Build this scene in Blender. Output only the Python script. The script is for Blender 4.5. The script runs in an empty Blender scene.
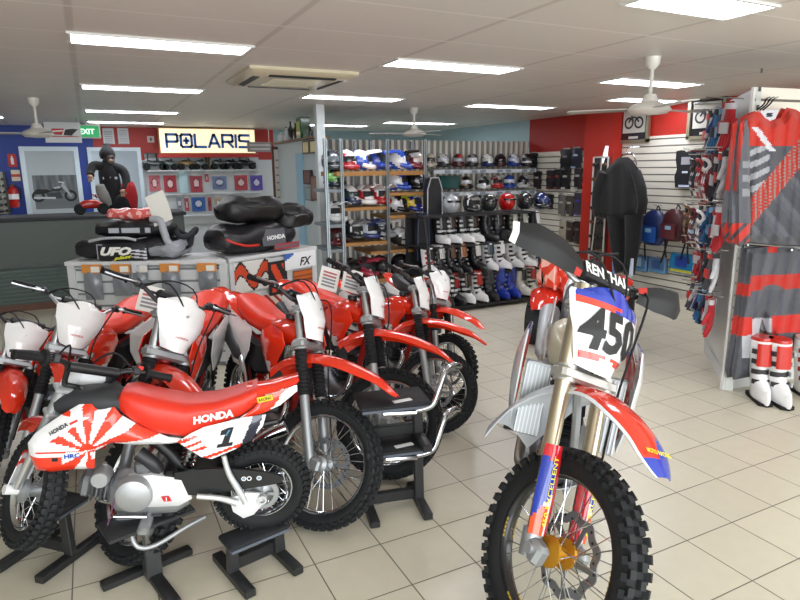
import bpy, math, random
from mathutils import Matrix, Vector, Euler
V = Vector
PI = math.pi
rnd = random.Random(7)
SC = bpy.context.scene
COL = SC.collection

# ------------------------------------------------------------------ camera frame (solved from the floor tiles, metres)
FPX, YAW, PITCH, ROLL, HCAM = 609.48, .4635, -.2117, -.0118, 1.604
_f = V((math.sin(YAW)*math.cos(PITCH), math.cos(YAW)*math.cos(PITCH), math.sin(PITCH)))
_r = V((math.cos(YAW), -math.sin(YAW), 0)); _u = _r.cross(_f)
_c, _s = math.cos(ROLL), math.sin(ROLL)
CR, CU, CF = _c*_r+_s*_u, -_s*_r+_c*_u, _f
CAMLOC = V((0, 0, HCAM))
def ray(u, v): return CF + CR*((u-400)/FPX) - CU*((v-300)/FPX)
def atz(u, v, z=0): d = ray(u, v); return CAMLOC + d*((z-HCAM)/d.z)
def aty(u, v, y): d = ray(u, v); return CAMLOC + d*(y/d.y)
def atx(u, v, x): d = ray(u, v); return CAMLOC + d*(x/d.x)
def atplane(u, v, p, n): d = ray(u, v); return CAMLOC + d*((p-CAMLOC).dot(n)/d.dot(n))

def srgb(h):
    if isinstance(h, str):
        h = h.lstrip('#'); c = [int(h[i:i+2], 16)/255 for i in (0, 2, 4)]
    else: c = list(h)
    return tuple(x/12.92 if x <= .04045 else ((x+.055)/1.055)**2.4 for x in c)
P = {k: srgb(v) for k, v in dict(
    red='d8200f', orange='e8361a', dred='b01a14', white='ececec', offwhite='dcdad0', black='141416', dk='232327', grey='77797c',
    lgrey='b4b7ba', steel='c4c8cc', rubber='1b1d1f', blue='1f3fa8', navy='1a2450', yellow='f2d21a', gold='c8921e', cream='d8cdb4',
    champagne='b9ad94', brown='6e4a2c', wood='b07f45', green='2f6b3a', pink='c04a7a', silver='a9adb0', tan='8a5a34', lime='9fd84a',
    cyan='3aa0c8', purple='4a3080', charcoal='3a3b40', orangeP='d8742a', bone='cfc8b8', iceblue='cfdde6', maroon='5a1a1c').items()}

# ------------------------------------------------------------------ procedural materials (colour comes from a per-face attribute)
MATS = {}
def mk(name, rough=.5, metal=0, spec=.5, bump=0, bscale=200, coat=0, var=.0, vscale=30, emit=0, transm=0, sheen=0):
    m = bpy.data.materials.new(name); m.use_nodes = True
    nt = m.node_tree; b = nt.nodes['Principled BSDF']
    at = nt.nodes.new('ShaderNodeAttribute'); at.attribute_name = 'Col'
    out = at.outputs['Color']
    if var:
        n = nt.nodes.new('ShaderNodeTexNoise'); n.inputs['Scale'].default_value = vscale
        tc = nt.nodes.new('ShaderNodeTexCoord'); nt.links.new(tc.outputs['Object'], n.inputs['Vector'])
        mr = nt.nodes.new('ShaderNodeMapRange'); mr.inputs['To Min'].default_value = 1-var; mr.inputs['To Max'].default_value = 1+var
        nt.links.new(n.outputs['Fac'], mr.inputs['Value'])
        mx = nt.nodes.new('ShaderNodeVectorMath'); mx.operation = 'SCALE'
        nt.links.new(out, mx.inputs[0]); nt.links.new(mr.outputs['Result'], mx.inputs['Scale']); out = mx.outputs['Vector']
    nt.links.new(out, b.inputs['Base Color'])
    b.inputs['Roughness'].default_value = rough; b.inputs['Metallic'].default_value = metal
    b.inputs['Specular IOR Level'].default_value = spec; b.inputs['Coat Weight'].default_value = coat; b.inputs['Coat Roughness'].default_value = .08
    if transm: b.inputs['Transmission Weight'].default_value = transm
    if sheen: b.inputs['Sheen Weight'].default_value = sheen
    if bump:
        n2 = nt.nodes.new('ShaderNodeTexNoise'); n2.inputs['Scale'].default_value = bscale
        tc2 = nt.nodes.new('ShaderNodeTexCoord'); nt.links.new(tc2.outputs['Object'], n2.inputs['Vector'])
        bp = nt.nodes.new('ShaderNodeBump'); bp.inputs['Strength'].default_value = bump; bp.inputs['Distance'].default_value = .002
        nt.links.new(n2.outputs['Fac'], bp.inputs['Height']); nt.links.new(bp.outputs['Normal'], b.inputs['Normal'])
    if emit:
        nt.links.new(out, b.inputs['Emission Color']); b.inputs['Emission Strength'].default_value = emit
    MATS[name] = m
    return m
mk('plastic', .28, coat=.25)
mk('matte', .6, var=.04)
mk('cloth', .85, bump=.25, bscale=300, var=.12, vscale=25, sheen=.15)
mk('rubber', .7, spec=.35, bump=.15, bscale=150, var=.1)
mk('metal', .3, metal=.9)
mk('rough_metal', .48, metal=.75, bump=.1, bscale=180, var=.06)
mk('chrome', .12, metal=1)
mk('black_metal', .42, spec=.5)
mk('paper', .55)
mk('gloss', .12, coat=.6)
mk('wood', .5, var=.15, vscale=14)
mk('paint', .5, var=.02, vscale=4)
mk('glow', .5, emit=6)
mk('glow_soft', .5, emit=1.5)
mk('vinyl', .4, bump=.15, bscale=60, var=.08)
mk('film', .18, spec=.7)
for nm in ('clear',):
    m = mk(nm, .1, transm=.75)

def link(o): COL.objects.link(o); return o

class MB:
    def __init__(s, mat='plastic', col='white'):
        s.v = []; s.f = []; s.c = []; s.m = []; s.sm = []; s.M = Matrix.Identity(4)
        s.mat = mat; s.col = col
    def add(s, vs, fs, col=None, mat=None, smooth=True, cols=None):
        n = len(s.v); M = s.M
        s.v += [tuple(M @ V(p)) for p in vs]
        col = col if col is not None else s.col
        col = P[col] if isinstance(col, str) else col
        mat = mat or s.mat
        flip = M.determinant() < 0
        for i, f in enumerate(fs):
            s.f.append(tuple(n+k for k in (reversed(f) if flip else f)))
            cc = cols[i] if cols else col
            s.c.append(P[cc] if isinstance(cc, str) else cc); s.m.append(mat); s.sm.append(smooth)
        return s
    def box(s, c, d, R=None, col=None, mat=None, bev=0):
        x, y, z = d[0]/2, d[1]/2, d[2]/2
        if bev:
            b = min(bev, x*.99, y*.99, z*.99)
            poly = [(x-b, -y), (x, -y+b), (x, y-b), (x-b, y), (-x+b, y), (-x, y-b), (-x, -y+b), (-x+b, -y)]
            xi, yi = (x-b)/x, (y-b)/y
            vs = []
            for zz, k in ((-z, 1), (-z+b, 0), (z-b, 0), (z, 1)):
                for px, py in poly:
                    vs.append((px*(xi if k else 1), py*(yi if k else 1), zz))
            fs = [tuple(range(7, -1, -1)), tuple(range(24, 32))]
            for r in range(3):
                for i in range(8):
                    j = (i+1) % 8; fs.append((r*8+i, r*8+j, r*8+8+j, r*8+8+i))
        else:
            vs = [(-x, -y, -z), (x, -y, -z), (x, y, -z), (-x, y, -z), (-x, -y, z), (x, -y, z), (x, y, z), (-x, y, z)]
            fs = [(3, 2, 1, 0), (4, 5, 6, 7), (0, 1, 5, 4), (1, 2, 6, 5), (2, 3, 7, 6), (3, 0, 4, 7)]
        T = Matrix.Translation(V(c))
        if R is not None: T = T @ (R.to_4x4() if hasattr(R, 'to_4x4') else Euler(R).to_matrix().to_4x4())
        return s.add([T @ V(p) for p in vs], fs, col, mat, False)
    def beam(s, a, b, w, h, up=(0, 0, 1), col=None, mat=None, bev=0):
        a, b = V(a), V(b); z = (b-a); L = z.length; z.normalize(); up = V(up)
        if abs(z.dot(up)) > .98: up = V((1, 0, 0))
        x = up.cross(z).normalized(); y = z.cross(x)
        R = Matrix((x, y, z)).transposed()
        return s.box((a+b)/2, (w, h, L), R, col, mat, bev)
    def tube(s, pts, r, n=10, col=None, mat=None, cap=True, sub=0, closed=False):
        pts = [V(p) for p in pts]
        if sub: pts, r = smooth_path(pts, sub, r)
        rr = r if isinstance(r, (list, tuple)) else [r]*len(pts)
        N = len(pts)
        rings = []; x = None
        for i, p in enumerate(pts):
            t = (pts[(i+1) % N]-pts[i-1]) if closed else (pts[min(i+1, N-1)]-pts[max(i-1, 0)])
            t.normalize()
            if x is None:
                x = t.orthogonal().normalized()
            else:
                x = (x - t*x.dot(t)).normalized()
            y = t.cross(x)
            rings.append([p+(x*math.cos(2*PI*k/n)+y*math.sin(2*PI*k/n))*rr[i] for k in range(n)])
        return s.loft(rings, col, mat, cap=cap and not closed, loop=closed)
    def loft(s, rings, col=None, mat=None, cap=True, loop=False, closed=True, colfn=None, smooth=True):
        n = len(rings[0]); vs = [p for r in rings for p in r]; fs = []; cols = []
        R = len(rings)
        for i in range(R if loop else R-1):
            for k in range(n if closed else n-1):
                a, b = i*n+k, i*n+(k+1) % n
                i2 = (i+1) % R
                fs.append((a, b, i2*n+(k+1) % n, i2*n+k))
                if colfn: cols.append(colfn(i/(R-1), k/n))
        if cap and closed and not loop:
            fs.append(tuple(range(n-1, -1, -1))); fs.append(tuple((R-1)*n+k for k in range(n)))
            if colfn: cols += [colfn(0, 0), colfn(1, 0)]
        return s.add(vs, fs, col, mat, smooth, cols if colfn else None)
    def lathe(s, prof, c=(0, 0, 0), ax=(0, 0, 1), n=24, col=None, mat=None, colfn=None, cap=False):
        ax = V(ax).normalized(); x = ax.orthogonal().normalized(); y = ax.cross(x); c = V(c)
        rings = [[c+ax*h+(x*math.cos(2*PI*k/n)+y*math.sin(2*PI*k/n))*max(r, 1e-4) for k in range(n)] for r, h in prof]
        return s.loft(rings, col, mat, cap=cap, colfn=colfn)
    def disc(s, c, r, ax, t=.01, n=24, col=None, mat=None):
        return s.lathe([(0, -t/2), (r, -t/2), (r, t/2), (0, t/2)], c, ax, n, col, mat)
    def ell(s, c, r, n=16, m=10, R=None, col=None, mat=None, colfn=None, lo=-PI/2, hi=PI/2):
        c = V(c); rr = r if isinstance(r, (tuple, list)) else (r, r, r); rings = []
        for i in range(m+1):
            a = lo+(hi-lo)*i/m
            ring = []
            for k in range(n):
                b = 2*PI*k/n
                p = V((rr[0]*math.cos(a)*math.cos(b), rr[1]*math.cos(a)*math.sin(b), rr[2]*math.sin(a)))
                if R is not None: p = R @ p
                ring.append(c+p)
            rings.append(ring)
        return s.loft(rings, col, mat, cap=True, colfn=colfn)
    def prism(s, poly, a, b, ax='y', col=None, mat=None, smooth=False):
        """closed 2D outline extruded from a to b along an axis: 'y' -> outline in xz, 'x' -> yz, 'z' -> xy"""
        def pt(p, t): return {'y': (p[0], t, p[1]), 'x': (t, p[0], p[1]), 'z': (p[0], p[1], t)}[ax]
        n = len(poly)
        area = sum(poly[i][0]*poly[(i+1) % n][1]-poly[(i+1) % n][0]*poly[i][1] for i in range(n))
        if area < 0: poly = poly[::-1]
        vs = [pt(p, a) for p in poly]+[pt(p, b) for p in poly]
        fs = [(i, (i+1) % n, n+(i+1) % n, n+i) for i in range(n)] + [tuple(range(n-1, -1, -1)), tuple(range(n, 2*n))]
        if (ax == 'y') != (b < a): fs = [tuple(reversed(f)) for f in fs]
        return s.add(vs, fs, col, mat, smooth)
    def grid(s, fn, nu, nv, col=None, mat=None, colfn=None, thick=0, skip=None, smooth=True):
        vs = [V(fn(i/nu, j/nv)) for j in range(nv+1) for i in range(nu+1)]
        fs = []; cols = []
        for j in range(nv):
            for i in range(nu):
                u, v = (i+.5)/nu, (j+.5)/nv
                if skip and skip(u, v): continue
                a = j*(nu+1)+i
                fs.append((a, a+1, a+nu+2, a+nu+1))
                if colfn: cols.append(colfn(u, v))
        if thick:
            nrm = [V((0, 0, 0)) for _ in vs]
            for f in fs:
                k = (vs[f[1]]-vs[f[0]]).cross(vs[f[3]]-vs[f[0]])
                for i in f: nrm[i] += k
            back = [p-(k.normalized() if k.length else k)*thick for p, k in zip(vs, nrm)]
            N = len(vs); F = list(fs)
            ed = {}
            for f in F:
                for a, b in zip(f, f[1:]+f[:1]): ed[(a, b)] = f
            rim = []; rimc = []
            for qi, f in enumerate(F):
                for a, b in zip(f, f[1:]+f[:1]):
                    if (b, a) not in ed:
                        rim.append((b, a, a+N, b+N)); rimc.append(cols[qi] if colfn else None)
            fs = F+[tuple(N+k for k in reversed(f)) for f in F]+rim
            if colfn: cols = cols+cols+rimc
            vs = vs+back
        return s.add(vs, fs, col, mat, smooth, cols if colfn else None)
    def text(s, txt, o, x, y, h, col='black', mat='paper', bold=.0, shear=0, align='CENTER', width=None, warp=None):
        """flat lettering: o = centre point, x / y = direction vectors, h = capital height, width = wanted width"""
        vs, fs, w = glyphs(txt, bold, shear, align)
        k = h; kx = k if width is None else width/max(w, 1e-6)
        o, x, y = V(o), V(x).normalized(), V(y).normalized()
        nx = x.cross(y)
        pts = []
        for a, b in vs:
            p = o+x*(a*kx)+y*(b*k)
            if warp: p = warp(a*kx, b*k)
            pts.append(p)
        return s.add(pts, fs, col, mat, False)
    def build(s, name, parent=None):
        me = bpy.data.meshes.new(name)
        me.from_pydata(s.v, [], s.f)
        keys = []
        for k in s.m:
            if k not in keys: keys.append(k)
        for k in keys: me.materials.append(MATS[k])
        idx = {k: i for i, k in enumerate(keys)}
        me.polygons.foreach_set('material_index', [idx[k] for k in s.m])
        me.polygons.foreach_set('use_smooth', s.sm)
        at = me.attributes.new('Col', 'FLOAT_COLOR', 'CORNER')
        buf = []
        for f, c in zip(s.f, s.c): buf += [c[0], c[1], c[2], 1.0]*len(f)
        at.data.foreach_set('color', buf)
        me.update()
        try: me.set_sharp_from_angle(angle=math.radians(38))
        except Exception: pass
        o = bpy.data.objects.new(name, me); link(o)
        if parent is not None: o.parent = parent
        return o

_G = {}
def glyphs(txt, bold=0, shear=0, align='CENTER'):
    key = (txt, bold, shear, align)
    if key in _G: return _G[key]
    cu = bpy.data.curves.new('t', 'FONT'); cu.body = txt; cu.size = 1; cu.offset = bold; cu.shear = shear
    cu.resolution_u = 2; cu.fill_mode = 'FRONT' if hasattr(cu, 'fill_mode') else cu.fill_mode
    ob = bpy.data.objects.new('t', cu)
    me = bpy.data.meshes.new_from_object(ob)
    vs = [(v.co.x, v.co.y) for v in me.vertices]; fs = [tuple(p.vertices) for p in me.polygons]
    nz = [p.normal.z for p in me.polygons]
    fs = [f if z > 0 else tuple(reversed(f)) for f, z in zip(fs, nz)]
    bpy.data.objects.remove(ob); bpy.data.curves.remove(cu); bpy.data.meshes.remove(me)
    if vs:
        x0, x1 = min(a for a, b in vs), max(a for a, b in vs); cap = .72
        vs = [((a-(x0+x1)/2)/cap, (b-.355)/cap) for a, b in vs]; w = (x1-x0)/cap
    else: w = 1
    _G[key] = (vs, fs, w); return _G[key]

def smooth_path(pts, sub, r):
    rr = r if isinstance(r, (list, tuple)) else [r]*len(pts)
    out = []; ro = []; n = len(pts)
    for i in range(n-1):
        p0, p1, p2, p3 = pts[max(i-1, 0)], pts[i], pts[i+1], pts[min(i+2, n-1)]
        for k in range(sub):
            t = k/sub
            out.append(.5*((2*p1)+(p2-p0)*t+(2*p0-5*p1+4*p2-p3)*t*t+(3*p1-p0-3*p2+p3)*t**3)); ro.append(rr[i]+(rr[i+1]-rr[i])*t)
    out.append(pts[-1]); ro.append(rr[-1])
    return out, ro
def curve2(pts, sub=4):
    return [(p.x, p.y) for p in smooth_path([V((a, b, 0)) for a, b in pts], sub, 1)[0]]
def lerp(tab, x):
    if x <= tab[0][0]: return tab[0][1]
    for (a, p), (b, q) in zip(tab, tab[1:]):
        if x <= b: return p+(q-p)*(x-a)/(b-a)
    return tab[-1][1]

def tag(o, label, cat, group=None, kind=None):
    if label: o['label'] = label
    if cat: o['category'] = cat
    if group: o['group'] = group
    if kind: o['kind'] = kind
    return o
def thing(name, label, cat, loc=(0, 0, 0), rotz=0, group=None):
    o = bpy.data.objects.new(name, None); link(o); o.empty_display_size = .05
    o.location = loc; o.rotation_euler = (0, 0, rotz)
    return tag(o, label, cat, group)
def single(mb, name, label, cat, loc=(0, 0, 0), rotz=0, group=None):
    o = mb.build(name); o.location = loc; o.rotation_euler = (0, 0, rotz); return tag(o, label, cat, group)
def struct(mb, name, parent=None):
    o = mb.build(name, parent)
    if parent is None: o['kind'] = 'structure'
    return o
def dup(root, loc=None, rotz=None, label=None, group=None, scale=None):
    r = root.copy(); COL.objects.link(r)
    if loc is not None: r.location = loc
    if rotz is not None: r.rotation_euler = (0, 0, rotz)
    if scale is not None: r.scale = (scale,)*3 if not isinstance(scale, tuple) else scale
    if label: r['label'] = label
    if group: r['group'] = group
    for ch in list(root.children):
        c = ch.copy(); COL.objects.link(c); c.parent = r
        for g in list(ch.children):
            d = g.copy(); COL.objects.link(d); d.parent = c
    return r
def rotM(axis_p, axis_d, ang):
    return Matrix.Translation(V(axis_p)) @ Matrix.Rotation(ang, 4, V(axis_d)) @ Matrix.Translation(-V(axis_p))
ORD = ['first', 'second', 'third', 'fourth', 'fifth', 'sixth', 'seventh', 'eighth', 'ninth', 'tenth', 'eleventh', 'twelfth', 'thirteenth', 'fourteenth', 'fifteenth', 'sixteenth']
# ================================================================== SETTING
ZC, XR, YP, YB, XL, YF = 2.354, 6.5, 8.22, 11.7, -5.0, -1.6
# floor
def node_floor():
    m = bpy.data.materials.new('floor_tiles'); m.use_nodes = True; nt = m.node_tree; b = nt.nodes['Principled BSDF']; L = nt.links.new
    geo = nt.nodes.new('ShaderNodeNewGeometry'); sep = nt.nodes.new('ShaderNodeSeparateXYZ'); L(geo.outputs['Position'], sep.inputs[0])
    def math_(op, a, bb=None):
        n = nt.nodes.new('ShaderNodeMath'); n.operation = op
        for i, q in enumerate((a, bb)):
            if q is None: continue
            if isinstance(q, (int, float)): n.inputs[i].default_value = q
            else: L(q, n.inputs[i])
        return n.outputs[0]
    es = []; ids = []
    for k, off in (('X', 7.2576*.3), ('Y', 6.2542*.3)):
        q = math_('DIVIDE', math_('SUBTRACT', sep.outputs[k], off), .3)
        fr = math_('FRACT', q); ids.append(math_('FLOOR', q))
        es.append(math_('SUBTRACT', .5, math_('ABSOLUTE', math_('SUBTRACT', fr, .5))))
    e = math_('MINIMUM', es[0], es[1])
    mr = nt.nodes.new('ShaderNodeMapRange'); mr.inputs['From Min'].default_value = .006; mr.inputs['From Max'].default_value = .012; L(e, mr.inputs['Value'])
    cmb = nt.nodes.new('ShaderNodeCombineXYZ'); L(ids[0], cmb.inputs[0]); L(ids[1], cmb.inputs[1])
    wn = nt.nodes.new('ShaderNodeTexWhiteNoise'); L(cmb.outputs[0], wn.inputs['Vector'])
    no = nt.nodes.new('ShaderNodeTexNoise'); no.inputs['Scale'].default_value = 14; no.inputs['Detail'].default_value = 6; L(geo.outputs['Position'], no.inputs['Vector'])
    v = math_('ADD', math_('MULTIPLY', wn.outputs['Value'], .05), math_('MULTIPLY', no.outputs['Fac'], .10))
    v = math_('ADD', v, .93)
    sc = nt.nodes.new('ShaderNodeVectorMath'); sc.operation = 'SCALE'; sc.inputs[0].default_value = srgb('cdc7b4'); L(v, sc.inputs['Scale'])
    mix = nt.nodes.new('ShaderNodeMix'); mix.data_type = 'RGBA'; mix.inputs['A'].default_value = (*srgb('6d675a'), 1); L(sc.outputs[0], mix.inputs['B']); L(mr.outputs[0], mix.inputs['Factor'])
    L(mix.outputs['Result'], b.inputs['Base Color'])
    ro = nt.nodes.new('ShaderNodeMapRange'); ro.inputs['To Min'].default_value = .7; ro.inputs['To Max'].default_value = .27; L(mr.outputs[0], ro.inputs['Value']); L(ro.outputs[0], b.inputs['Roughness'])
    bp = nt.nodes.new('ShaderNodeBump'); bp.inputs['Strength'].default_value = .3; bp.inputs['Distance'].default_value = .003; L(mr.outputs[0], bp.inputs['Height']); L(bp.outputs[0], b.inputs['Normal'])
    MATS['floor_tiles'] = m
def node_ceiling():
    m = bpy.data.materials.new('ceiling_sheets'); m.use_nodes = True; nt = m.node_tree; b = nt.nodes['Principled BSDF']; L = nt.links.new
    geo = nt.nodes.new('ShaderNodeNewGeometry'); sep = nt.nodes.new('ShaderNodeSeparateXYZ'); L(geo.outputs['Position'], sep.inputs[0])
    def math_(op, a, bb=None):
        n = nt.nodes.new('ShaderNodeMath'); n.operation = op
        for i, q in enumerate((a, bb)):
            if q is None: continue
            if isinstance(q, (int, float)): n.inputs[i].default_value = q
            else: L(q, n.inputs[i])
        return n.outputs[0]
    es = []
    for k, off, st in (('X', 0.0, 1.01), ('Y', 3.38, .61)):
        q = math_('DIVIDE', math_('SUBTRACT', sep.outputs[k], off), st)
        fr = math_('FRACT', q)
        es.append(math_('MULTIPLY', math_('SUBTRACT', .5, math_('ABSOLUTE', math_('SUBTRACT', fr, .5))), st))
    ry = nt.nodes.new('ShaderNodeMapRange'); ry.inputs['From Min'].default_value = .006; ry.inputs['From Max'].default_value = .012; L(es[1], ry.inputs['Value'])
    rx = nt.nodes.new('ShaderNodeMapRange'); rx.inputs['From Min'].default_value = .012; rx.inputs['From Max'].default_value = .024; L(es[0], rx.inputs['Value'])
    mix = nt.nodes.new('ShaderNodeMix'); mix.data_type = 'RGBA'; mix.inputs['A'].default_value = (*srgb('c2bdb4'), 1); mix.inputs['B'].default_value = (*srgb('d9d5cd'), 1); L(rx.outputs[0], mix.inputs['Factor'])
    mix2 = nt.nodes.new('ShaderNodeMix'); mix2.data_type = 'RGBA'; mix2.inputs['A'].default_value = (*srgb('eae7e0'), 1); L(mix.outputs['Result'], mix2.inputs['B']); L(ry.outputs[0], mix2.inputs['Factor'])
    L(mix2.outputs['Result'], b.inputs['Base Color']); b.inputs['Roughness'].default_value = .42
    MATS['ceiling_sheets'] = m
node_floor(); node_ceiling()
def node_slat(name, base, groove, step, z0=0.0):
    """white slatwall: dark grooves at even heights"""
    m = bpy.data.materials.new(name); m.use_nodes = True; nt = m.node_tree; b = nt.nodes['Principled BSDF']; L = nt.links.new
    geo = nt.nodes.new('ShaderNodeNewGeometry'); sep = nt.nodes.new('ShaderNodeSeparateXYZ'); L(geo.outputs['Position'], sep.inputs[0])
    def math_(op, a, bb=None):
        n = nt.nodes.new('ShaderNodeMath'); n.operation = op
        for i, q in enumerate((a, bb)):
            if q is None: continue
            if isinstance(q, (int, float)): n.inputs[i].default_value = q
            else: L(q, n.inputs[i])
        return n.outputs[0]
    fr = math_('FRACT', math_('DIVIDE', math_('SUBTRACT', sep.outputs['Z'], z0), step))
    e = math_('SUBTRACT', .5, math_('ABSOLUTE', math_('SUBTRACT', fr, .5)))
    mr = nt.nodes.new('ShaderNodeMapRange'); mr.inputs['From Min'].default_value = .07; mr.inputs['From Max'].default_value = .10; L(e, mr.inputs['Value'])
    mix = nt.nodes.new('ShaderNodeMix'); mix.data_type = 'RGBA'; mix.inputs['A'].default_value = (*srgb(groove), 1); mix.inputs['B'].default_value = (*srgb(base), 1); L(mr.outputs[0], mix.inputs['Factor'])
    L(mix.outputs['Result'], b.inputs['Base Color']); b.inputs['Roughness'].default_value = .35
    bp = nt.nodes.new('ShaderNodeBump'); bp.inputs['Strength'].default_value = .8; bp.inputs['Distance'].default_value = .01; L(mr.outputs[0], bp.inputs['Height']); L(bp.outputs[0], b.inputs['Normal'])
    MATS[name] = m
node_slat('slats_white', 'e9e4d6', '6a665e', .088)
node_slat('slats_cabinet', 'd5d8d8', '80858a', .10, .03)

b = MB('floor_tiles'); b.box(((XL+XR)/2, (YF+YB)/2, -.05), (XR-XL+.6, YB-YF+.6, .1)); struct(b, 'floor')
b = MB('ceiling_sheets'); b.box(((XL+XR)/2, (YF+YB)/2, ZC+.05), (XR-XL+.6, YB-YF+.6, .1)); struct(b, 'ceiling')
# right wall: red above, white slatwall below, pale blue beyond the striped screen
zs = atx(640, 137, XR).z
b = MB('paint', srgb('b3261a'))
b.box((XR+.05, (YF+YP)/2, ZC/2), (.1, YP-YF, ZC))
b.box((XR+.05, (YB+YP)/2, ZC/2), (.1, YB-YP, ZC), col=srgb('a9c3c9'))
struct(b, 'wall_right')
yq = atx(605, 200, XR).y; zs2 = atx(556, 151.5, XR).z
b = MB('slats_white'); b.box((XR-.01, (YF+yq)/2, zs/2+.03), (.02, yq-YF-.02, zs-.06)); b.box((XR-.01, (yq+YP)/2, zs2/2+.03), (.02, YP-yq-.02, zs2-.06)); struct(b, 'trim_slatwall')
yc0, yc1 = atx(591, 200, XR).y, atx(620, 200, XR).y
yc0 = aty(588, 200, 1).y if False else yc0
b = MB('paint', srgb('b8281a')); 
b.box((XR-.09, (yc0+yc1)/2, ZC/2), (.18, abs(yc0-yc1), ZC-.002)); struct(b, 'trim_red_pier')
b = MB('paint', srgb('c9c6bd')); b.box((XR-.03, (YF+YP)/2, .04), (.02, YP-YF, .08)); struct(b, 'baseboard_right')
# left wall far out of view, back wall, shopfront posts behind the camera
b = MB('paint', srgb('b9bcbc')); b.box((XL-.05, (YF+YB)/2, ZC/2), (.1, YB-YF, ZC)); struct(b, 'wall_left')
xb1, xb2 = aty(93, 140, YB).x, aty(274, 150, YB).x
b = MB('paint', srgb('1b3f9c'))
b.box(((XL+xb1)/2, YB+.05, ZC/2), (xb1-XL, .1, ZC))
zw = aty(200, 160, YB).z
b.box(((xb1+xb2)/2, YB+.05, (zw+ZC)/2), (xb2-xb1, .1, ZC-zw), col=srgb('b3271c'))
b.box(((xb1+xb2)/2, YB+.05, zw/2), (xb2-xb1, .1, zw), col=srgb('c7cccd'))
b.box(((xb2+XR)/2, YB+.05, ZC/2), (XR-xb2, .1, ZC), col=srgb('9db6bd'))
struct(b, 'wall_back')
b = MB('paint', srgb('c9cbca'))
for x in (XL, -2.2, .6, 3.4, XR): b.box((x, YF, ZC/2), (.09, .09, ZC))
b.box(((XL+XR)/2, YF, .12), (XR-XL, .08, .24)); b.box(((XL+XR)/2, YF, ZC-.06), (XR-XL, .08, .12))
struct(b, 'window_1')
# striped corrugated screen behind the helmets
x0, x1 = aty(322, 150, YP).x, XR-.02
zt = aty(470, 141, YP).z
b = MB('paint', srgb('c6c3b8'))
n = int((x1-x0)/.10)
pts = []
for i in range(n):
    x = x0+(x1-x0)*i/n
    dx = (x1-x0)/n
    pts += [(x, YP+.03), (x+dx*.42, YP+.03), (x+dx*.5, YP), (x+dx*.92, YP)]
pts.append((x1, YP))
vs = [(x, y, z) for z in (0, zt) for x, y in pts]; N = len(pts)
cs = [srgb('8e8e8a') if i % 4 in (0,) else (srgb('e6e2d6') if i % 4 == 2 else srgb('bab8b0')) for i in range(N-1)]
b.add(vs, [(i, i+1, N+i+1, N+i) for i in range(N-1)], cols=cs, smooth=False)
struct(b, 'trim_corrugated_screen')

# ------------------------------------------------------------------ ceiling lights
TRO = [((70, 33), (252, 45), 'nearest of the four over the service counter'), ((82, 83), (202, 90), 'second of the four over the service counter'),
       ((86, 109), (178, 112), 'third of the four over the service counter'), ((88, 120.5), (164, 122.5), 'farthest of the four over the service counter'),
       ((400, 58), (519, 68), 'beyond the air conditioner over the aisle'), ((310, 94), (402, 98.5), 'above the helmet rack'),
       ((305, 123.5), (367, 125.5), 'beyond the striped screen, above the bottles'), ((392, 121), (453, 123.5), 'beyond the striped screen, behind the fan'),
       ((480, 103), (551, 107.5), 'over the boot display'), ((625, 77), (698, 84), 'behind the ceiling fan near the red wall'), ((660, -8), (788, 2), 'nearest one above the jersey display'),
       ((612, 99), (640, 95.5), 'short one beyond the fan near the framed prints'), ((-80, 112), (4, 117.5), 'at the far left edge over the blue wall')]
def troffer(x0, x1, y0, lab):
    t = thing('ceiling_light', 'lit recessed fluorescent ceiling light, ' + lab, 'light', ((x0+x1)/2, y0, ZC), 0, 'fluorescent ceiling lights')
    w = x1-x0; d = .27
    b = MB('paint', srgb('d8d8d4'))
    for s in (-1, 1):
        b.box((0, s*(d/2+.008), -.006), (w+.04, .018, .012)); b.box((s*(w/2+.008), 0, -.006), (.018, d, .012))
    b.build('frame', t)
    b = MB('tube_glow', srgb('f4f6ff')); b.box((0, 0, -.003), (w, d, .004)); b.build('diffuser', t)
mk('tube_glow', .5, emit=17)
for (p, q, lab) in TRO:
    a, c = atz(*p, ZC), atz(*q, ZC)
    x0, x1 = a.x, c.x
    if x1-x0 < .5: x1 = x0+.9
    troffer(x0, x1, (a.y+c.y)/2+.13, lab)
# ------------------------------------------------------------------ air conditioner cassette
c = [atz(u, v, ZC) for u, v in ((252, 66), (350, 72), (320, 85), (235, 80))]
ctr = sum(c, V((0, 0, 0)))/4
t = thing('air_conditioner', 'square beige ceiling cassette air conditioner with dark louvre slots', 'air conditioner', (ctr.x, ctr.y, ZC), 0)
w = .86
b = MB('plastic', srgb('cfc6a8'))
rings = []
for k, z in ((.5, 0), (.5, -.02), (.44, -.05), (.30, -.055)):
    rings.append([(-w*k, -w*k, z), (w*k, -w*k, z), (w*k, w*k, z), (-w*k, w*k, z)])
b.loft([[V(p) for p in r[::-1]] for r in rings], smooth=False)
b.build('cover', t)
for k in range(4):
    b = MB('black_metal', 'black'); a = k*PI/2
    b.M = Matrix.Rotation(a, 4, 'Z') @ Matrix.Translation((0, -w*.40, -.050)) @ Matrix.Rotation(math.radians(-12), 4, 'X')
    b.box((0, 0, 0), (w*.62, .05, .012)); b.build('louvre', t)
b = MB('plastic', srgb('b8b096'))
for i in range(7): b.box((0, -w*.2+i*w*.4/6, -.0575), (w*.46, .012, .006))
b.build('intake_grille', t)
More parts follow.
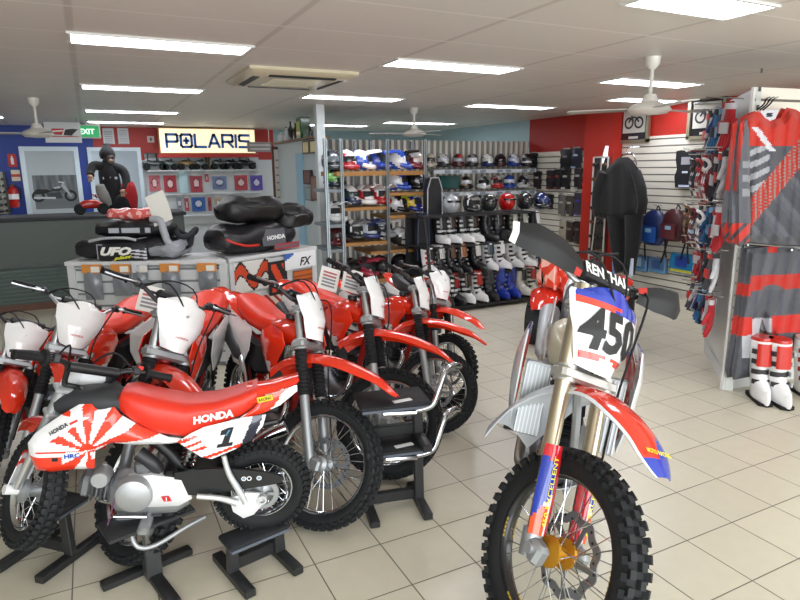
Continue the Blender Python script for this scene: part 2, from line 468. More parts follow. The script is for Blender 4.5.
# ------------------------------------------------------------------ ceiling fans
def fan(u, v, lab, L, a0):
    p = atz(u, v, ZC)
    t = thing('ceiling_fan', lab, 'fan', (p.x, p.y, ZC), 0)
    b = MB('plastic', srgb('dedbd2')); b.lathe([(.001, 0), (.055, 0), (.05, -.05), (.02, -.085), (.001, -.085)], n=20); b.build('ceiling_cup', t)
    b = MB('plastic', srgb('d4d1c8')); b.tube([(0, 0, -.06), (0, 0, -L)], .014); b.build('downrod', t)
    b = MB('plastic', srgb('d6d3ca')); b.lathe([(.001, -L+.05), (.04, -L+.05), (.06, -L), (.13, -L-.03), (.15, -L-.06), (.12, -L-.085), (.001, -L-.095)], n=28); b.build('motor_housing', t)
    for k in range(3):
        b = MB('plastic', srgb('b3b0a8')); b.M = Matrix.Rotation(a0+k*2*PI/3, 4, 'Z') @ Matrix.Translation((0, 0, -L-.05)) @ Matrix.Rotation(math.radians(5), 4, 'X')
        b.prism([(.1, -.03), (.2, -.05), (.56, -.06), (.58, 0), (.56, .06), (.2, .05), (.1, .03)], -.004, .004, 'z'); b.build('blade', t)
fan(653, 57, 'white ceiling fan hanging in front of the red wall near framed prints', .30, .12)
fan(414, 108, 'small white ceiling fan hanging before the striped screen', .26, .5)
fan(33, 98, 'white ceiling fan hanging over the counter by the blue wall', .30, .9)

# ------------------------------------------------------------------ camera and light
cam = bpy.data.cameras.new('camera'); co = bpy.data.objects.new('camera', cam); link(co)
cam.sensor_width = 36; cam.lens = FPX/800*36; cam.clip_start = .05
co.matrix_world = Matrix.Translation(CAMLOC) @ Matrix((CR, CU, -CF)).transposed().to_4x4()
SC.camera = co
w = bpy.data.worlds.new('day'); SC.world = w; w.use_nodes = True
bg = w.node_tree.nodes['Background']; bg.inputs[0].default_value = (.86, .93, 1, 1); bg.inputs[1].default_value = .7
def area(name, loc, rot, sx, sy, e, c):
    l = bpy.data.lights.new(name, 'AREA'); l.shape = 'RECTANGLE'; l.size = sx; l.size_y = sy; l.energy = e; l.color = c
    o = bpy.data.objects.new(name, l); link(o); o.location = loc; o.rotation_euler = rot; return o
area('shopfront_daylight', (1.2, YF-.25, 1.35), (math.radians(86), 0, 0), 9.0, 2.0, 330, (.95, .98, 1.0))
SC.view_settings.view_transform = 'Standard'; SC.view_settings.exposure = 0
SC.cycles.use_denoising = True
SC.cycles.max_bounces = 6; SC.cycles.sample_clamp_indirect = 6
# ================================================================== MOTORBIKES
def X4(M): return M
def make_tyre(b, c, r, w, ax=V((0, 1, 0)), knobs=44, rows=((-.36, .2), (0, .26), (.36, .2)), side=True):
    """knobbly tyre, axis along y through c; r = outer radius over the knobs, w = width"""
    kh = r*.035; R = r-kh; sec = w*.5
    prof = [(R-sec*1.75, -sec*.55), (R-sec*1.35, -sec*.9), (R-sec*.8, -sec*1.0), (R-sec*.28, -sec*.82), (R-sec*.06, -sec*.42), (R, 0)]
    prof = prof+[(q, -h) for q, h in prof[-2::-1]]
    prof += [(R-sec*1.8, 0)]; prof.append(prof[0])
    b.lathe(prof, c, (0, 1, 0), 56, 'rubber', 'rubber')
    c = V(c)
    for k in range(knobs):
        for q, (o, kw) in enumerate(rows):
            a = 2*PI*(k+(.5 if q % 2 else 0))/knobs
            y = o*w*1.02
            rr = R-abs(o)*w*.16
            tilt = -o*1.15
            M0 = Matrix.Translation(c) @ Matrix.Rotation(a, 4, 'Y') @ Matrix.Translation((0, y, rr)) @ Matrix.Rotation(tilt, 4, 'X')
            s_ = b.M; b.M = s_ @ M0
            b.box((0, 0, kh*.3), (2*PI*R/knobs*.55, kw*w, kh*1.9), col=srgb('222426'), mat='rubber'); b.M = s_
        if side:
            for sg in (-1, 1):
                a = 2*PI*(k+.25)/knobs
                M0 = Matrix.Translation(c) @ Matrix.Rotation(a, 4, 'Y') @ Matrix.Translation((0, sg*w*.47, R-sec*.45)) @ Matrix.Rotation(-sg*1.0, 4, 'X')
                s_ = b.M; b.M = s_ @ M0; b.box((0, 0, 0), (2*PI*R/knobs*.5, w*.18, kh*1.7), col='rubber', mat='rubber'); b.M = s_
def wheel(root, name, c, r, w, M, rimcol='steel', hubcol='silver', disc=True, discside=1, hubr=.035, rimmat='chrome', sprocket=False, decal=None, spokes=32, wavy=False):
    b = MB('rubber', 'rubber'); b.M = M; make_tyre(b, c, r, w); t = b.build(name, root)
    sec = w*.5; rr = r*.965-sec*1.72
    b = MB(rimmat, rimcol); b.M = M
    b.lathe([(rr+.012, -sec*.62), (rr-.002, -sec*.62), (rr-.006, -sec*.35), (rr-.014, -sec*.2), (rr-.014, sec*.2), (rr-.006, sec*.35), (rr-.002, sec*.62), (rr+.012, sec*.62), (rr+.012, -sec*.62)], c, (0, 1, 0), 56)
    if decal:
        for k in range(6):
            a0 = k*PI/3
            s_ = b.M; b.M = s_ @ Matrix.Translation(V(c)) @ Matrix.Rotation(a0, 4, 'Y')
            for q in range(5):
                b.M = s_ @ Matrix.Translation(V(c)) @ Matrix.Rotation(a0+q*.06, 4, 'Y')
                for sg in (-1, 1): b.box((0, sg*sec*.50, rr-.004), (.011, .006, .006), col=decal, mat='plastic')
            b.M = s_
    b.build('rim', t)
    b = MB('chrome', 'steel'); b.M = M; C = V(c)
    for k in range(spokes):
        sg = 1 if k % 2 else -1
        a = 2*PI*k/spokes; a2 = a+(.55 if (k//2) % 2 else -.55)
        p = C+V((math.cos(a)*(rr-.01), sg*.008, math.sin(a)*(rr-.01))); q = C+V((math.cos(a2)*hubr*1.1, sg*.032, math.sin(a2)*hubr*1.1))
        b.tube([p, q], .0021, 5, cap=False)
    b.build('spoke_web', t)
    b = MB('rough_metal', hubcol); b.M = M
    b.lathe([(.012, -.06), (.022, -.055), (hubr*.75, -.05), (hubr*1.25, -.042), (hubr*1.25, -.03), (hubr*.7, -.022), (hubr*.7, .022), (hubr*1.25, .03), (hubr*1.25, .042), (hubr*.75, .05), (.022, .055), (.012, .06)], c, (0, 1, 0), 24, cap=True)
    b.build('hub', t)
    if disc:
        b = MB('rough_metal', srgb('8f9296')); b.M = M
        R1, R0 = r*.40, r*.31; n = 72
        def rad(k, base): return base*(1+(.05*math.sin(10*2*PI*k/n) if wavy else 0))
        y = discside*.05
        o1 = [C+V((rad(k, R1)*math.cos(2*PI*k/n), y-.002, rad(k, R1)*math.sin(2*PI*k/n))) for k in range(n)]
        i1 = [C+V((rad(k, R0)*math.cos(2*PI*k/n), y-.002, rad(k, R0)*math.sin(2*PI*k/n))) for k in range(n)]
        o2 = [p+V((0, .004, 0)) for p in o1]; i2 = [p+V((0, .004, 0)) for p in i1]
        b.loft([i1, o1, o2, i2, i1], cap=False)
        for k in range(5):
            a = k*2*PI/5; b.beam(C+V((math.cos(a)*hubr, y, math.sin(a)*hubr)), C+V((math.cos(a+.25)*(R0+.005), y, math.sin(a+.25)*(R0+.005))), .018, .004, (0, 1, 0))
        for k in range(24):
            a = k*2*PI/24; q = (R0+R1)/2+(.006 if k % 2 else -.006)
            b.disc(C+V((math.cos(a)*q, y, math.sin(a)*q)), .005, (0, 1, 0), .0052, 8, 'dk', 'black_metal')
        b.build('brake_disc', t)
    if sprocket:
        b = MB('rough_metal', 'silver'); b.M = M
        b.lathe([(r*.25, .058), (r*.31, .058), (r*.31, .062), (r*.25, .062), (r*.25, .058)], c, (0, 1, 0), 40); b.build('sprocket', t)
    return t
def shell(b, sections, col=None, mat=None, thick=.004, colfn=None, closed=False):
    """sheet through a list of cross-section point lists"""
    n = len(sections[0])-1; m = len(sections)-1
    def fn(u, v):
        i = min(int(round(u*n)), n); j = min(int(round(v*m)), m); return sections[j][i]
    return b.grid(fn, n, m, col, mat, colfn, thick)
def fender(b, path, wid, arch, n=10, col=None, colfn=None, flat=0.0, mat='gloss', thick=.004):
    """mudguard swept along a path in the xz plane; wid / arch tables along 0..1"""
    pts, _ = smooth_path([V((x, 0, z)) for x, z in path], 6, 1)
    N = len(pts); secs = []
    for i, p in enumerate(pts):
        t = (pts[min(i+1, N-1)]-pts[max(i-1, 0)]).normalized(); up = V((-t.z, 0, t.x))
        if up.z < 0: up = -up
        s = i/(N-1); w = lerp(wid, s); a = lerp(arch, s); row = []
        for k in range(n+1):
            q = -1+2*k/n
            row.append(p+V((0, q*w/2, 0))+up*(-a*(abs(q)**2.6)))
        secs.append(row)
    return shell(b, secs, col, mat, thick, colfn)
def loftbody(b, secs, n=16, col=None, mat=None, colfn=None, power=2.6):
    """closed body through sections (x, zc, half width, half height[, power])"""
    rings = []
    for s in secs:
        x, zc, hw, hh = s[:4]; pw = s[4] if len(s) > 4 else power
        ring = []
        for k in range(n):
            a = 2*PI*k/n; c_, s_ = math.cos(a), math.sin(a)
            ring.append(V((x, hw*math.copysign(abs(c_)**(2/pw), c_), zc+hh*math.copysign(abs(s_)**(2/pw), s_))))
        rings.append(ring)
    if rings[0][0].x > rings[-1][0].x: rings = rings[::-1]
    rings = [r[::-1] for r in rings]
    return b.loft([r[::-1] for r in rings], col, mat, True, colfn=colfn)
def plate2(b, outline, y, bulge, thick, col=None, mat='gloss', colfn=None, nx=22, nz=16):
    """side panel: outline in xz, standing at y(x,z) and a little domed; colour may vary over it"""
    sg = 1 if y >= 0 else -1
    xs = [p[0] for p in outline]; zs_ = [p[1] for p in outline]
    poly = outline
    n = len(poly)
    cx, cz = sum(xs)/n, sum(zs_)/n
    K = 7
    vs = []; fs = []; cols = []
    def put(x, z, r):  return (x, y+sg*bulge*(1-r*r), z)
    for j in range(K+1):
        r = j/K
        for (px, pz) in poly: vs.append(put(cx+(px-cx)*r, cz+(pz-cz)*r, r))
    for j in range(K):
        for k in range(n):
            a, b_, c_, d = j*n+k, j*n+(k+1) % n, (j+1)*n+(k+1) % n, (j+1)*n+k
            fs.append((a, b_, c_, d))
            if colfn:
                q = [vs[i] for i in (a, b_, c_, d)]; cols.append(colfn(sum(p[0] for p in q)/4, sum(p[2] for p in q)/4))
    N = len(vs)
    vs += [(p[0], p[1]-sg*thick, p[2]) for p in vs]
    F = len(fs)
    fs += [tuple(N+i for i in reversed(f)) for f in fs[:F]]
    fs += [(K*n+(k+1) % n, K*n+k, N+K*n+k, N+K*n+(k+1) % n) for k in range(n)]
    if colfn: cols = cols+cols+[cols[(K-1)*n+k] for k in range(n)]
    area_ = sum(poly[i][0]*poly[(i+1) % n][1]-poly[(i+1) % n][0]*poly[i][1] for i in range(n))
    if (area_ > 0) == (sg > 0):
        fs = [tuple(reversed(f)) for f in fs]
    return b.add(vs, fs, col, mat, True, cols if colfn else None)

def poly_dense(poly, d=.03):
    out = []
    for (a, b_), (c_, e) in zip(poly, poly[1:]+poly[:1]):
        L = math.hypot(c_-a, e-b_); n = max(1, int(L/d))
        out += [(a+(c_-a)*k/n, b_+(e-b_)*k/n) for k in range(n)]
    return out

def dense_glyph(txt, bold, d):
    """lettering cut into small pieces so that it can follow a curved panel"""
    import bmesh
    vs, fs, w = glyphs(txt, bold, 0, 'CENTER')
    bm = bmesh.new(); vv = [bm.verts.new((x, z, 0)) for x, z in vs]
    for f in fs:
        try: bm.faces.new([vv[i] for i in f])
        except ValueError: pass
    x = -w/2
    while x < w/2:
        bmesh.ops.bisect_plane(bm, geom=bm.verts[:]+bm.edges[:]+bm.faces[:], plane_co=(x, 0, 0), plane_no=(1, 0, 0)); x += .12
    bm.verts.index_update()
    out = [(v.co.x, v.co.y) for v in bm.verts], [tuple(v.index for v in f.verts) for f in bm.faces]
    bm.free(); return out
def dirt_bike(name, label, front, ang, scale=1.0, steer=40, lean=9, style='trail', tags=0, bar='black'):
    """front = ground point under the front axle before steering, ang = heading of the body in degrees"""
    root = thing(name, label, 'motorbike', (0, 0, 0), 0, None)
    A = math.radians(ang)
    WB = 1.38 if style == 'trail' else 1.48
    rf, rr = (.345, .31) if style == 'trail' else (.35, .335)
    xf, xr = WB/2, -WB/2
    # the root sits midway between the wheels; bikes lean onto the side stand, to their left
    k = V((-math.sin(math.radians(27)), 0, math.cos(math.radians(27)))); fw = V((math.cos(math.radians(27)), 0, math.sin(math.radians(27))))
    axle = V((xf, 0, rf)); A0 = axle-fw*.03
    S0 = A0-fw*.03
    ST = rotM(S0, k, math.radians(steer))
    I = Matrix.Identity(4)
    # both tyres on the ground, the steered front axle above the wanted point
    def low(M, c, r):
        n = (M.to_3x3() @ V((0, 1, 0))).normalized(); d = V((0, 0, -1)); d = (d-n*d.dot(n)).normalized()
        return (M @ c + d*r*scale).z - .02*abs(n.z)
    pit = 0
    for _ in range(6):
        B0 = Matrix.Rotation(A, 4, 'Z') @ Matrix.Rotation(-math.radians(lean), 4, 'X') @ Matrix.Rotation(pit, 4, 'Y') @ Matrix.Scale(scale, 4)
        zf, zr = low(B0 @ ST, axle, rf), low(B0, V((xr, 0, rr)), rr)
        pit += (zf-zr)/(WB*scale)
    a_ = B0 @ ST @ axle
    root.matrix_world = Matrix.Translation((front[0]-a_.x, front[1]-a_.y, -(zf+zr)/2)) @ B0
    Hd = lambda t, y=0, f=0: A0+k*t+fw*f+V((0, y, 0))
    pro = style == 'pro'
    # ---- wheels
    wheel(root, 'front_wheel', axle, rf, .085 if not pro else .092, ST, rimcol='steel' if not pro else srgb('17181a'), hubcol='silver' if not pro else srgb('c8902a'), rimmat='chrome' if not pro else 'plastic',
          discside=1, hubr=.035 if not pro else .042, decal=None if not pro else srgb('b89a2a'), wavy=pro)
    wheel(root, 'rear_wheel', V((xr, 0, rr)), rr, .105 if not pro else .115, I, rimcol='steel' if not pro else srgb('17181a'), hubcol='silver' if not pro else srgb('c8902a'), rimmat='chrome' if not pro else 'plastic', disc=False, sprocket=True)
    # ---- fork
    fy = .095
    for sg in (1, -1):
        if not pro:
            b = MB('rough_metal', 'silver'); b.M = ST
            b.tube([Hd(-.02, sg*fy), Hd(.40, sg*fy)], .027, 14)
            b.box(Hd(0, sg*fy, .03), (.07, .05, .07), bev=.012)
            f = b.build('fork_leg', root)
            b = MB('rubber', srgb('1c1d20')); b.M = ST
            pr = []
            for q in range(25): t = .37+.27*q/24; pr.append((.036 if q % 2 else .030, t))
            b.lathe([(r_, t-.37) for r_, t in pr], Hd(.37, sg*fy), k, 16); b.build('fork_gaiter', f)
            b = MB('metal', 'lgrey'); b.M = ST; b.tube([Hd(.62, sg*fy), Hd(.86, sg*fy)], .021, 12); b.build('fork_tube', f)
        else:
            b = MB('metal', srgb('c2b8a0')); b.M = ST
            b.tube([Hd(.30, sg*fy), Hd(.335, sg*fy), Hd(.34, sg*fy), Hd(.56, sg*fy), Hd(.565, sg*fy), Hd(.93, sg*fy)], [.030, .030, .0285, .0285, .030, .030], 20)
            b.tube([Hd(.30, sg*fy), Hd(.32, sg*fy)], .035, 20); b.tube([Hd(.90, sg*fy), Hd(.935, sg*fy)], .026, 16, col='silver')
            f = b.build('fork_leg', root)
            b = MB('rough_metal', 'silver'); b.M = ST
            b.tube([Hd(-.03, sg*fy), Hd(.06, sg*fy)], .034, 16); b.box(Hd(-.005, sg*fy, .03), (.085, .055, .075), bev=.014); b.tube([Hd(.05, sg*fy), Hd(.32, sg*fy)], .022, 14, 'champagne', 'metal')
            b.tube([axle+V((0, sg*.06, 0)), axle+V((0, sg*.135, 0))], .018, 14, 'lgrey')
            b.build('axle_lug', f)
            # printed fork guard: red, blue and orange with yellow lettering
            b = MB('gloss', 'white'); b.M = ST
            def gcol(u, v):
                if v > .80 - (u-.5)*.15: return srgb('c8202c')
                if v > .42 + (u-.5)*.5 and u < .55: return srgb('2038a0')
                if v < .30 and u < .5: return srgb('e8562a')
                return srgb('b81f2c') if u > .55 else srgb('e8e8ec')
            def gp(u, v):
                a = (u-.5)*2.5; w_ = .040+.006*math.sin(v*PI)
                return Hd(.045+.30*v, sg*fy)+fw*(w_*math.cos(a)+.004)+V((0, sg*w_*math.sin(a) if sg > 0 else w_*math.sin(a), 0))
            b.grid(gp, 16, 22, colfn=(gcol if sg < 0 else (lambda u, v: gcol(1-u, v))), thick=.003)
            tx = -1 if sg < 0 else 1
            o_ = Hd(.19, sg*fy)+fw*.050+V((0, .006*tx, 0))
            b.text('RIDE RED 450', o_, k, V((0, -1, 0)), .020, col=srgb('f0dc28'), mat='paper', width=.24, bold=.02) if False else None
            b.text('450 EXCELLENT', o_, k, V((0, 1, 0)) if False else k.cross(fw)*-1, .019, col=srgb('f2e030'), mat='paper', width=.235, bold=.015)
            b.build('fork_guard', f)
    b = MB('rough_metal', 'silver' if not pro else srgb('b4b2ac')); b.M = ST
    for t, d in (((.60, .05), (.855, .035)) if pro else ((.655, .05), (.855, .035))):
        b.box(Hd(t), (.08, fy*2+.085, d), Euler((0, math.radians(-27), 0)).to_matrix(), bev=.012)
        for sg in (1, -1): b.tube([Hd(t-d*.6, sg*fy), Hd(t+d*.6, sg*fy)], .039, 16)
    b.build('triple_clamp', root)
    # ---- handlebar
    hb = lambda y, up, bk: Hd((.925 if pro else .90)+up, y, -bk-.01)
    barcol = 'lgrey' if bar == 'silver' else srgb('1d1e20')
    b = MB('metal' if bar == 'silver' else 'black_metal', barcol); b.M = ST
    L = .385 if not pro else .40
    path = [(-L, .105, .10), (-.27, .098, .075), (-.20, .085, .05), (-.135, .03, .015), (-.10, .012, .0), (0, .01, 0), (.10, .012, 0), (.135, .03, .015), (.20, .085, .05), (.27, .098, .075), (L, .105, .10)]
    b.tube([hb(*p) for p in path], .0112, 12, sub=3)
    b.tube([hb(-.165, .062, .03), hb(.165, .062, .03)], .007, 10)
    for sg in (1, -1): b.box(hb(sg*.045, .012, 0), (.05, .03, .045), bev=.008)
    H = b.build('handlebar', root)
    for sg in (1, -1):
        b = MB('rubber', 'black'); b.M = ST
        b.tube([hb(sg*.268, .098, .076), hb(sg*.275, .098, .077), hb(sg*.28, .099, .078), hb(sg*L, .105, .10), hb(sg*(L+.006), .105, .10)], [.023, .023, .0165, .0165, .018], 14); b.build('grip', H)
        b = MB('metal', 'silver'); b.M = ST
        b.tube([hb(sg*.225, .088, .03), hb(sg*.27, .085, .022), hb(sg*.33, .085, .038), hb(sg*.40, .088, .046)], [.008, .006, .0055, .007], 8, sub=3)
        b.build('brake_lever' if sg < 0 else 'clutch_lever', H)
        b = MB('black_metal', 'dk'); b.M = ST
        b.box(hb(sg*.222, .092, .055), (.045, .034, .04), bev=.008); b.box(hb(sg*.195, .08, .045), (.03, .028, .03), bev=.006); b.build('lever_perch', H)
    b = MB('vinyl', 'black'); b.M = ST
    pad = [hb(-.12, .064, .03), hb(.12, .064, .03)]
    pn = (fw*.93+k*.36).normalized() if pro else k
    pu = (k*.93-fw*.36).normalized()
    b.beam(pad[0]+fw*(.03 if pro else 0), pad[1]+fw*(.03 if pro else 0), .07 if pro else .05, .055 if pro else .045, pn, bev=.012)
    if pro:
        n_ = (fw*.9+k*.2).normalized()
        b.text('RENTHAL', hb(0, .064, .03)+fw*.03+pn*.0285, (0, 1, 0), pu, .046, col='white', mat='paper', width=.225, bold=.03)
    b.build('crossbar_pad', H)
    b = MB('rubber', 'black'); b.M = ST
    b.tube([hb(-.20, .085, .03), hb(-.15, .06, -.07), Hd(.75, -.07, .10), Hd(.50, -.09, .06), Hd(.25, -.11, .03)] if False else [hb(.20, .085, .03), hb(.16, .03, -.09), Hd(.72, .10, .10), Hd(.52, .12, .05), Hd(.1, .12, .03)], .0045, 6, sub=4)
    b.tube([hb(-.20, .085, .03), hb(-.12, .10, -.08), Hd(.85, .02, .07), Hd(.72, .08, -.02)], .0045, 6, sub=4)
    b.tube([hb(-.19, .08, .03), hb(-.10, .13, -.05), hb(.05, .09, -.07), Hd(.72, .09, .02), Hd(.62, .06, -.06)], .004, 6, sub=4)
    b.build('control_cable', H)
    # ---- number plate
    b = MB('gloss', 'white'); b.M = ST
    def np_(u, v):
        s = (u-.5)*2; t = v
        w = lerp([(0, .062), (.15, .078), (.55, .112), (.85, .12), (1, .085)], t) * (1.5 if pro else 1.22)
        q = lerp([(0, .085), (.4, .105), (1, .075)], t)
        return Hd((.635+.30*t if pro else .69+.275*t)+(-.03*s*s if t > .9 else 0)-(.02*(1-s*s) if t < .06 else 0), s*w, q-.055*abs(s)**2.2)
    def ncol(u, v):
        if not pro: return P['white']
        if v > .80-(.06*(u-.5)): return srgb('2a3fae') if (v > .88 or u < .62) and not (v < .86 and u > .3+(v-.8)*4) else srgb('2a3fae')
        if v > .70 and u > .35: return srgb('2f45b4')
        if v > .69: return srgb('d83a2a')
        if v < .13: return srgb('d83a2a') if u < .55 or v > .06 else srgb('e8e8ee')
        return P['white']
    if pro:
        def ncol(u, v):
            # u runs from the bike's right to its left
            edge = u < .05 or u > .95
            if edge: return P['white']
            if v > .78: return srgb('2b3fa6')
            if v > .70: return srgb('d94030') if u < .62-(.78-v)*2 else srgb('2b3fa6')
            if v < .07: return P['white']
            if v < .17: return srgb('d94030') if abs(u-.5) > (.17-v)*2.2 else P['white']
            return P['white']
    b.grid(np_, 20, 24, colfn=ncol, thick=.004)
    if pro:
        wp = lambda a, c_: np_surface(a, c_)
        def np_surface(a, c_):
            t = (c_+.15)/.30
            w = lerp([(0, .062), (.15, .078), (.55, .112), (.85, .12), (1, .085)], t)*1.5; s = a/w
            q = lerp([(0, .085), (.4, .105), (1, .075)], t)
            return Hd(.635+.30*t, a, q-.055*abs(s)**2.2+.006)
        # lettering reads from the front: +y (bike's left) is on the reader's right
        vs, fs, w_ = glyphs('450', .035, 0, 'CENTER')
        kk = .145; kx = .27/w_
        gv, gf = dense_glyph('450', .035, .02)
        b.add([np_surface(x*kx, z*kk-.012) for x, z in gv], gf, 'black', 'paper', False)
    else:
        vs, fs, w_ = glyphs('HONDA', .03, 0, 'CENTER')
        def sp(a, c_):
            t = c_/.275; w = lerp([(0, .062), (.15, .078), (.55, .112)], t)*1.22; s = a/w; q = lerp([(0, .085), (.4, .105), (1, .075)], t)
            return Hd(.69+.275*t, a, q-.055*abs(s)**2.2+.002)
        b.add([sp(x*.075/w_, .055+z*.011) for x, z in vs], fs, srgb('c03a3a'), 'paper', False)
        b.disc(Hd(.86, 0, .101), .007, fw, .006, 10, 'lgrey', 'metal')
    b.build('number_plate', root)
    # ---- front fender
    b = MB('gloss', 'red'); b.M = ST
    Z = lambda x, z: (x, z)
    if not pro:
        path = [(xf-.50, .73), (xf-.42, .815), (xf-.29, .88), (xf-.13, .91), (xf+.04, .905), (xf+.17, .88), (xf+.29, .825)]
        def fc(u, v): return P['orange']
        fender(b, path, [(0, .15), (.2, .19), (.45, .19), (.8, .155), (.95, .10), (1, .03)], [(0, .07), (.3, .06), (.7, .05), (1, .012)], colfn=fc)
        # small printed decal on the left flank of the fender
        if tags == 3:
            o_ = V((xf+.06, .092, .868))
            b.box(o_+V((.0, .008, -.006)), (.22, .004, .03), Euler((math.radians(-28), math.radians(14), 0)).to_matrix(), srgb('f0b81e'), 'paper')
            b.text('EARLS', o_+V((.0, .0115, -.004)), V((-.97, 0, .24)), V((0, -.35, .9)), .02, srgb('18181a'), 'paper', .03, width=.15) if False else b.text('CRF150F', o_+V((0, .0115, -.004)), V((-.97, 0, .24)), V((.2, -.45, .87)), .021, srgb('c0201a'), 'paper', .04, width=.17)
    else:
        path = [(xf-.56, .50), (xf-.49, .64), (xf-.38, .79), (xf-.22, .875), (xf-.08, .89), (xf+.06, .865), (xf+.18, .805)]
        def fc(u, v):
            # u across (right to left of the bike), v along
            s = abs(u-.5)*2
            if s > .86 or v < .36: return srgb('dfe6ee')
            if v > .93: return srgb('2b3fa6')
            if v > .80 and u > .42+(.93-v)*2.4: return srgb('2b3fa6')
            if v < .46: return srgb('dc3a26') if s < (v-.36)*7 else srgb('eef0f4')
            return srgb('dc3a26')
        fender(b, path, [(0, .22), (.2, .25), (.4, .17), (.7, .185), (.9, .15), (1, .06)], [(0, .09), (.3, .06), (.5, .04), (.7, .035), (1, .012)], n=20, colfn=fc)
        b.text('MOTO RACING', V((xf+.115, 0, .85)), V((0, 1, 0)), V((-.92, 0, .38)), .016, srgb('f0dc28'), 'paper', .03, width=.11)
    b.build('front_fender', root)
    # ---- frame
    b = MB('black_metal', srgb('9a1712') if not pro else srgb('a9adb0'))
    hd = S0+k*.62; ht = S0+k*.84
    if not pro:
        b.tube([ht-k*.03, V((.05, 0, .86)), V((-.20, 0, .80)), V((-.33, 0, .62)), V((-.30, 0, .36))], .022, 10, sub=3)
        b.tube([hd, V((.27, 0, .50)), V((.16, 0, .27))], .021, 10, sub=3)
        for sg in (1, -1):
            b.tube([V((.18, sg*.05, .30)), V((.08, sg*.09, .23)), V((-.22, sg*.09, .23)), V((-.31, sg*.07, .36))], .014, 8, sub=3)
            b.tube([V((-.20, sg*.06, .80)), V((-.62, sg*.07, .84)), V((-.80, sg*.05, .87))], .012, 8)
            b.tube([V((-.31, sg*.07, .50)), V((-.62, sg*.08, .80))], .012, 8)
    else:
        for sg in (1, -1):
            b.tube([ht-k*.05, V((.16, sg*.10, .80)), V((-.10, sg*.115, .72)), V((-.29, sg*.10, .52)), V((-.27, sg*.09, .33))], .026, 10, sub=3)
            b.tube([hd, V((.27, sg*.05, .55)), V((.17, sg*.07, .29)), V((.05, sg*.08, .22)), V((-.26, sg*.08, .25))], .017, 8, sub=3)
            b.tube([V((-.2, sg*.07, .75)), V((-.72, sg*.07, .86))], .013, 8)
    b.tube([hd, ht], .032, 14)
    b.build('frame', root)
    # ---- engine
    b = MB('rough_metal', srgb('7d8084'))
    loftbody(b, [(-.27, .40, .075, .09), (-.2, .40, .11, .13), (-.02, .38, .13, .14), (.10, .36, .12, .11), (.17, .36, .07, .07)], 18)
    E_ = b.build('engine', root)
    b = MB('rough_metal', srgb('4a4c50'))
    b.M = Matrix.Translation((.07, 0, .47)) @ Matrix.Rotation(math.radians(-22 if False else 14), 4, 'Y')
    for q in range(9): b.box((0, 0, q*.022), (.15 if q % 2 == 0 else .125, .15 if q % 2 == 0 else .125, .013 if q % 2 == 0 else .024), bev=.01)
    b.box((0, 0, .225), (.14, .13, .07), bev=.02)
    b.build('cylinder', E_)
    for sg in (1, -1):
        b = MB('rough_metal', srgb('b3b6b9')); b.lathe([(.001, .022), (.06, .022), (.085, .012), (.09, -.02)], (-.08, sg*.13, .38), (0, sg, 0), 26); b.lathe([(.001, .018), (.04, .018), (.05, .01), (.055, -.02)], (.06, sg*.12, .36), (0, sg, 0), 22)
        b.build('engine_cover', E_)
    b = MB('chrome' if not pro else 'rough_metal', 'steel' if not pro else srgb('8d8478'))
    b.tube([V((.17, -.03, .60)), V((.29, -.05, .55)), V((.30, -.10, .42)), V((.18, -.15, .36)), V((-.05, -.155, .45)), V((-.25, -.14, .60)), V((-.38, -.13, .67))], [.019]*5+[.023, .028], 12, sub=4)
    X = b.build('exhaust_pipe', root)
    b = MB('black_metal' if not pro else 'rough_metal', srgb('2a2b2d') if not pro else 'lgrey'); b.tube([V((-.36, -.13, .66)), V((-.40, -.135, .68)), V((-.76, -.15, .80)), V((-.80, -.15, .81))], [.03, .05, .055, .035], 16); b.build('silencer', X)
    # ---- swingarm, chain, shock, pegs, stand
    b = MB('rough_metal', 'silver')
    for sg in (1, -1):
        b.beam(V((-.27, sg*.08, .36)), V((xr-.04, sg*.088, rr)), .028, .06, (0, 0, 1), bev=.008); b.disc(V((xr, sg*.105, rr)), .02, (0, 1, 0), .02, 12)
    b.box((-.34, 0, .36), (.08, .16, .06), bev=.01); b.build('swingarm', root)
    b = MB('black_metal', srgb('3a3a3a'))
    sp = rr*.31
    b.beam(V((-.28, .06, .40)), V((xr, .06, rr+sp)), .014, .014); b.beam(V((-.28, .06, .34)), V((xr, .06, rr-sp)), .014, .014); b.build('chain', root)
    b = MB('plastic', srgb('b01a14') if not pro else 'white'); b.tube([V((-.36, 0, .42)), V((-.27, 0, .74))], .024, 12)
    for q in range(8): b.lathe([(.032, -.006), (.04, 0), (.032, .006)], V((-.34+.008*q, 0, .48+.028*q)), V((.09, 0, .32)), 14)
    b.build('rear_shock', root)
    for sg in (1, -1):
        b = MB('black_metal', 'dk'); b.box((-.24, sg*.20, .31), (.05, .11, .018), bev=.004); b.beam(V((-.22, sg*.1, .30)), V((-.24, sg*.17, .305)), .02, .02); b.build('footpeg', root)
    b = MB('black_metal', srgb('5a5c5e')); b.tube([V((-.26, .11, .27)), V((-.29, .20, .10)), V((-.30, .25, .045+.0))], .011, 8); b.box((-.30, .255, .045), (.05, .05, .012)); b.build('side_stand', root)
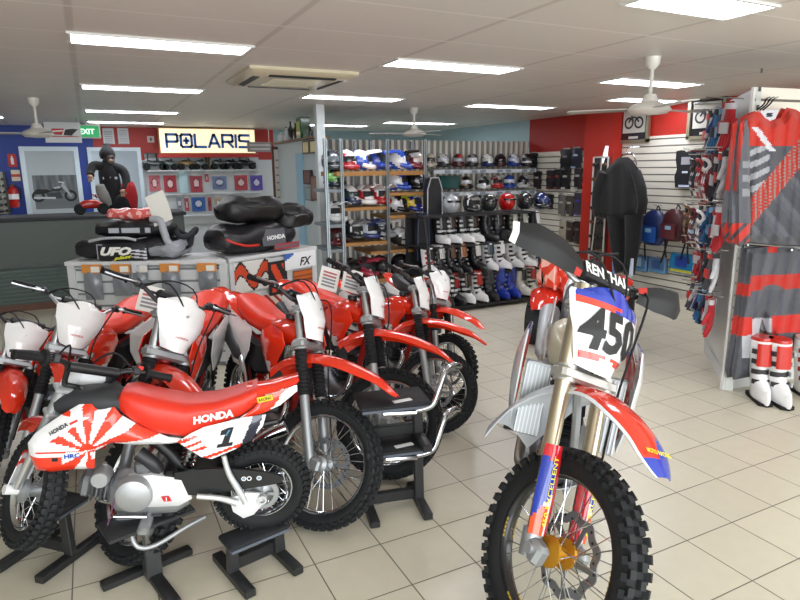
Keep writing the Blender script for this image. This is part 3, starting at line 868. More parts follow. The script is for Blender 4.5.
    # ---- bodywork
    if not pro:
        b = MB('gloss', 'red')
        loftbody(b, [(.28, .93, .04, .04), (.22, .94, .085, .06), (.10, .945, .105, .08), (-.04, .92, .095, .07), (-.14, .89, .08, .05)], 20, 'orange')
        T_ = b.build('fuel_tank', root)
        b = MB('black_metal', 'dk'); b.lathe([(.001, .028), (.03, .028), (.034, .02), (.034, 0)], (.10, 0, 1.025), (0, 0, 1), 16); b.build('fuel_cap', T_)
        for sg in (1, -1):
            b = MB('gloss', 'red')
            out = poly_dense([(.36, .92), (.30, .985), (.16, .985), (-.02, .93), (-.05, .87), (.03, .78), (.15, .71), (.24, .73), (.28, .82)])
            def sc_(x, z): return P['white'] if (z < .76+.3*(x-.1) and x < .2) else P['orange']
            plate2(b, out, sg*.130, .025, .006, 'orange', colfn=sc_); b.build('radiator_shroud', root)
        for sg in (1, -1):
            b = MB('matte', srgb('1c1d20')); b.box((.20, sg*.095, .70), (.06, .07, .24), Euler((0, math.radians(-14), 0)).to_matrix(), bev=.01); b.build('radiator', root)
        b = MB('vinyl', srgb('c8281a'))
        loftbody(b, [(.02, .945, .05, .03), (-.04, .95, .085, .05), (-.20, .93, .11, .07), (-.42, .935, .12, .08), (-.62, .965, .115, .075), (-.74, .985, .09, .05)], 18, 'orange' if tags != 8 else 'black')
        b.build('seat', root)
        b = MB('gloss', 'orange')
        fender(b, [(-.58, .90), (-.72, .93), (-.88, .965), (-1.02, .985), (-1.12, .985)], [(0, .19), (.4, .20), (.85, .17), (1, .08)], [(0, .06), (.5, .04), (1, .015)], colfn=lambda u, v: P['orange'])
        b.text('HONDA', V((-.80, 0, .952)), V((0, 1, 0)), V((.95, 0, -.22)), .03, 'white', 'paper', .03, width=.13)
        b.build('rear_fender', root)
        for sg in (1, -1):
            b = MB('gloss', 'white')
            plate2(b, poly_dense([(-.22, .89), (-.46, .90), (-.74, .925), (-.82, .88), (-.72, .70), (-.54, .585), (-.36, .60), (-.24, .74)]), sg*.135, .02, .006, 'white'); b.build('side_panel', root)
        b = MB('matte', srgb('202124')); b.box((-.30, 0, .70), (.26, .20, .22), bev=.03); b.build('air_box', root)
    else:
        b = MB('plastic', srgb('d9cfb4'))
        loftbody(b, [(.30, .88, .05, .05), (.23, .89, .12, .10), (.10, .90, .14, .105), (-.06, .89, .12, .08), (-.16, .87, .08, .05)], 20)
        T_ = b.build('fuel_tank', root)
        b = MB('plastic', 'black'); b.lathe([(.001, .03), (.032, .03), (.036, .02), (.036, 0)], (.10, 0, 1.0), (0, 0, 1), 16); b.build('fuel_cap', T_)
        for sg in (1, -1):
            b = MB('rough_metal', srgb('b9bdc0'))
            b.box((.27, sg*.145, .69), (.035, .10, .30), Euler((0, math.radians(-12), 0)).to_matrix(), bev=.006)
            for q in range(7): b.box((.292, sg*.145+(-3+q)*.0145, .69), (.008, .005, .28), Euler((0, math.radians(-12), 0)).to_matrix(), srgb('d5d8da'))
            b.build('radiator', root)
            b = MB('gloss', 'white')
            out = poly_dense([(.37, .90), (.30, .97), (.12, .96), (-.08, .90), (-.10, .85), (.04, .70), (.16, .55), (.26, .54), (.34, .66)])
            def sc_(x, z):
                if z > .86: return srgb('2b3fa6') if x < .25 else srgb('e8eaf0')
                if x+z*.5 < .47: return srgb('d94030')
                return srgb('e6ebf0')
            plate2(b, out, sg*.215, .035, .006, colfn=sc_)
            b.build('radiator_shroud', root)
            b = MB('plastic', 'white')
            plate2(b, poly_dense([(-.30, .86), (-.74, .90), (-.78, .86), (-.64, .70), (-.46, .63), (-.32, .66)]), sg*.135, .02, .006, 'white'); b.build('side_panel', root)
            # hand guards
            b = MB('matte', srgb('202125')); b.M = ST
            def hg(u, v):
                y = sg*(.15+(.33 if sg < 0 else .25)*u)
                w_ = lerp([(0, .03), (.3, .05), (.75, .055), (1, .035)], u)
                return hb(y, .045+.02*u+(v-.5)*2*w_, -.055-.035*math.sin(u*PI*.9)+.02*abs(v-.5)+.07*max(0, u-.72))
            b.grid(hg if sg > 0 else (lambda u, v: hg(u, 1-v)), 16, 8, colfn=(lambda u, v: srgb('e4e4e2') if u > .93 and sg < 0 else (srgb('b02a24') if u < .10 and v > .6 else srgb('0c0d10'))), thick=.004)
            b.build('hand_guard', H)
        b = MB('vinyl', srgb('26272b'))
        loftbody(b, [(.04, .945, .05, .03), (-.02, .95, .085, .045), (-.20, .935, .10, .05), (-.45, .935, .10, .045), (-.70, .965, .09, .03), (-.78, .975, .07, .015)], 18); b.build('seat', root)
        b = MB('gloss', 'white'); fender(b, [(-.62, .93), (-.76, .955), (-.92, .985), (-1.06, 1.0), (-1.16, .99)], [(0, .19), (.4, .20), (.85, .15), (1, .06)], [(0, .06), (.5, .04), (1, .015)]); b.build('rear_fender', root)
        b = MB('gloss', srgb('e6ebf0'))
        b.grid(lambda u, v: V((.24-.26*v, (u-.5)*.26, .30-.10*v+.10*abs(u-.5)**1.5*2)), 10, 6, thick=.004); b.build('skid_plate', root)
    return root, ST
mpx = lambda u, v, r: atz(u, v, r)
def place(u, v, r): p = atz(u, v, r); return (p.x, p.y)
bikeD, _ = dirt_bike('dirt_bike', 'red trail bike in the middle of the row, front wheel by stacked stands', place(323, 461, .29), -86, .85, 38, 9, 'trail', 3)
bikeE, _ = dirt_bike('dirt_bike', 'red trail bike directly behind the stacked black stands', place(389, 420, .29), -84, .85, 42, 9, 'trail', 0)
bikeF, _ = dirt_bike('dirt_bike', 'red trail bike second from the far end of the row, beyond the stacked stands', place(435, 388, .27), -84, .77, 40, 9, 'trail', 8)
bikeC, _ = dirt_bike('dirt_bike', 'red trail bike behind the small number 1 bike, with long black handlebar', place(141, 484, .30), -112, .88, 44, 11, 'trail', 0)
bikeB, _ = dirt_bike('dirt_bike', 'red trail bike behind the small bike\'s handlebar, with silver handlebar and lever', place(40, 456, .28), -118, .81, 38, 9, 'trail', 0, 'silver')
bike450, _ = dirt_bike('motocross_bike', 'white motocross bike with number 450 plate and gold front hub, standing alone on the tiles', place(557, 548, .345), -133, 1.0, 41, 9, 'pro', 0, 'silver')
bikeG, _ = dirt_bike('dirt_bike', 'farthest red trail bike, mostly hidden behind its neighbour near the boot display', place(447, 369, .26), -96, .74, 22, 8, 'trail', 8)
bikeH, _ = dirt_bike('dirt_bike', 'small red trail bike at the near row end, cut off by photo edge', place(-10, 450, .24), -118, .70, 36, 9, 'trail', 0)
# ================================================================== the small number 1 bike in front, on a lift stand
KA = 265.0
def ca(cx, cy, y=.1):
    """local (x forward, z up) from its side profile drawn on a 738-wide enlargement"""
    px, py = cx/2.306, 330+cy/2.306
    return ((265-px)/KA-.46-.2*y, .20+(490-py)/KA*1.08+.42*y)
def inv_ca(x, z, y=.1):
    return (265-(x+.46+.2*y)*KA)*2.306, (490-(z-.20-.42*y)*KA/1.08-330)*2.306
def mini_bike():
    root = thing('mini_dirt_bike', 'small red and white children\'s dirt bike with number 1 side plate, raised on a stand', 'motorbike')
    xf, xr, rf, rr = .455, -.46, .225, .205
    rk = math.radians(25); k = V((-math.sin(rk), 0, math.cos(rk))); fw = V((math.cos(rk), 0, math.sin(rk)))
    axle = V((xf, 0, rf)); Hd = lambda t, y=0, f=0: axle+k*t+fw*(f-.01)+V((0, y, 0))
    ST = rotM(Hd(0, 0, -.03), k, math.radians(-58)); I = Matrix.Identity(4)
    wheel(root, 'front_wheel', axle, rf, .075, ST, disc=False, hubr=.04, spokes=28)
    R_ = wheel(root, 'rear_wheel', V((xr, 0, rr)), rr, .085, I, disc=False, hubr=.042, spokes=28)
    b = MB('rough_metal', 'silver'); b.lathe([(.05, .066), (.068, .066), (.072, .062), (.068, .058), (.05, .058), (.05, .066)], (xr, 0, rr), (0, 1, 0), 40)
    for q in range(4): b.beam(V((xr, .062, rr))+V((math.cos(q*PI/2), 0, math.sin(q*PI/2)))*.02, V((xr, .062, rr))+V((math.cos(q*PI/2), 0, math.sin(q*PI/2)))*.055, .012, .006, (0, 1, 0))
    b.build('sprocket', R_)
    for sg in (1, -1):
        b = MB('metal', srgb('d5d8da')); b.M = ST; b.tube([Hd(.02, sg*.068), Hd(.24, sg*.068)], .018, 14); b.tube([Hd(.24, sg*.068), Hd(.46, sg*.068)], .022, 14, 'lgrey', 'rough_metal')
        f = b.build('fork_leg', root)
        b = MB('gloss', 'white'); b.M = ST
        def gp(u, v): a = (u-.5)*2.6; w_ = .034; return Hd(.0+.17*v, sg*.068)+fw*(w_*math.cos(a))+V((0, sg*w_*math.sin(a), 0))
        b.grid(gp if sg > 0 else (lambda u, v: gp(1-u, v)), 12, 14, colfn=lambda u, v: srgb('d8281a') if (.62 < v < .78 and u > .3) or (v > .9) else P['white'], thick=.003)
        b.tube([axle+V((0, sg*.05, 0)), axle+V((0, sg*.105, 0))], .020, 14, 'white'); b.build('fork_guard', f)
        b = MB('rubber', 'black'); b.M = ST; b.tube([Hd(.21, sg*.068), Hd(.26, sg*.068)], .027, 14); b.build('fork_seal', f)
    b = MB('rough_metal', srgb('c9ccd0')); b.M = ST
    b.box(Hd(.47), (.06, .20, .02), Euler((0, -rk, 0)).to_matrix(), bev=.006); b.box(Hd(.36), (.06, .19, .022), Euler((0, -rk, 0)).to_matrix(), bev=.006)
    b.build('triple_clamp', root)
    # handlebar with round-flanged grips and fat pad
    b = MB('black_metal', 'black'); b.M = ST
    hb = lambda y, up, bk: Hd(.48+up, y, -bk)
    path = [(-.30, .125, .05), (-.17, .125, .035), (-.10, .10, .02), (-.075, .02, .0), (-.05, .005, 0), (.05, .005, 0), (.075, .02, 0), (.10, .10, .02), (.17, .125, .035), (.30, .125, .05)]
    b.tube([hb(*p) for p in path], .011, 12, sub=3)
    H = b.build('handlebar', root)
    b = MB('vinyl', 'black'); b.M = ST; b.tube([hb(-.095, .095, .018), hb(.095, .095, .018)], .020, 14); b.build('crossbar_pad', H)
    for sg in (1, -1):
        b = MB('rubber', 'black'); b.M = ST
        b.lathe([(.015, 0), (.030, 0), (.030, .012), (.016, .016), (.0155, .10), (.018, .104), (.018, .112), (.002, .113)], hb(sg*.19, .125, .037), (hb(sg*.30, .125, .05)-hb(sg*.19, .125, .037)), 18); b.build('grip', H)
        b = MB('black_metal', 'dk'); b.M = ST; b.tube([hb(sg*.15, .12, .0), hb(sg*.2, .115, -.02), hb(sg*.30, .118, .012)], [.007, .005, .006], 8, sub=3); b.box(hb(sg*.155, .125, .03), (.035, .03, .035), bev=.006)
        if sg < 0: b.box(hb(sg*.165, .14, .03), (.02, .02, .015), col='red', mat='plastic')
        b.build('brake_lever', H)
    b = MB('rubber', 'black'); b.M = ST
    for y0, y1 in ((.14, .05), (-.15, -.03)):
        b.tube([hb(y0, .12, .0), hb(y0*.6, .14, -.07), hb(y1, .04, -.09), Hd(.36, y1, .05), Hd(.2, y1*1.8, .04)], .004, 6, sub=4)
    b.build('control_cable', H)
    b = MB('gloss', 'white'); b.M = ST
    b.grid(lambda u, v: Hd(.36+.20*v, (u-.5)*lerp([(0, .11), (.7, .17), (1, .13)], v), .06-.05*abs(u-.5)*2), 10, 10, thick=.003); b.build('number_plate', root)
    b = MB('gloss', 'red'); b.M = ST
    fender(b, [(xf-.24, rf+.21), (xf-.12, rf+.285), (xf+.0, rf+.29), (xf+.12, rf+.27), (xf+.24, rf+.20)], [(0, .09), (.3, .12), (.75, .12), (1, .05)], [(0, .04), (.5, .03), (1, .01)], colfn=lambda u, v: P['orange']); b.build('front_fender', root)
    # frame, engine
    b = MB('black_metal', srgb('17181a'))
    b.tube([Hd(.46, 0, -.04), V((.12, 0, .52)), V((-.05, 0, .42)), V((-.14, 0, .30))], .024, 10, sub=3); b.tube([Hd(.34, 0, -.03), Hd(.50, 0, -.03)], .026, 12)
    for sg in (1, -1): b.tube([V((-.02, sg*.06, .47)), V((-.35, sg*.07, .50)), V((-.52, sg*.06, .53))], .011, 8)
    b.box((-.10, 0, .25), (.05, .16, .16), bev=.01); b.build('frame', root)
    b = MB('rough_metal', srgb('a9adb0')); z0 = ca(300, 360)
    loftbody(b, [(-.17, .215, .06, .06), (-.12, .215, .085, .085), (.02, .21, .09, .085), (.10, .215, .08, .08), (.14, .22, .04, .05)], 18, power=3.2)
    E_ = b.build('engine', root)
    b = MB('rough_metal', srgb('8a8d90')); b.M = Matrix.Translation((.10, 0, .235)) @ Matrix.Rotation(math.radians(78), 4, 'Y')
    for q in range(7): b.box((0, 0, q*.016), (.105 if q % 2 == 0 else .09, .11 if q % 2 == 0 else .09, .009 if q % 2 == 0 else .02), bev=.008)
    b.box((0, 0, .125), (.09, .10, .05), bev=.015); b.build('cylinder', E_)
    b = MB('rough_metal', 'lgrey'); p = ca(190, 332); b.lathe([(.001, .012), (.03, .012), (.036, .004), (.036, -.06)], (p[0]-.05, .07, p[1]), (0, 1, 0), 22); b.build('valve_cover', E_)
    b = MB('plastic', srgb('d9dadb')); out = poly_dense([ca(*p) for p in ((262, 345), (285, 325), (340, 322), (412, 335), (432, 385), (400, 402), (300, 402), (268, 385))], .03)
    plate2(b, out, .085, .022, .03, colfn=lambda x, z: srgb('dedfe0'))
    q = ca(300, 362); b.lathe([(.001, .046), (.05, .044), (.066, .036), (.072, .02), (.075, .0)], (q[0], .085, q[1]), (0, 1, 0), 30, srgb('b9bcbf'), 'rough_metal')
    q = ca(374, 374); dg = .016
    b.prism([(q[0]-dg*1.2, q[1]-dg*.7), (q[0]+dg*.6, q[1]-dg*.7), (q[0]+dg*1.2, q[1]+dg*.7), (q[0]-dg*.6, q[1]+dg*.7)], .109, .112, 'y', srgb('c8202a'), 'paper')
    b.text('1', V((q[0], .1125, q[1])), (-1, 0, 0), (0, 0, 1), .015, 'white', 'paper', .04)
    b.build('engine_cover', E_)
    b = MB('black_metal', 'dk'); b.tube([V((.02, .04, .40)), V((-.03, .05, .36)), V((-.06, .05, .32))], [.03, .028, .02], 12, sub=3); b.box((.0, .03, .345), (.07, .08, .06), bev=.012, col='grey', mat='rough_metal'); b.build('carburettor', E_)
    b = MB('chrome', 'steel'); p1, p2 = ca(385, 440), ca(490, 462)
    b.tube([V((.16, -.03, .23)), V((.20, -.05, .16)), V((.10, -.08, .12)), V((-.2, -.09, .16)), V((-.45, -.11, .36)), V((-.56, -.11, .42))], [.015]*3+[.018, .03, .03], 12, sub=4); b.build('exhaust_pipe', root)
    # peg bar, gear lever, kick-stand, swing arm
    b = MB('rough_metal', srgb('9a9da0')); b.box((-.01, .0, .105), (.26, .07, .02), bev=.006)
    q = ca(330, 420)
    for sg in (1, -1): b.box((q[0], sg*.16, q[1]-.0), (.045, .10, .03), bev=.008)
    b.tube([V((q[0], -.12, q[1])), V((q[0], .12, q[1]))], .012, 10); b.build('footpeg', root)
    b = MB('chrome', 'steel'); b.tube([V((*ca(255, 408)[:1], .12, ca(255, 408)[1])), V((ca(330, 412)[0], .125, ca(330, 412)[1]))], .006, 8); b.tube([V((ca(240, 430)[0], .115, ca(240, 430)[1])), V((ca(265, 345)[0], .115, ca(265, 345)[1]))], .003, 8, srgb('6a4060'), 'plastic'); b.build('gear_lever', root)
    b = MB('black_metal', srgb('1a1b1d'))
    out = [ca(*p) for p in ((392, 318), (470, 312), (560, 318), (640, 335), (650, 352), (600, 362), (500, 372), (415, 375), (392, 355))]
    b.prism(curve2(out+[out[0]], 3)[:-1], .075, .088, 'y'); b.prism(curve2(out+[out[0]], 3)[:-1], -.088, -.075, 'y')
    for txt, cx in (('\u00ae', 555), ('O', 568), ('\u00a9', 592)):
        q = ca(cx, 340); b.lathe([(.0065, .0), (.010, 0)], (q[0], .0885, q[1]), (0, 1, 0), 20, 'white', 'paper'); b.lathe([(.001, .0), (.0045, 0)], (q[0], .0887, q[1]), (0, 1, 0), 14, srgb('7fb8e0'), 'paper') if cx != 568 else None
    b.build('swingarm', root)
    b = MB('rough_metal', srgb('dfe2e4'))
    q = [ca(*p) for p in ((508, 275), (520, 320), (545, 365), (560, 395))]; b.tube([V((x, .105, z)) for x, z in q], [.010, .012, .014, .014], 12, sub=3)
    q = [ca(*p) for p in ((445, 370), (500, 378), (540, 392))]; b.tube([V((x, .115, z)) for x, z in q], [.011, .012, .016], 12, sub=3)
    q = ca(565, 395); plate2(b, poly_dense([ca(*p) for p in ((520, 385), (560, 372), (605, 378), (610, 395), (580, 430), (555, 438), (530, 420))], .03), .10, .012, .012)
    q = ca(600, 388); b.lathe([(.012, .02), (.02, .02), (.022, 0)], (q[0], .10, q[1]), (0, 1, 0), 14)
    b.build('rear_strut', root)
    b = MB('chrome', 'steel')
    q0, q1 = V((-.16, 0, .33)), V((-.20, 0, .48)); b.tube([q0, q1], .022, 12)
    for q in range(8): b.lathe([(.022, -.006), (.032, 0), (.022, .006)], q0.lerp(q1, q/8), q1-q0, 14)
    b.build('rear_shock', root)
    # ---- bodywork: white tank panels with red rays, red seat, number plates
    out = [ca(*p) for p in ((75, 235), (90, 215), (112, 198), (150, 172), (188, 150), (214, 150), (226, 163), (262, 158), (275, 176), (320, 205), (380, 232), (446, 240), (380, 247), (300, 246), (252, 240), (216, 258), (212, 300), (165, 300), (120, 304), (88, 298), (76, 262))]
    O_ = V((ca(205, 250)[0], 0, ca(205, 250)[1]))
    def rays(x, z):
        px, py = inv_ca(x, z)
        if py > 262 and px < 150: return P['orange']
        if px < 215 and 172 < py < 232 and (py-(232-(px-80)*.62)) < 22 and (py-(232-(px-80)*.62)) > -34 and px > 95: return P['white']
        a = math.degrees(math.atan2(250-py, px-205))
        if px < 95: return P['white']
        r_ = math.hypot(px-205, py-250)
        if a < -5 or a > 185: 
            return P['white'] if int((a+360)/26) % 2 else P['orange']
        return P['white'] if int((a+7)/17) % 2 == 0 and r_ > 18 else P['orange']
    for sg in (1, -1):
        b = MB('gloss', 'white')
        # finer panel: rows of quads between outline and inside
        plate2fine(b, out, sg*.085, .030, .006, rays)
        if sg > 0:
            for txt, cx, cy, h, w_, c_ in (('HONDA', 148, 196, .016, .075, srgb('2a2a30')), ('HRC', 172, 259, .017, .055, srgb('2a50b0'))):
                q = ca(cx, cy); sl = .62 if txt == 'HONDA' else .08
                b.text(txt, V((q[0], .1175, q[1])), V((-1, 0, sl)), V((sl*.6, 0, 1)), h, c_, 'paper', .04, width=w_)
            q = ca(135, 267); b.box((q[0], .115, q[1]), (.02, .004, .014), col=srgb('18181c'), mat='paper')
            q = ca(180, 182); b.box((q[0], .1165, q[1]), (.03, .004, .008), Euler((0, .5, 0)).to_matrix(), col=srgb('d02a24'), mat='paper')
        b.build('tank_panel', root)
    b = MB('matte', srgb('2a2c2f')); loftbody(b, [(ca(120, 0)[0], .60, .03, .03), (ca(170, 0)[0], .615, .07, .05), (ca(240, 0)[0], .62, .085, .05), (ca(290, 0)[0], .60, .06, .04)], 16); b.build('fuel_tank', root)
    b = MB('vinyl', srgb('d62a1a'))
    secs = []
    for cx, top, bot, w in ((258, 152, 172, .04), (275, 130, 180, .075), (300, 128, 200, .092), (350, 143, 228, .10), (420, 158, 240, .10), (490, 152, 215, .095), (550, 134, 190, .09), (585, 122, 168, .075)):
        x, zt_ = ca(cx, top); zb_ = ca(cx, bot)[1]; secs.append((x, (zt_+zb_)/2, w, (zt_-zb_)/2, 3.4))
    loftbody(b, secs, 20, srgb('d8301c'))
    S_ = None
    q = ca(485, 180); b.text('HONDA', V((q[0], .103, q[1])), V((-1, 0, .20)), V((.0, 0, 1)), .030, 'white', 'paper', .05, width=.155)
    b.build('seat', root)
    b = MB('gloss', 'orange')
    f0 = [ca(560, 132), ca(610, 126), ca(650, 116), ca(684, 108)]
    fender(b, [(x, z+.008) for x, z in f0], [(0, .18), (.5, .17), (1, .09)], [(0, .05), (.5, .045), (1, .012)], colfn=lambda u, v: P['white'] if (u > .9 and .25 < v < .6) else P['orange'])
    b.build('rear_fender', root)
    b = MB('gloss', 'orange')
    out2 = [ca(*p) for p in ((575, 168), (600, 140), (680, 112), (681, 126), (640, 160), (600, 178), (560, 190), (520, 205))]
    plate2(b, poly_dense(out2, .03), .088, .006, .005, colfn=lambda x, z: P['white'] if int(((x+z*.6)*22)) % 3 == 0 else P['orange'])
    q = ca(604, 141); b.box((q[0], .098, q[1]), (.06, .004, .022), Euler((0, .22, 0)).to_matrix(), srgb('e8c81e'), 'paper'); b.text('TWIN AIR', V((q[0], .1005, q[1])), V((-1, 0, .22)), V((.1, 0, 1)), .012, srgb('1c3a1c'), 'paper', .04, width=.05) if False else b.text('RACING', V((q[0], .1005, q[1])), V((-1, 0, .22)), V((.1, 0, 1)), .012, srgb('1c3a1c'), 'paper', .04, width=.05)
    b.build('tail_panel', root)
    outp = [ca(*p) for p in ((402, 238), (430, 220), (462, 205), (510, 194), (556, 184), (607, 178), (600, 205), (575, 235), (535, 260), (480, 282), (455, 276), (425, 255))]
    for sg in (1, -1):
        b = MB('gloss', 'white')
        cx_, cz_ = ca(515, 228)
        def pc(x, z):
            px, py = inv_ca(x, z)
            if px > 572 + (py-190)*-.4 and px < 596 + (py-190)*-.4: return srgb('1c2036')
            if px > 596 + (py-190)*-.4: return P['white']
            if px < 470 and py < 262 and (((px-402)*.42+py) % 17) < 7 and px < 440+(py-215)*.8: return P['orange']
            if 268 < py+(px-480)*.35 < 276: return P['orange']
            return P['white']
        plate2fine(b, outp, sg*.105, .010, .005, pc)
        q = ca(518, 228)
        one = [(492, 252), (494, 244), (504, 242), (512, 220), (500, 222), (503, 211), (520, 204), (532, 203), (520, 240), (530, 239), (528, 247)]
        b.prism([ca(*p) for p in one], sg*.1155, sg*.1175, 'y', srgb('15151c'), 'paper')
        for r in range(5):
            b.box((q[0]-.003*r+.006, sg*.1178, q[1]+.012+.005*r), (.006, .001, .003), col=srgb('58a8d8'), mat='paper') if sg > 0 else None
        b.build('side_number_plate', root)
    return root
def plate2fine(b, outline, y, bulge, thick, colfn, d=.0075):
    """domed side panel cut into a fine lattice so that printed graphics stay sharp"""
    poly = [(p[0], p[1]) for p in outline]; sg = 1 if y >= 0 else -1
    import mathutils
    from mathutils.geometry import delaunay_2d_cdt
    xs = [p[0] for p in poly]; zs_ = [p[1] for p in poly]
    pts = [V(p) for p in poly_dense(poly, d)]; nb = len(pts)
    edges = [(i, (i+1) % nb) for i in range(nb)]
    def inside(x, z):
        c = False; n = len(poly)
        for i in range(n):
            (x1, z1), (x2, z2) = poly[i], poly[i-1]
            if (z1 > z) != (z2 > z) and x < (x2-x1)*(z-z1)/(z2-z1)+x1: c = not c
        return c
    def dist(x, z):
        m = 9
        for i in range(len(poly)):
            a, c_ = V(poly[i-1]), V(poly[i]); e = c_-a; t = max(0, min(1, (V((x, z))-a).dot(e)/max(e.length_squared, 1e-9))); m = min(m, (a+e*t-V((x, z))).length)
        return m
    x = min(xs)
    while x < max(xs):
        z = min(zs_)
        while z < max(zs_):
            if inside(x, z) and dist(x, z) > d*.5: pts.append(V((x, z)))
            z += d
        x += d
    vs, _, fs, *_ = delaunay_2d_cdt([V((p[0], p[1])) for p in pts], edges, [], 1, 1e-6)
    D = {}
    out = []
    for i, p in enumerate(vs):
        q = min(dist(p[0], p[1])/.05, 1); out.append((p[0], y+sg*bulge*(1-(1-q)**2), p[1]))
    cols = [colfn(sum(vs[i][0] for i in f)/len(f), sum(vs[i][1] for i in f)/len(f)) for f in fs]
    # make the outer face look outwards
    F = []
    for f in fs:
        a = sum(vs[f[i]][0]*vs[f[(i+1) % len(f)]][1]-vs[f[(i+1) % len(f)]][0]*vs[f[i]][1] for i in range(len(f)))
        f = tuple(f)
        F.append(f if (a < 0) == (sg > 0) else tuple(reversed(f)))
    N = len(out); back = [(p[0], p[1]-sg*thick, p[2]) for p in out]
    allf = F+[tuple(N+i for i in reversed(f)) for f in F]
    return b.add(out+back, allf, None, 'gloss', True, cols+cols)
mini = mini_bike()
def seat_mini():
    a, c = atz(262, 486, .34), atz(28, 497, .40)
    # straight-ahead front axle -> heading; scale so that both hubs stand where the photo has them
    d = c-a; sc = d.length/.905
    yaw = math.atan2(d.y, d.x); pit = -math.asin(d.z/d.length)
    R = Matrix.Rotation(yaw, 4, 'Z') @ Matrix.Rotation(pit, 4, 'Y') @ Matrix.Rotation(math.radians(-2), 4, 'X') @ Matrix.Scale(sc, 4)
    p = R @ V((-.46, 0, .205))
    mini.matrix_world = Matrix.Translation(a-p) @ R
    return sc
MINI_S = seat_mini()
print('mini scale', MINI_S)
# ================================================================== lift stands (black folding frames with a rubber top)
def lift_stand(label, loc, rotz, h=.34, w=.30, hook=0, tw=.21, flare=.10, group=None, top=True):
    t = thing('lift_stand', label, 'stand', loc, rotz, group)
    for sg in (1, -1):
        b = MB('black_metal', srgb('232425')); b.box((sg*w*.42, 0, .018), (.045, .32, .034), bev=.004); b.build('foot_bar', t)
        b = MB('black_metal', srgb('2a2b2c')); b.beam((sg*w*.42, .0, .03), (sg*w*.40, .0, h-.02), .045, .03, (0, 1, 0), bev=.004); b.build('leg', t)
    b = MB('black_metal', srgb('232425')); b.box((0, .02, .05), (w*.84, .03, .055), bev=.004); b.build('cross_brace', t)
    if top:
        b = MB('rubber', srgb('26272a')); b.box((0, 0, h-.006), (w*1.06, tw, .022), bev=.006); p = b.build('top_plate', t)
        b = MB('black_metal', srgb('5c6470')); b.box((0, 0, h-.022), (w*1.0, tw*.96, .012)); 
        b.build('plate_rim', p)
    if hook:
        b = MB('chrome', 'steel')
        b.tube([V((w*.30, -tw*.42, h-.04)), V((w*.55, -tw*.44, h-.02)), V((w*.68, -tw*.40, h+.06)), V((w*.80, -tw*.30, h+.13)), V((w*.98, -.02, h+.14)), V((w*1.15, .03, h+.11))], .014, 12, sub=5)
        b.tube([V((-w*.2, -tw*.47, h-.035)), V((w*.3, -tw*.46, h-.045))], .012, 8)
        l = b.build('lift_lever', t)
        b = MB('rubber', 'black'); b.tube([V((w*1.10, .02, h+.12)), V((w*1.20, .04, h+.10))], .017, 10); b.build('lever_grip', l)
        b = MB('paper', srgb('e6e6e6')); b.box((w*.12, -tw*.3, h+.006), (.09, .028, .002), Euler((0, 0, .2)).to_matrix()); b.build('sticker', t)
    return t
lift_stand('black lift stand on the floor with silver lever, lower of the two stacked stands', (1.165, 2.42, 0), -.22, .34, .30, 1)
lift_stand('black lift stand with silver lever, upper one stacked on another stand', (1.16, 2.425, .34), -.22, .22, .31, 1)
lift_stand('black lift stand with plain top standing by the small bike\'s front wheel', (-.31, 2.76, 0), -.785, .25, .27, 0)
lift_stand('low black frame stand beneath the rear wheel of the small bike', (.46, 2.27, 0), .22, .17, .25, 0, top=True, tw=.12)
# centre stand under the engine: single post on a cross foot
def centre_stand():
    h = .275
    t = thing('lift_stand', 'black post stand with cross foot and flat plate under the small bike\'s engine', 'stand', (.07, 2.40, 0), .25)
    b = MB('black_metal', srgb('232425')); b.box((0, .06, .015), (.36, .05, .03), bev=.004); b.box((0, -.06, .014), (.05, .34, .028), bev=.004); b.build('cross_foot', t)
    b = MB('rough_metal', srgb('8a8a84')); b.box((.0, .0, h*.74), (.045, .045, h*.44)); p = b.build('inner_post', t)
    b = MB('black_metal', srgb('3a3b3c')); b.box((.0, .0, h*.28), (.06, .06, h*.52), bev=.004); b.build('post', t)
    b = MB('black_metal', srgb('2c2d2f')); b.box((0, 0, h-.008), (.33, .16, .016), bev=.003); b.build('top_plate', t)
    b = MB('chrome', 'steel'); b.tube([V((-.08, -.06, h-.02)), V((-.07, -.09, h-.06)), V((-.01, -.10, h-.075)), V((.12, -.09, h-.055)), V((.20, -.08, h-.05))], .009, 10, 'lgrey', 'rough_metal', sub=4); b.build('lift_lever', t)
centre_stand()
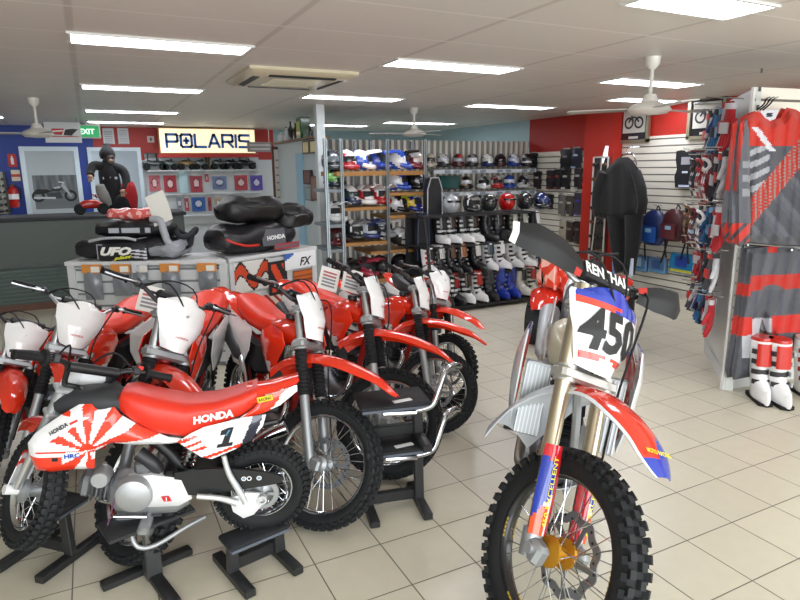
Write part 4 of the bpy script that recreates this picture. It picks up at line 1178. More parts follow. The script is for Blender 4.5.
# ================================================================== COUNTER, CABINETS AND BAGS
def outline_panel(b, poly, mapfn, colfn, d, thick=.004, mat='cloth', flip=False):
    """flat outline cut into a fine lattice; mapfn(x, y, edge distance) -> point in space"""
    from mathutils.geometry import delaunay_2d_cdt
    poly = [(p[0], p[1]) for p in poly]
    pts = [V(p) for p in poly_dense(poly, d)]; nb = len(pts); edges = [(i, (i+1) % nb) for i in range(nb)]
    segs = [(V(poly[i-1]), V(poly[i])) for i in range(len(poly))]
    def inside(x, z):
        c = False
        for i in range(len(poly)):
            (x1, z1), (x2, z2) = poly[i], poly[i-1]
            if (z1 > z) != (z2 > z) and x < (x2-x1)*(z-z1)/(z2-z1)+x1: c = not c
        return c
    def dist(x, z):
        m = 1e9; q = V((x, z))
        for a, c_ in segs:
            e = c_-a; t = max(0, min(1, (q-a).dot(e)/max(e.length_squared, 1e-9))); m = min(m, (a+e*t-q).length)
        return m
    xs = [p[0] for p in poly]; zz = [p[1] for p in poly]; x = min(xs)+d/2; 
    while x < max(xs):
        z = min(zz)+d/2
        while z < max(zz):
            if inside(x, z) and dist(x, z) > d*.45: pts.append(V((x, z)))
            z += d
        x += d
    vs, _, fs, *_ = delaunay_2d_cdt(pts, edges, [], 1, 1e-6)
    out = [V(mapfn(p[0], p[1], dist(p[0], p[1]))) for p in vs]
    cols = [colfn(sum(vs[i][0] for i in f)/len(f), sum(vs[i][1] for i in f)/len(f)) for f in fs]
    F = [tuple(reversed(f)) if flip else tuple(f) for f in fs]
    n = V((0, 0, 0))
    for f in F: n += (out[f[1]]-out[f[0]]).cross(out[f[2]]-out[f[0]])
    n.normalize()
    if n.dot(out[0]-CAMLOC) > 0 and not flip: F = [tuple(reversed(f)) for f in F]; n = -n
    N = len(out); back = [p-n*thick for p in out]
    return b.add(out+back, F+[tuple(N+i for i in reversed(f)) for f in F], None, mat, True, cols+cols)

# ---- service counter with tread plate front
m = mk('tread_plate', .45, metal=.35)
nt = m.node_tree; bs = nt.nodes['Principled BSDF']
geo = nt.nodes.new('ShaderNodeNewGeometry'); wv = []
for rot in (.785, -.785):
    mp = nt.nodes.new('ShaderNodeMapping'); mp.inputs['Rotation'].default_value = (0, rot, 0); nt.links.new(geo.outputs['Position'], mp.inputs['Vector'])
    w_ = nt.nodes.new('ShaderNodeTexWave'); w_.inputs['Scale'].default_value = 9; w_.bands_direction = 'X'; nt.links.new(mp.outputs[0], w_.inputs['Vector']); wv.append(w_)
mx = nt.nodes.new('ShaderNodeMath'); mx.operation = 'MULTIPLY'; nt.links.new(wv[0].outputs['Fac'], mx.inputs[0]); nt.links.new(wv[1].outputs['Fac'], mx.inputs[1])
bp = nt.nodes.new('ShaderNodeBump'); bp.inputs['Strength'].default_value = .45; bp.inputs['Distance'].default_value = .006; nt.links.new(mx.outputs[0], bp.inputs['Height']); nt.links.new(bp.outputs[0], bs.inputs['Normal'])
YC = 8.3; zc_ = aty(50, 217, YC).z; xc1 = aty(185, 230, YC).x
t = thing('service_counter', 'long grey counter with dark top and patterned metal front', 'counter', (-1.6, YC+.35, 0))
x0, x1 = -3.2, xc1+1.6
b = MB('tread_plate', srgb('545b58')); b.box(((x0+x1)/2, -.33, .80), (x1-x0, .03, .56)); b.build('tread_panel', t)
b = MB('rough_metal', srgb('55605c')); b.box(((x0+x1)/2, -.325, .30), (x1-x0, .02, .42))
for i in range(9): b.box(((x0+x1)/2, -.342, .12+i*.046), (x1-x0, .02, .026), col=srgb('5f6965'), bev=.006)
b.build('ribbed_panel', t)
b = MB('wood', srgb('6a4634')); b.box(((x0+x1)/2, -.30, .05), (x1-x0, .02, .10)); b.build('kickboard', t)
b = MB('matte', srgb('23282a')); b.box(((x0+x1)/2, 0, zc_-.02), (x1-x0+.06, .78, .04), bev=.008); b.build('countertop', t)
b = MB('matte', srgb('4a4f4d')); b.box(((x0+x1)/2, .0, .56), (x1-x0-.02, .58, 1.06)); b.build('carcass', t)

# ---- two white display cabinets behind the bikes
ZT = .90
A1, B1 = atz(66, 262, ZT), atz(226, 260, ZT)
A2, B2 = atz(229, 259, ZT), atz(316, 246, ZT)
_y1 = math.atan2(B1.y-A1.y, B1.x-A1.x); _y2 = math.atan2(B2.y-A2.y, B2.x-A2.x)
CUT = .5*math.tan((_y2-_y1)/2)+.005
def cabinet(A, B, label, front, cut0=0, cut1=0):
    d = (B-A); d.z = 0; L = d.length; yaw = math.atan2(d.y, d.x)
    t = thing('display_cabinet', label, 'cabinet', (A.x, A.y, 0), yaw)
    b = MB('paint', srgb('d2d4d4')); b.prism([(-.01, -.01), (L, -.01), (L-cut1, .49), (cut0-.01, .49)], ZT-.03, ZT, 'z'); b.build('cabinet_top', t)
    b = MB('paint', srgb('cdd0d0')); 
    for x in (.03, L-.03): b.box((x, .02, (ZT-.03)/2), (.06, .04, ZT-.03))
    b.prism([(.01, .05), (L-.01, .05), (L-.01-cut1, .47), (.01+cut0, .47)], 0, ZT-.03, 'z'); b.build('carcass', t)
    b = MB(front, srgb('d5d8d8')); b.box((L/2, .03, (ZT-.05)/2+.01), (L-.12, .03, ZT-.07)); b.build('slat_front', t)
    return t, L, yaw
cab1, L1, yaw1 = cabinet(A1, B1, 'white slat-front cabinet under the black and grey gear bag', 'slats_cabinet', 0, CUT)
cab2, L2, yaw2 = cabinet(A2, B2, 'white cabinet with sticker-covered front under the folded black bags', 'paint', CUT, 0)
def on_cab(A, yaw, x, y, z): 
    return V((A.x+math.cos(yaw)*x-math.sin(yaw)*y, A.y+math.sin(yaw)*x+math.cos(yaw)*y, z))
# packets hanging on the slats
for i, (px, py, hh, card) in enumerate(((92, 276, .23, 1), (121, 276, .20, 1), (140, 281, .17, 0), (170, 275, .20, 1), (207, 274, .16, 1))):
    u = (px-66)/160*L1
    t = thing('parts_packet', ('grey plastic parts packet with orange header card, ' if card else 'grey plastic parts packet without a card, ')+ORD[i]+' along the cabinet front', 'packet', on_cab(A1, yaw1, u, -.012, .62-.0*i), yaw1, 'parts packets on the cabinet front')
    b = MB('film', srgb('7d8288')); hw = .075 if i != 2 else .06
    b.grid(lambda a, c: V(((a-.5)*2*hw*(1-.12*abs(c-.5)), -.012-.016*math.sin(PI*a)*math.sin(PI*c)-.004*math.sin(9*a+5*c), .20-hh*1.0*(1-c))), 8, 10, thick=.01); b.build('packet_body', t)
    b = MB('paper', srgb('d68a3a') if card else srgb('c9ccd0')); b.box((0, -.012, .225), (hw*2.1, .006, .07)); c_ = b.build('header_card', t)
    b = MB('paper', srgb('e8e6dc')); b.box((.03, -.017, .22), (hw*.9, .004, .045)); b.build('price_sticker', c_)
    b = MB('chrome', 'steel'); b.tube([V((0, .015, .245)), V((0, -.06, .25))], .003, 6); b.build('hook', t)
# stickers on the second cabinet: printed panels on its front
def sticker(u0, u1, z0, z1, label, fn):
    b = MB('paper', 'white')
    nx, nz = max(4, int((u1-u0)/.012)), max(4, int((z1-z0)/.012))
    b.grid(lambda a, c: V(((a-.5)*(u1-u0), 0, (c-.5)*(z1-z0))), nx, nz, colfn=fn)
    return b, on_cab(A2, yaw2, (u0+u1)/2, -.004 + 0, (z0+z1)/2)
def fx1(a, c):
    k = a*3+c*1.4
    if int(k*2.3) % 3 == 0: return srgb('1d1a1c')
    return srgb('c8401f') if int(k*3.1) % 2 else srgb('d8d2c8')
b, p = sticker(.04, .42, .60, .86, '', lambda a, c: srgb('c9421f') if abs((c-.5)-.25*math.sin(a*9)) < .16 else (srgb('1b1a1c') if abs((c-.5)-.25*math.sin(a*9)) < .24 else srgb('dcdad4')))
single(b, 'sticker', 'white sticker sheet with red and black flame lettering on the cabinet front', 'sticker', p, yaw2)
b, p = sticker(.40, .62, .52, .82, '', lambda a, c: srgb('1c1a1c') if abs(a-.5) > .36 or abs(c-.5) > .4 else (srgb('d8441e') if 0.1 < (a*.8+c*.6) % .5 < .38 else srgb('1c1a1c')))
single(b, 'sticker', 'black and orange square sticker beside the fork of the middle bike', 'sticker', p+V((0, -.004, 0)), yaw2)
b, p = sticker(.34, .66, .22, .54, '', lambda a, c: srgb('b52a20') if ((a+c)*4) % 1 < .42 else srgb('d9d2c4'))
single(b, 'sticker', 'red and cream striped sticker low on the cabinet front', 'sticker', p+V((0, -.002, 0)), yaw2)
b, p = sticker(.60, .98*L2, .72, .885, '', lambda a, c: srgb('3a66b8') if (a < .28 and c > .5+a) else srgb('eef0f2'))
b.text('FX', V((.06, -.003, -.02)), (1, 0, 0), (0, 0, 1), .075, 'black', 'paper', .03, .3, width=.15)
single(b, 'sticker', 'white and blue sticker reading FX at the cabinet corner', 'sticker', p+V((0, -.006, 0)), yaw2)
b, p = sticker(.70, .93*L2, .48, .70, '', lambda a, c: srgb('c9682a') if (c*5) % 1 < .6 else srgb('8a3a1c'))
single(b, 'sticker', 'orange and brown sticker below the white FX sticker', 'sticker', p, yaw2)

# ---- bags
def lump(b, L, W, H, seed, col, n=26, m=18, power=3.2, colfn=None, mat='vinyl', droop=0.0, amp=.012):
    """soft bag body along x resting on z = 0"""
    r_ = random.Random(seed); ph = [r_.uniform(0, 6) for _ in range(6)]
    rings = []
    for i in range(n+1):
        s = -1+2*i/n; e = (1-abs(s)**power)**(1/power) if abs(s) < 1 else 0
        e = max(e, .02); ring = []
        for k in range(m):
            a = 2*PI*k/m; c_, s_ = math.cos(a), math.sin(a)
            y = W/2*math.copysign(abs(c_)**(2/2.8), c_)*(.25+.75*e); z = H/2*math.copysign(abs(s_)**(2/2.8), s_)*e
            w = amp*(math.sin(5*s+ph[0]+2*a)+math.sin(9*s+ph[1]-3*a)*.6)
            zz = H/2+z*(1+w*2)+w-droop*s*s
            ring.append(V((s*L/2, y*(1+w*2), max(zz, .002))))
        rings.append(ring[::-1])
    return b.loft(rings, col, mat, True, colfn=colfn)
# black and grey gear bag with lettering on its pocket
yb = yaw1
ZB = ZT
t = thing('gear_bag', 'large black and grey gear bag with UFO lettering on its front pocket', 'bag', on_cab(A1, yb, .47, .22, ZB), yb)
b = MB('vinyl', srgb('1a1a1e')); lump(b, .92, .40, .17, 3, srgb('1b1b20')); b.build('bag_body', t)
b = MB('vinyl', srgb('22222a'))
def pk(u, v): return V((-.22+.40*u, -.205-.03*math.sin(PI*u)*math.sin(PI*v), .012+.125*v))
b.grid(pk, 40, 14, colfn=lambda u, v: srgb('9a9aa4') if u < .03 or (u < .12 and v > .9) else (srgb('c9cbd2') if (u > .7 and int((v*9+u*4)) % 2 == 0 and v < .75) else srgb('1e1e26')), thick=.01)
b.text('UFO', V((-.05, -.242, .085)), (1, 0, 0), (0, 0, 1), .062, srgb('e4e4dc'), 'paper', .06, .35, width=.25)
b.text('plast', V((.0, -.243, .035)), (1, 0, .12), (0, 0, 1), .026, srgb('d8d83a'), 'paper', .04, .35, width=.15)
b.build('front_pocket', t)
b = MB('vinyl', srgb('8d9096')); b.M = Matrix.Translation((.31, -.03, .01)); lump(b, .30, .38, .135, 8, srgb('8d9096'), 16, 14); b.build('end_pocket', t)
b = MB('vinyl', srgb('a5a8ac')); b.tube([V((-.28, -.19, .16)), V((-.15, -.205, .185)), V((.02, -.205, .185)), V((.10, -.19, .165))], .011, 8, sub=4); b.build('carry_strap', t)
t = thing('gear_bag', 'folded black bag with pale grey straps lying on the lettered gear bag', 'bag', on_cab(A1, yb, .50, .25, ZB+.165), yb)
b = MB('vinyl', srgb('141418')); lump(b, .66, .32, .15, 5, srgb('151519')); b.build('bag_body', t)
b = MB('vinyl', srgb('a4a8ae')); b.grid(lambda u, v: V((-.17+.34*u, -.166, .055+.04*v)), 16, 3, thick=.006, colfn=lambda u, v: P['black'] if (.22 < u < .34 or .78 < u < .9) else srgb('a9adb4')); b.build('grey_band', t)
b = MB('vinyl', srgb('9a9da3')); b.tube([V((.18, -.15, .165)), V((.26, -.17, .15)), V((.29, -.19, .06)), V((.33, -.20, -.04)), V((.40, -.18, -.06))], [.028, .03, .03, .03, .02], 10, sub=4); b.build('shoulder_strap', t)
# pink-red wrapped parcel, white card, black ring
b = MB('film', srgb('d0544e')); lump(b, .48, .20, .09, 9, None, 44, 24, amp=.010, colfn=lambda u, v: srgb('cf5a54') if math.sin(u*37+v*9)+math.sin(v*31-u*11) < .75 else srgb('e8b0aa'), mat='film')
single(b, 'wrapped_parcel', 'shiny red and pink film-wrapped parcel lying on top of the black folded bag', 'parcel', on_cab(A1, yb, .50, .27, ZB+.315), yb)
b = MB('paper', srgb('dcdad0'))
b.grid(lambda u, v: V(((u-.5)*.165, .02*math.sin(PI*v)+.03*v, .26*v)), 4, 8, thick=.002)
o = single(b, 'price_card', 'large plain white card standing tilted among the bags on the cabinet', 'card', on_cab(A1, yb, .79, .07, ZB+.30), yb)
o.rotation_euler = (math.radians(-12), math.radians(-22), yb)
b = MB('rubber', srgb('2a2b2e')); b.tube([V((.085*math.cos(a), .07*math.sin(a), .10+.03*math.cos(a*2))) for a in [2*PI*k/20 for k in range(20)]], .022, 10, closed=True); b.tube([V((.02, .0, 0)), V((.05, -.02, .09))], .03, 10)
single(b, 'rubber_strap', 'black looped rubber strap standing behind the white card on the cabinet', 'strap', on_cab(A1, yb, .90, .26, ZB+.10), yb)
# bags on the second cabinet
ctr2 = on_cab(A2, yaw2, L2*.42, .22, ZT)
t = thing('gear_bag', 'wide black gear bag with grey HONDA panel and red piping', 'bag', ctr2, yaw2+.02)
b = MB('vinyl', srgb('17171a')); lump(b, .86, .42, .26, 12, srgb('18181c')); b.build('bag_body', t)
b = MB('vinyl', srgb('5a5c62')); b.grid(lambda u, v: V((-.06+.27*u, -.222+.02*v-.012*math.sin(PI*u), .065+.14*v)), 10, 8, thick=.008)
b.text('HONDA', V((.075, -.242, .135)), (1, 0, .03), (0, .12, 1), .036, 'white', 'paper', .04, width=.21); b.build('name_panel', t)
b = MB('vinyl', srgb('8a4a50')); b.grid(lambda u, v: V((.06+.30*u, -.232-.01*math.sin(PI*u), .02+.05*v)), 16, 4, thick=.008, colfn=lambda u, v: srgb('a8323c') if v > .75 or v < .25 else srgb('6e5a60')); b.build('lower_pocket', t)
b = MB('vinyl', srgb('c8281c')); b.tube([V((-.40, -.10, .17)), V((-.36, -.18, .13)), V((-.25, -.225, .09)), V((-.12, -.232, .085))], .010, 8, sub=4); b.build('piping', t)
t = thing('gear_bag', 'black rolled bag with a small white mark, topmost on the HONDA bag', 'bag', on_cab(A2, yaw2, L2*.44, .24, ZT+.25), yaw2-.05)
b = MB('vinyl', srgb('101012')); lump(b, .62, .34, .23, 21, srgb('111113')); b.build('bag_body', t)
b = MB('paper', 'white'); b.M = Matrix.Translation((-.05, -.150, .135)) @ Matrix.Rotation(math.radians(-35), 4, 'X'); b.box((0, 0, 0), (.06, .003, .016), Euler((0, -.35, 0)).to_matrix()); b.build('logo_patch', t)
b = MB('vinyl', srgb('2c2c22')); b.tube([V((-.25, -.10, .17)), V((-.1, -.16, .15)), V((.1, -.165, .14)), V((.26, -.12, .12))], .009, 8, sub=4); b.build('zip', t)
t = thing('gear_bag', 'black slumped bag hanging over the pillar end of the cabinet', 'bag', on_cab(A2, yaw2, L2*.88, .22, ZT+.18), yaw2+.25)
b = MB('vinyl', srgb('121214')); lump(b, .46, .36, .21, 33, srgb('131315'), droop=.05); b.build('bag_body', t)
b = MB('vinyl', srgb('3a3a34')); b.tube([V((-.16, -.17, .11)), V((-.02, -.19, .12)), V((.14, -.15, .08))], .008, 8, sub=4); b.build('zip', t)

# ================================================================== BACK WALL OVER THE COUNTER
YW = YB-.03
def wpt(px, py, Y=None): return aty(px, py, Y or YW)
def wall_rect(px0, py0, px1, py1, Y):
    a, c = aty(px0, py0, Y), aty(px1, py1, Y); return a.x, c.x, c.z, a.z
def board(name, label, cat, rect, Y, fn, frame=None, fw_=.05, res=.02, extra=None, mat='paper'):
    x0, x1, z0, z1 = rect; cx, cz = (x0+x1)/2, (z0+z1)/2; w, h = x1-x0, z1-z0
    t = thing(name, label, cat, (cx, Y, z0))
    b = MB(mat, 'white'); b.grid(lambda u, v: V(((u-.5)*w, 0, v*h)), max(2, int(w/res)), max(2, int(h/res)), colfn=fn, thick=.01)
    if extra: extra(b, w, h)
    b.build('print', t)
    if frame:
        b = MB('plastic', frame)
        for s in (-1, 1): b.box((s*(w/2+fw_/2), -.005, h/2), (fw_, .04, h+fw_*2)); b.box((0, -.005, h/2+s*(h/2+fw_/2)), (w, .04, fw_))
        b.build('frame', t)
    return t
# framed poster with a black-and-white cruiser motorcycle
def cruiser(b, w, h):
    y = -.004; S = w*.37
    cx, cz = -.02*w, .30*h
    def W(x, z): return V((cx+x*S, y, cz+z*S))
    for x in (-.85, .95):
        b.lathe([(S*.22, 0), (S*.36, 0), (S*.36, .001)], W(x, .0), (0, -1, 0), 26, srgb('1a1c1e'), 'paper'); b.lathe([(.001, .0005), (S*.10, .0005)], W(x, 0), (0, -1, 0), 16, srgb('8f9598'), 'paper')
    def pl(pts, c, dy=.001): 
        b.add([W(x, z)+V((0, -dy, 0)) for x, z in pts], [tuple(range(len(pts)-1, -1, -1))], c, 'paper', False)
    pl([(-1.2, .12), (-.9, .45), (-.3, .42), (-.1, .30), (-.5, .15)], srgb('16181a'))
    pl([(-.15, .30), (.1, .62), (.45, .60), (.55, .42), (.3, .28)], srgb('303538'), .002)
    pl([(.0, .55), (.4, .62), (.45, .5), (.1, .45)], srgb('b9c0c4'), .003)
    pl([(-.4, .20), (.4, .25), (.5, -.15), (-.3, -.18)], srgb('3c4245'), .002)
    pl([(-1.1, -.02), (.1, -.06), (.1, -.18), (-1.1, -.14)], srgb('c3cacd'), .003)
    pl([(.45, .62), (.55, .85), (.62, .84), (1.02, .0), (.92, -.02)], srgb('aab1b5'), .003)
    pl([(.35, .92), (.7, .86), (.68, .80), (.35, .84)], srgb('d5dadd'), .004)
    b.text('STRAIGHT ROAD', V((-.12*w, y, .80*h)), (1, 0, 0), (0, 0, 1), .022, srgb('55606a'), 'paper', 0, width=.32) if False else None
def pcol(u, v):
    if .08 < u and .10 < v < .62:
        k = .5+.5*math.sin(u*40)*math.sin(v*7+u*11)
        g = .34+.18*k if v > .33 else .50-.3*max(0, .16-abs(v-.20))
        return srgb((g*.95, g, g*1.02))
    g = .78-.06*u; return srgb((g*.97, g*1.02, g*1.04))
board('wall_poster', 'framed pale poster with black-and-white cruiser motorcycle photograph', 'poster', wall_rect(24, 151, 81, 214, YW), YW, pcol, srgb('cfe0ea'), .07, .02, cruiser)
def pcol2(u, v):
    g = .74+.06*math.sin(3*u+2*v); return srgb((g*.96, g*1.03, g*1.08)) if v > .12 else srgb('8fa9b0')
board('wall_poster', 'framed pale blue poster behind the dark mannequin figure', 'poster', wall_rect(91, 151, 143, 214, YW), YW, pcol2, srgb('cfe0ea'), .06, .03,
      lambda b, w, h: b.add([V((-.3*w, -.004, .2*h)), V((.3*w, -.004, .25*h)), V((.1*w, -.004, .6*h))], [(0, 1, 2)], srgb('a6bcc6'), 'paper', False))
# small notices on the wall
board('fire_sign', 'small red fire extinguisher sign on the blue wall above the extinguisher', 'sign', wall_rect(7, 154, 17.5, 167, YW), YW, lambda u, v: srgb('c9302a'), None, .02, .03,
      lambda b, w, h: (b.box((0, -.004, h*.45), (w*.35, .004, h*.5), col='white', mat='paper'), b.box((0, -.006, h*.78), (w*.18, .004, h*.15), col='white', mat='paper')))
board('notice', 'small white notice with red stripe under the red fire sign', 'sign', wall_rect(10.5, 170, 21, 181, YW), YW, lambda u, v: srgb('c8452f') if .42 < v < .58 else srgb('ddd2bc'), None, .02, .02)
board('notice', 'first of two white paper notices on the red wall beside the exit sign', 'paper notice', wall_rect(102, 128, 115, 144, YW), YW, lambda u, v: srgb('b8bcc4') if .15 < u < .85 and (v*14) % 1 < .4 and v < .85 else srgb('dfe0e4'), None, .02, .012, None)
board('notice', 'second of two white paper notices on the red wall, nearer the lit sign', 'paper notice', wall_rect(117, 128, 129.5, 144, YW), YW, lambda u, v: srgb('b8bcc4') if .15 < u < .85 and (v*12) % 1 < .4 and v < .85 else srgb('d9dbe0'), None, .02, .012, None)
board('light_switch', 'small white switch plate on the red wall next to the lit sign', 'switch', wall_rect(147, 136, 154.5, 142.5, YW), YW, lambda u, v: srgb('d8c8c0'), None, .02, .03, lambda b, w, h: b.box((0, -.006, h/2), (w*.3, .01, h*.5), col=srgb('8a3a34'), mat='plastic'))
# extinguisher
p = wpt(15.5, 207)
t = thing('fire_extinguisher', 'red fire extinguisher with white label hanging on the blue wall', 'fire extinguisher', (p.x, YW-.09, p.z))
H_ = wpt(15.5, 184).z-p.z
b = MB('gloss', srgb('b81f1c')); b.lathe([(.001, 0), (.07, 0), (.078, .02), (.078, H_*.72), (.06, H_*.82), (.025, H_*.88), (.022, H_*.92), (.001, H_*.92)], n=24); b.build('cylinder', t)
b = MB('paper', 'white'); b.lathe([(.0795, H_*.35), (.0795, H_*.58)], n=24); b.build('label_band', t)
b = MB('black_metal', 'black'); b.box((0, 0, H_*.95), (.05, .03, .05)); b.box((.03, 0, H_*1.0), (.12, .02, .015)); b.tube([V((.03, 0, H_*.93)), V((.10, 0, H_*.8)), V((.10, 0, H_*.35))], .012, 8, sub=3); b.build('valve_hose', t)
# sunglasses rack
r = wall_rect(-14, 172, 10, 214, YW-.1)
t = thing('sunglasses_rack', 'pale wall rack of dark sunglasses beside the fire extinguisher', 'rack', ((r[0]+r[1])/2, YW-.1, r[2]))
w, h = r[1]-r[0], r[3]-r[2]
b = MB('paint', srgb('b9b7ac')); b.box((0, .03, h/2), (w, .03, h)); 
for s in (-1, 1): b.box((s*w/2, .0, h/2), (.03, .09, h), col=srgb('3a3a3c'))
b.build('back_panel', t)
for i in range(6):
    for j in range(2):
        b = MB('gloss', 'black'); zz = h*(.08+.15*i); xx = -w*.25+w*.5*j
        for s in (-1, 1): b.ell((xx+s*.045, -.03, zz), (.04, .012, .026), 10, 6)
        b.box((xx, -.03, zz+.01), (.03, .01, .01)); b.build('sunglasses', t)
# exit sign and hanging sign (from the ceiling, in front of the wall)
p = aty(87, 131.5, 10.4)
t = thing('exit_sign', 'green illuminated exit sign hanging by the blue wall', 'sign', (p.x, 10.4, p.z-.09))
b = MB('plastic', srgb('c8c8c0')); b.box((0, 0, .09), (.36, .05, .20), bev=.01); b.build('housing', t)
b = MB('glow_soft', srgb('1f7a48')); b.box((0, -.028, .09), (.32, .006, .16)); b.text('EXIT', V((0, -.033, .09)), (1, 0, 0), (0, 0, 1), .075, srgb('c8e8d0'), 'glow_soft', .03, width=.2); b.build('lit_face', t)
b = MB('metal', 'lgrey'); b.tube([V((0, 0, .19)), V((0, 0, ZC-p.z+.09))], .008, 6); b.build('hanger_rod', t)
p = aty(63, 132.5, 9.8)
t = thing('hanging_sign', 'white hanging sign with red and black slanted emblem beside the ceiling fan', 'sign', (p.x, 9.8, p.z-.14))
b = MB('paper', srgb('dadcdc')); b.box((0, 0, .14), (.44, .012, .27))
b.prism([(-.17, .10), (-.02, .10), (.02, .19), (-.13, .19)], -.010, -.0065, 'y', srgb('c23a34')); b.prism([(.0, .10), (.10, .10), (.18, .18), (.20, .185), (.12, .19), (.03, .18)], -.010, -.0065, 'y', srgb('2a2a2e')); b.box((0, -.008, .085), (.38, .004, .012), col=srgb('c23a34'))
b.text('SLR', V((-.075, -.0125, .145)), (1, 0, 0), (0, 0, 1), .05, 'white', 'paper', .04, .3, width=.10) if False else None
b.build('sign_panel', t)
b = MB('metal', 'lgrey')
for s in (-1, 1): b.tube([V((s*.18, 0, .27)), V((s*.18, 0, ZC-p.z+.14))], .004, 6)
b.build('hanger_rod', t)
STROKES = {'P': [[(0, 0), (0, 1), (.92, 1), (1, .9), (1, .5), (.92, .42), (0, .42)]], 'O': [[(0, .12), (0, .88), (.12, 1), (.88, 1), (1, .88), (1, .12), (.88, 0), (.12, 0), (0, .12)], [(.5, .3), (.5, .7)], [(.3, .5), (.7, .5)]],
    'L': [[(0, 1), (0, 0), (1, 0)]], 'A': [[(0, 0), (.45, 1), (.55, 1), (1, 0)], [(.2, .3), (.8, .3)]], 'R': [[(0, 0), (0, 1), (.92, 1), (1, .9), (1, .52), (.92, .44), (0, .44)], [(.55, .44), (1, 0)]],
    'I': [[(0, 0), (0, 1)]], 'S': [[(1, 1), (.1, 1), (0, .9), (0, .6), (.1, .52), (.9, .48), (1, .4), (1, .1), (.9, 0), (0, 0)]]}
def stroke_word(b, word, x0, y, zc, h, width, th, col):
    adv = [.35 if c == 'I' else 1.32 for c in word]; tot = sum(adv)-.32; k = width/tot; x = x0-width/2
    for c, a in zip(word, adv):
        for st in STROKES[c]:
            for (ax_, az), (bx_, bz) in zip(st, st[1:]):
                p, q = V((x+ax_*k, y, zc-h/2+az*h)), V((x+bx_*k, y, zc-h/2+bz*h)); e = (q-p).normalized()*th*.42
                b.beam(p-e, q+e, .01, th, (1, 0, 0) if abs((q-p).normalized().z) > .9 else (0, 0, 1), col=col, mat='paper') if False else b.add(strip(p-e, q+e, th), [(0, 1, 2, 3)], col, 'paper', False)
        x += a*k
def strip(p, q, th):
    d = (q-p).normalized(); n = V((-d.z, 0, d.x))*th/2
    return [p-n, q-n, q+n, p+n]
# POLARIS light box
r = wall_rect(158, 127.5, 256, 153.5, 11.3); w, h = r[1]-r[0], r[3]-r[2]
t = thing('light_box_sign', 'long lit cream sign reading POLARIS in blue letters', 'sign', ((r[0]+r[1])/2, 11.3, r[2]))
b = MB('plastic', srgb('b98a5a')); b.box((0, .09, h/2), (w, .16, h)); b.build('housing', t)
mk('sign_glow', .4, emit=.85)
b = MB('sign_glow', srgb('fdeec6')); b.box((0, 0, h/2), (w*.985, .02, h*.94)); b.build('lit_face', t)
b = MB('paper', srgb('2c5aa8'))
stroke_word(b, 'POLARIS', 0, -.016, h*.50, h*.48, w*.86, h*.105, srgb('3a70c4')); b.build('lettering', t)
b = MB('paint', srgb('b3271c')); b.box((.0, .05, -.035), (w*1.06, .12, .06)); b.build('lower_rail', t)
# wall shelf with model quads
r = wall_rect(146, 170, 262, 215, YW-.06); w, h = r[1]-r[0], r[3]-r[2]
t = thing('wall_shelf', 'white wall shelf unit above the product pictures, holding model vehicles', 'shelf', ((r[0]+r[1])/2, YW-.05, r[2]))
b = MB('paint', srgb('c3c8ca')); b.box((0, .03, h*.6), (w, .03, h*1.45)); b.build('back_panel', t)
for zz in (h*.98, h*.50, h*.05):
    b = MB('paint', srgb('cfd4d6')); b.box((0, -.06 if zz > h*.9 else -.03, zz), (w, .20 if zz > h*.9 else .10, .02)); b.build('shelf_board', t)
shelf_top = r[2]+h*.98+.01
def model_quad(label, px, col, tall, L=.30):
    p = aty(px, 168, YW-.12)
    t = thing('model_vehicle', label, 'model', (p.x, YW-.12, shelf_top), 0, 'model vehicles on the back wall shelf')
    for sx in (-1, 1):
        for sy in (-1, 1):
            b = MB('rubber', 'rubber'); b.lathe([(.02, -.02), (.05, -.02), (.055, 0), (.05, .02), (.02, .02)], (sx*L*.33, sy*.06, .055), (0, 1, 0), 16, cap=True); b.build('wheel', t)
    b = MB('gloss', col); loftbody(b, [(-L/2, .12, .03, .02), (-L*.3, .13, .06, .035), (0, .11, .05, .05), (L*.3, .125, .06, .035), (L/2, .11, .03, .02)], 12)
    b.build('body', t)
    b = MB('matte', 'dk'); b.tube([V((L*.12, -.06, .19)), V((L*.2, 0, .16)), V((L*.12, .06, .19))], .007, 6, sub=3); b.box((-L*.12, 0, .155), (L*.35, .06, .03), bev=.01); b.build('handlebar_seat', t)
    if tall:
        b = MB('matte', srgb('2e3a38'))
        for sx in (-.28, .1): b.tube([V((sx*L, -.07, .12)), V((sx*L*.9, -.06, .28)), V((sx*L*.9, .06, .28)), V((sx*L, .07, .12))], .007, 6)
        b.box((-.03, 0, .285), (L*.55, .16, .012)); b.build('roof_cage', t)
for px, col, tall, L, nm in ((155, srgb('3a4542'), 1, .40, 'dark green caged model vehicle at the window end of the shelf'), (170, srgb('8a9a9c'), 0, .22, 'small pale model quad next to the dark caged one'),
                             (187, srgb('a8905a'), 0, .28, 'sand coloured model quad in the middle of the shelf'), (201, srgb('7a8a86'), 0, .22, 'grey green model quad beside the brown statuette'),
                             (219, srgb('5a6664'), 0, .24, 'dull grey model quad past the brown statuette'), (231, srgb('2a2e30'), 0, .26, 'black model quad second from the office end'), (246, srgb('1c1e20'), 1, .36, 'large black model vehicle at the office end of the shelf')):
    model_quad(nm, px, col, tall, L)
p = aty(208, 168, YW-.1)
t = thing('statuette', 'small brown trophy figure standing on the wall shelf among model quads', 'statuette', (p.x, YW-.1, shelf_top))
b = MB('wood', srgb('6a5230')); b.lathe([(.001, 0), (.06, 0), (.06, .04), (.03, .05), (.035, .16), (.05, .2), (.04, .28), (.001, .30)], n=16); b.build('figure', t)
b = MB('metal', 'gold'); b.ell((0, 0, .33), (.03, .03, .04), 10, 8); b.build('head', t)
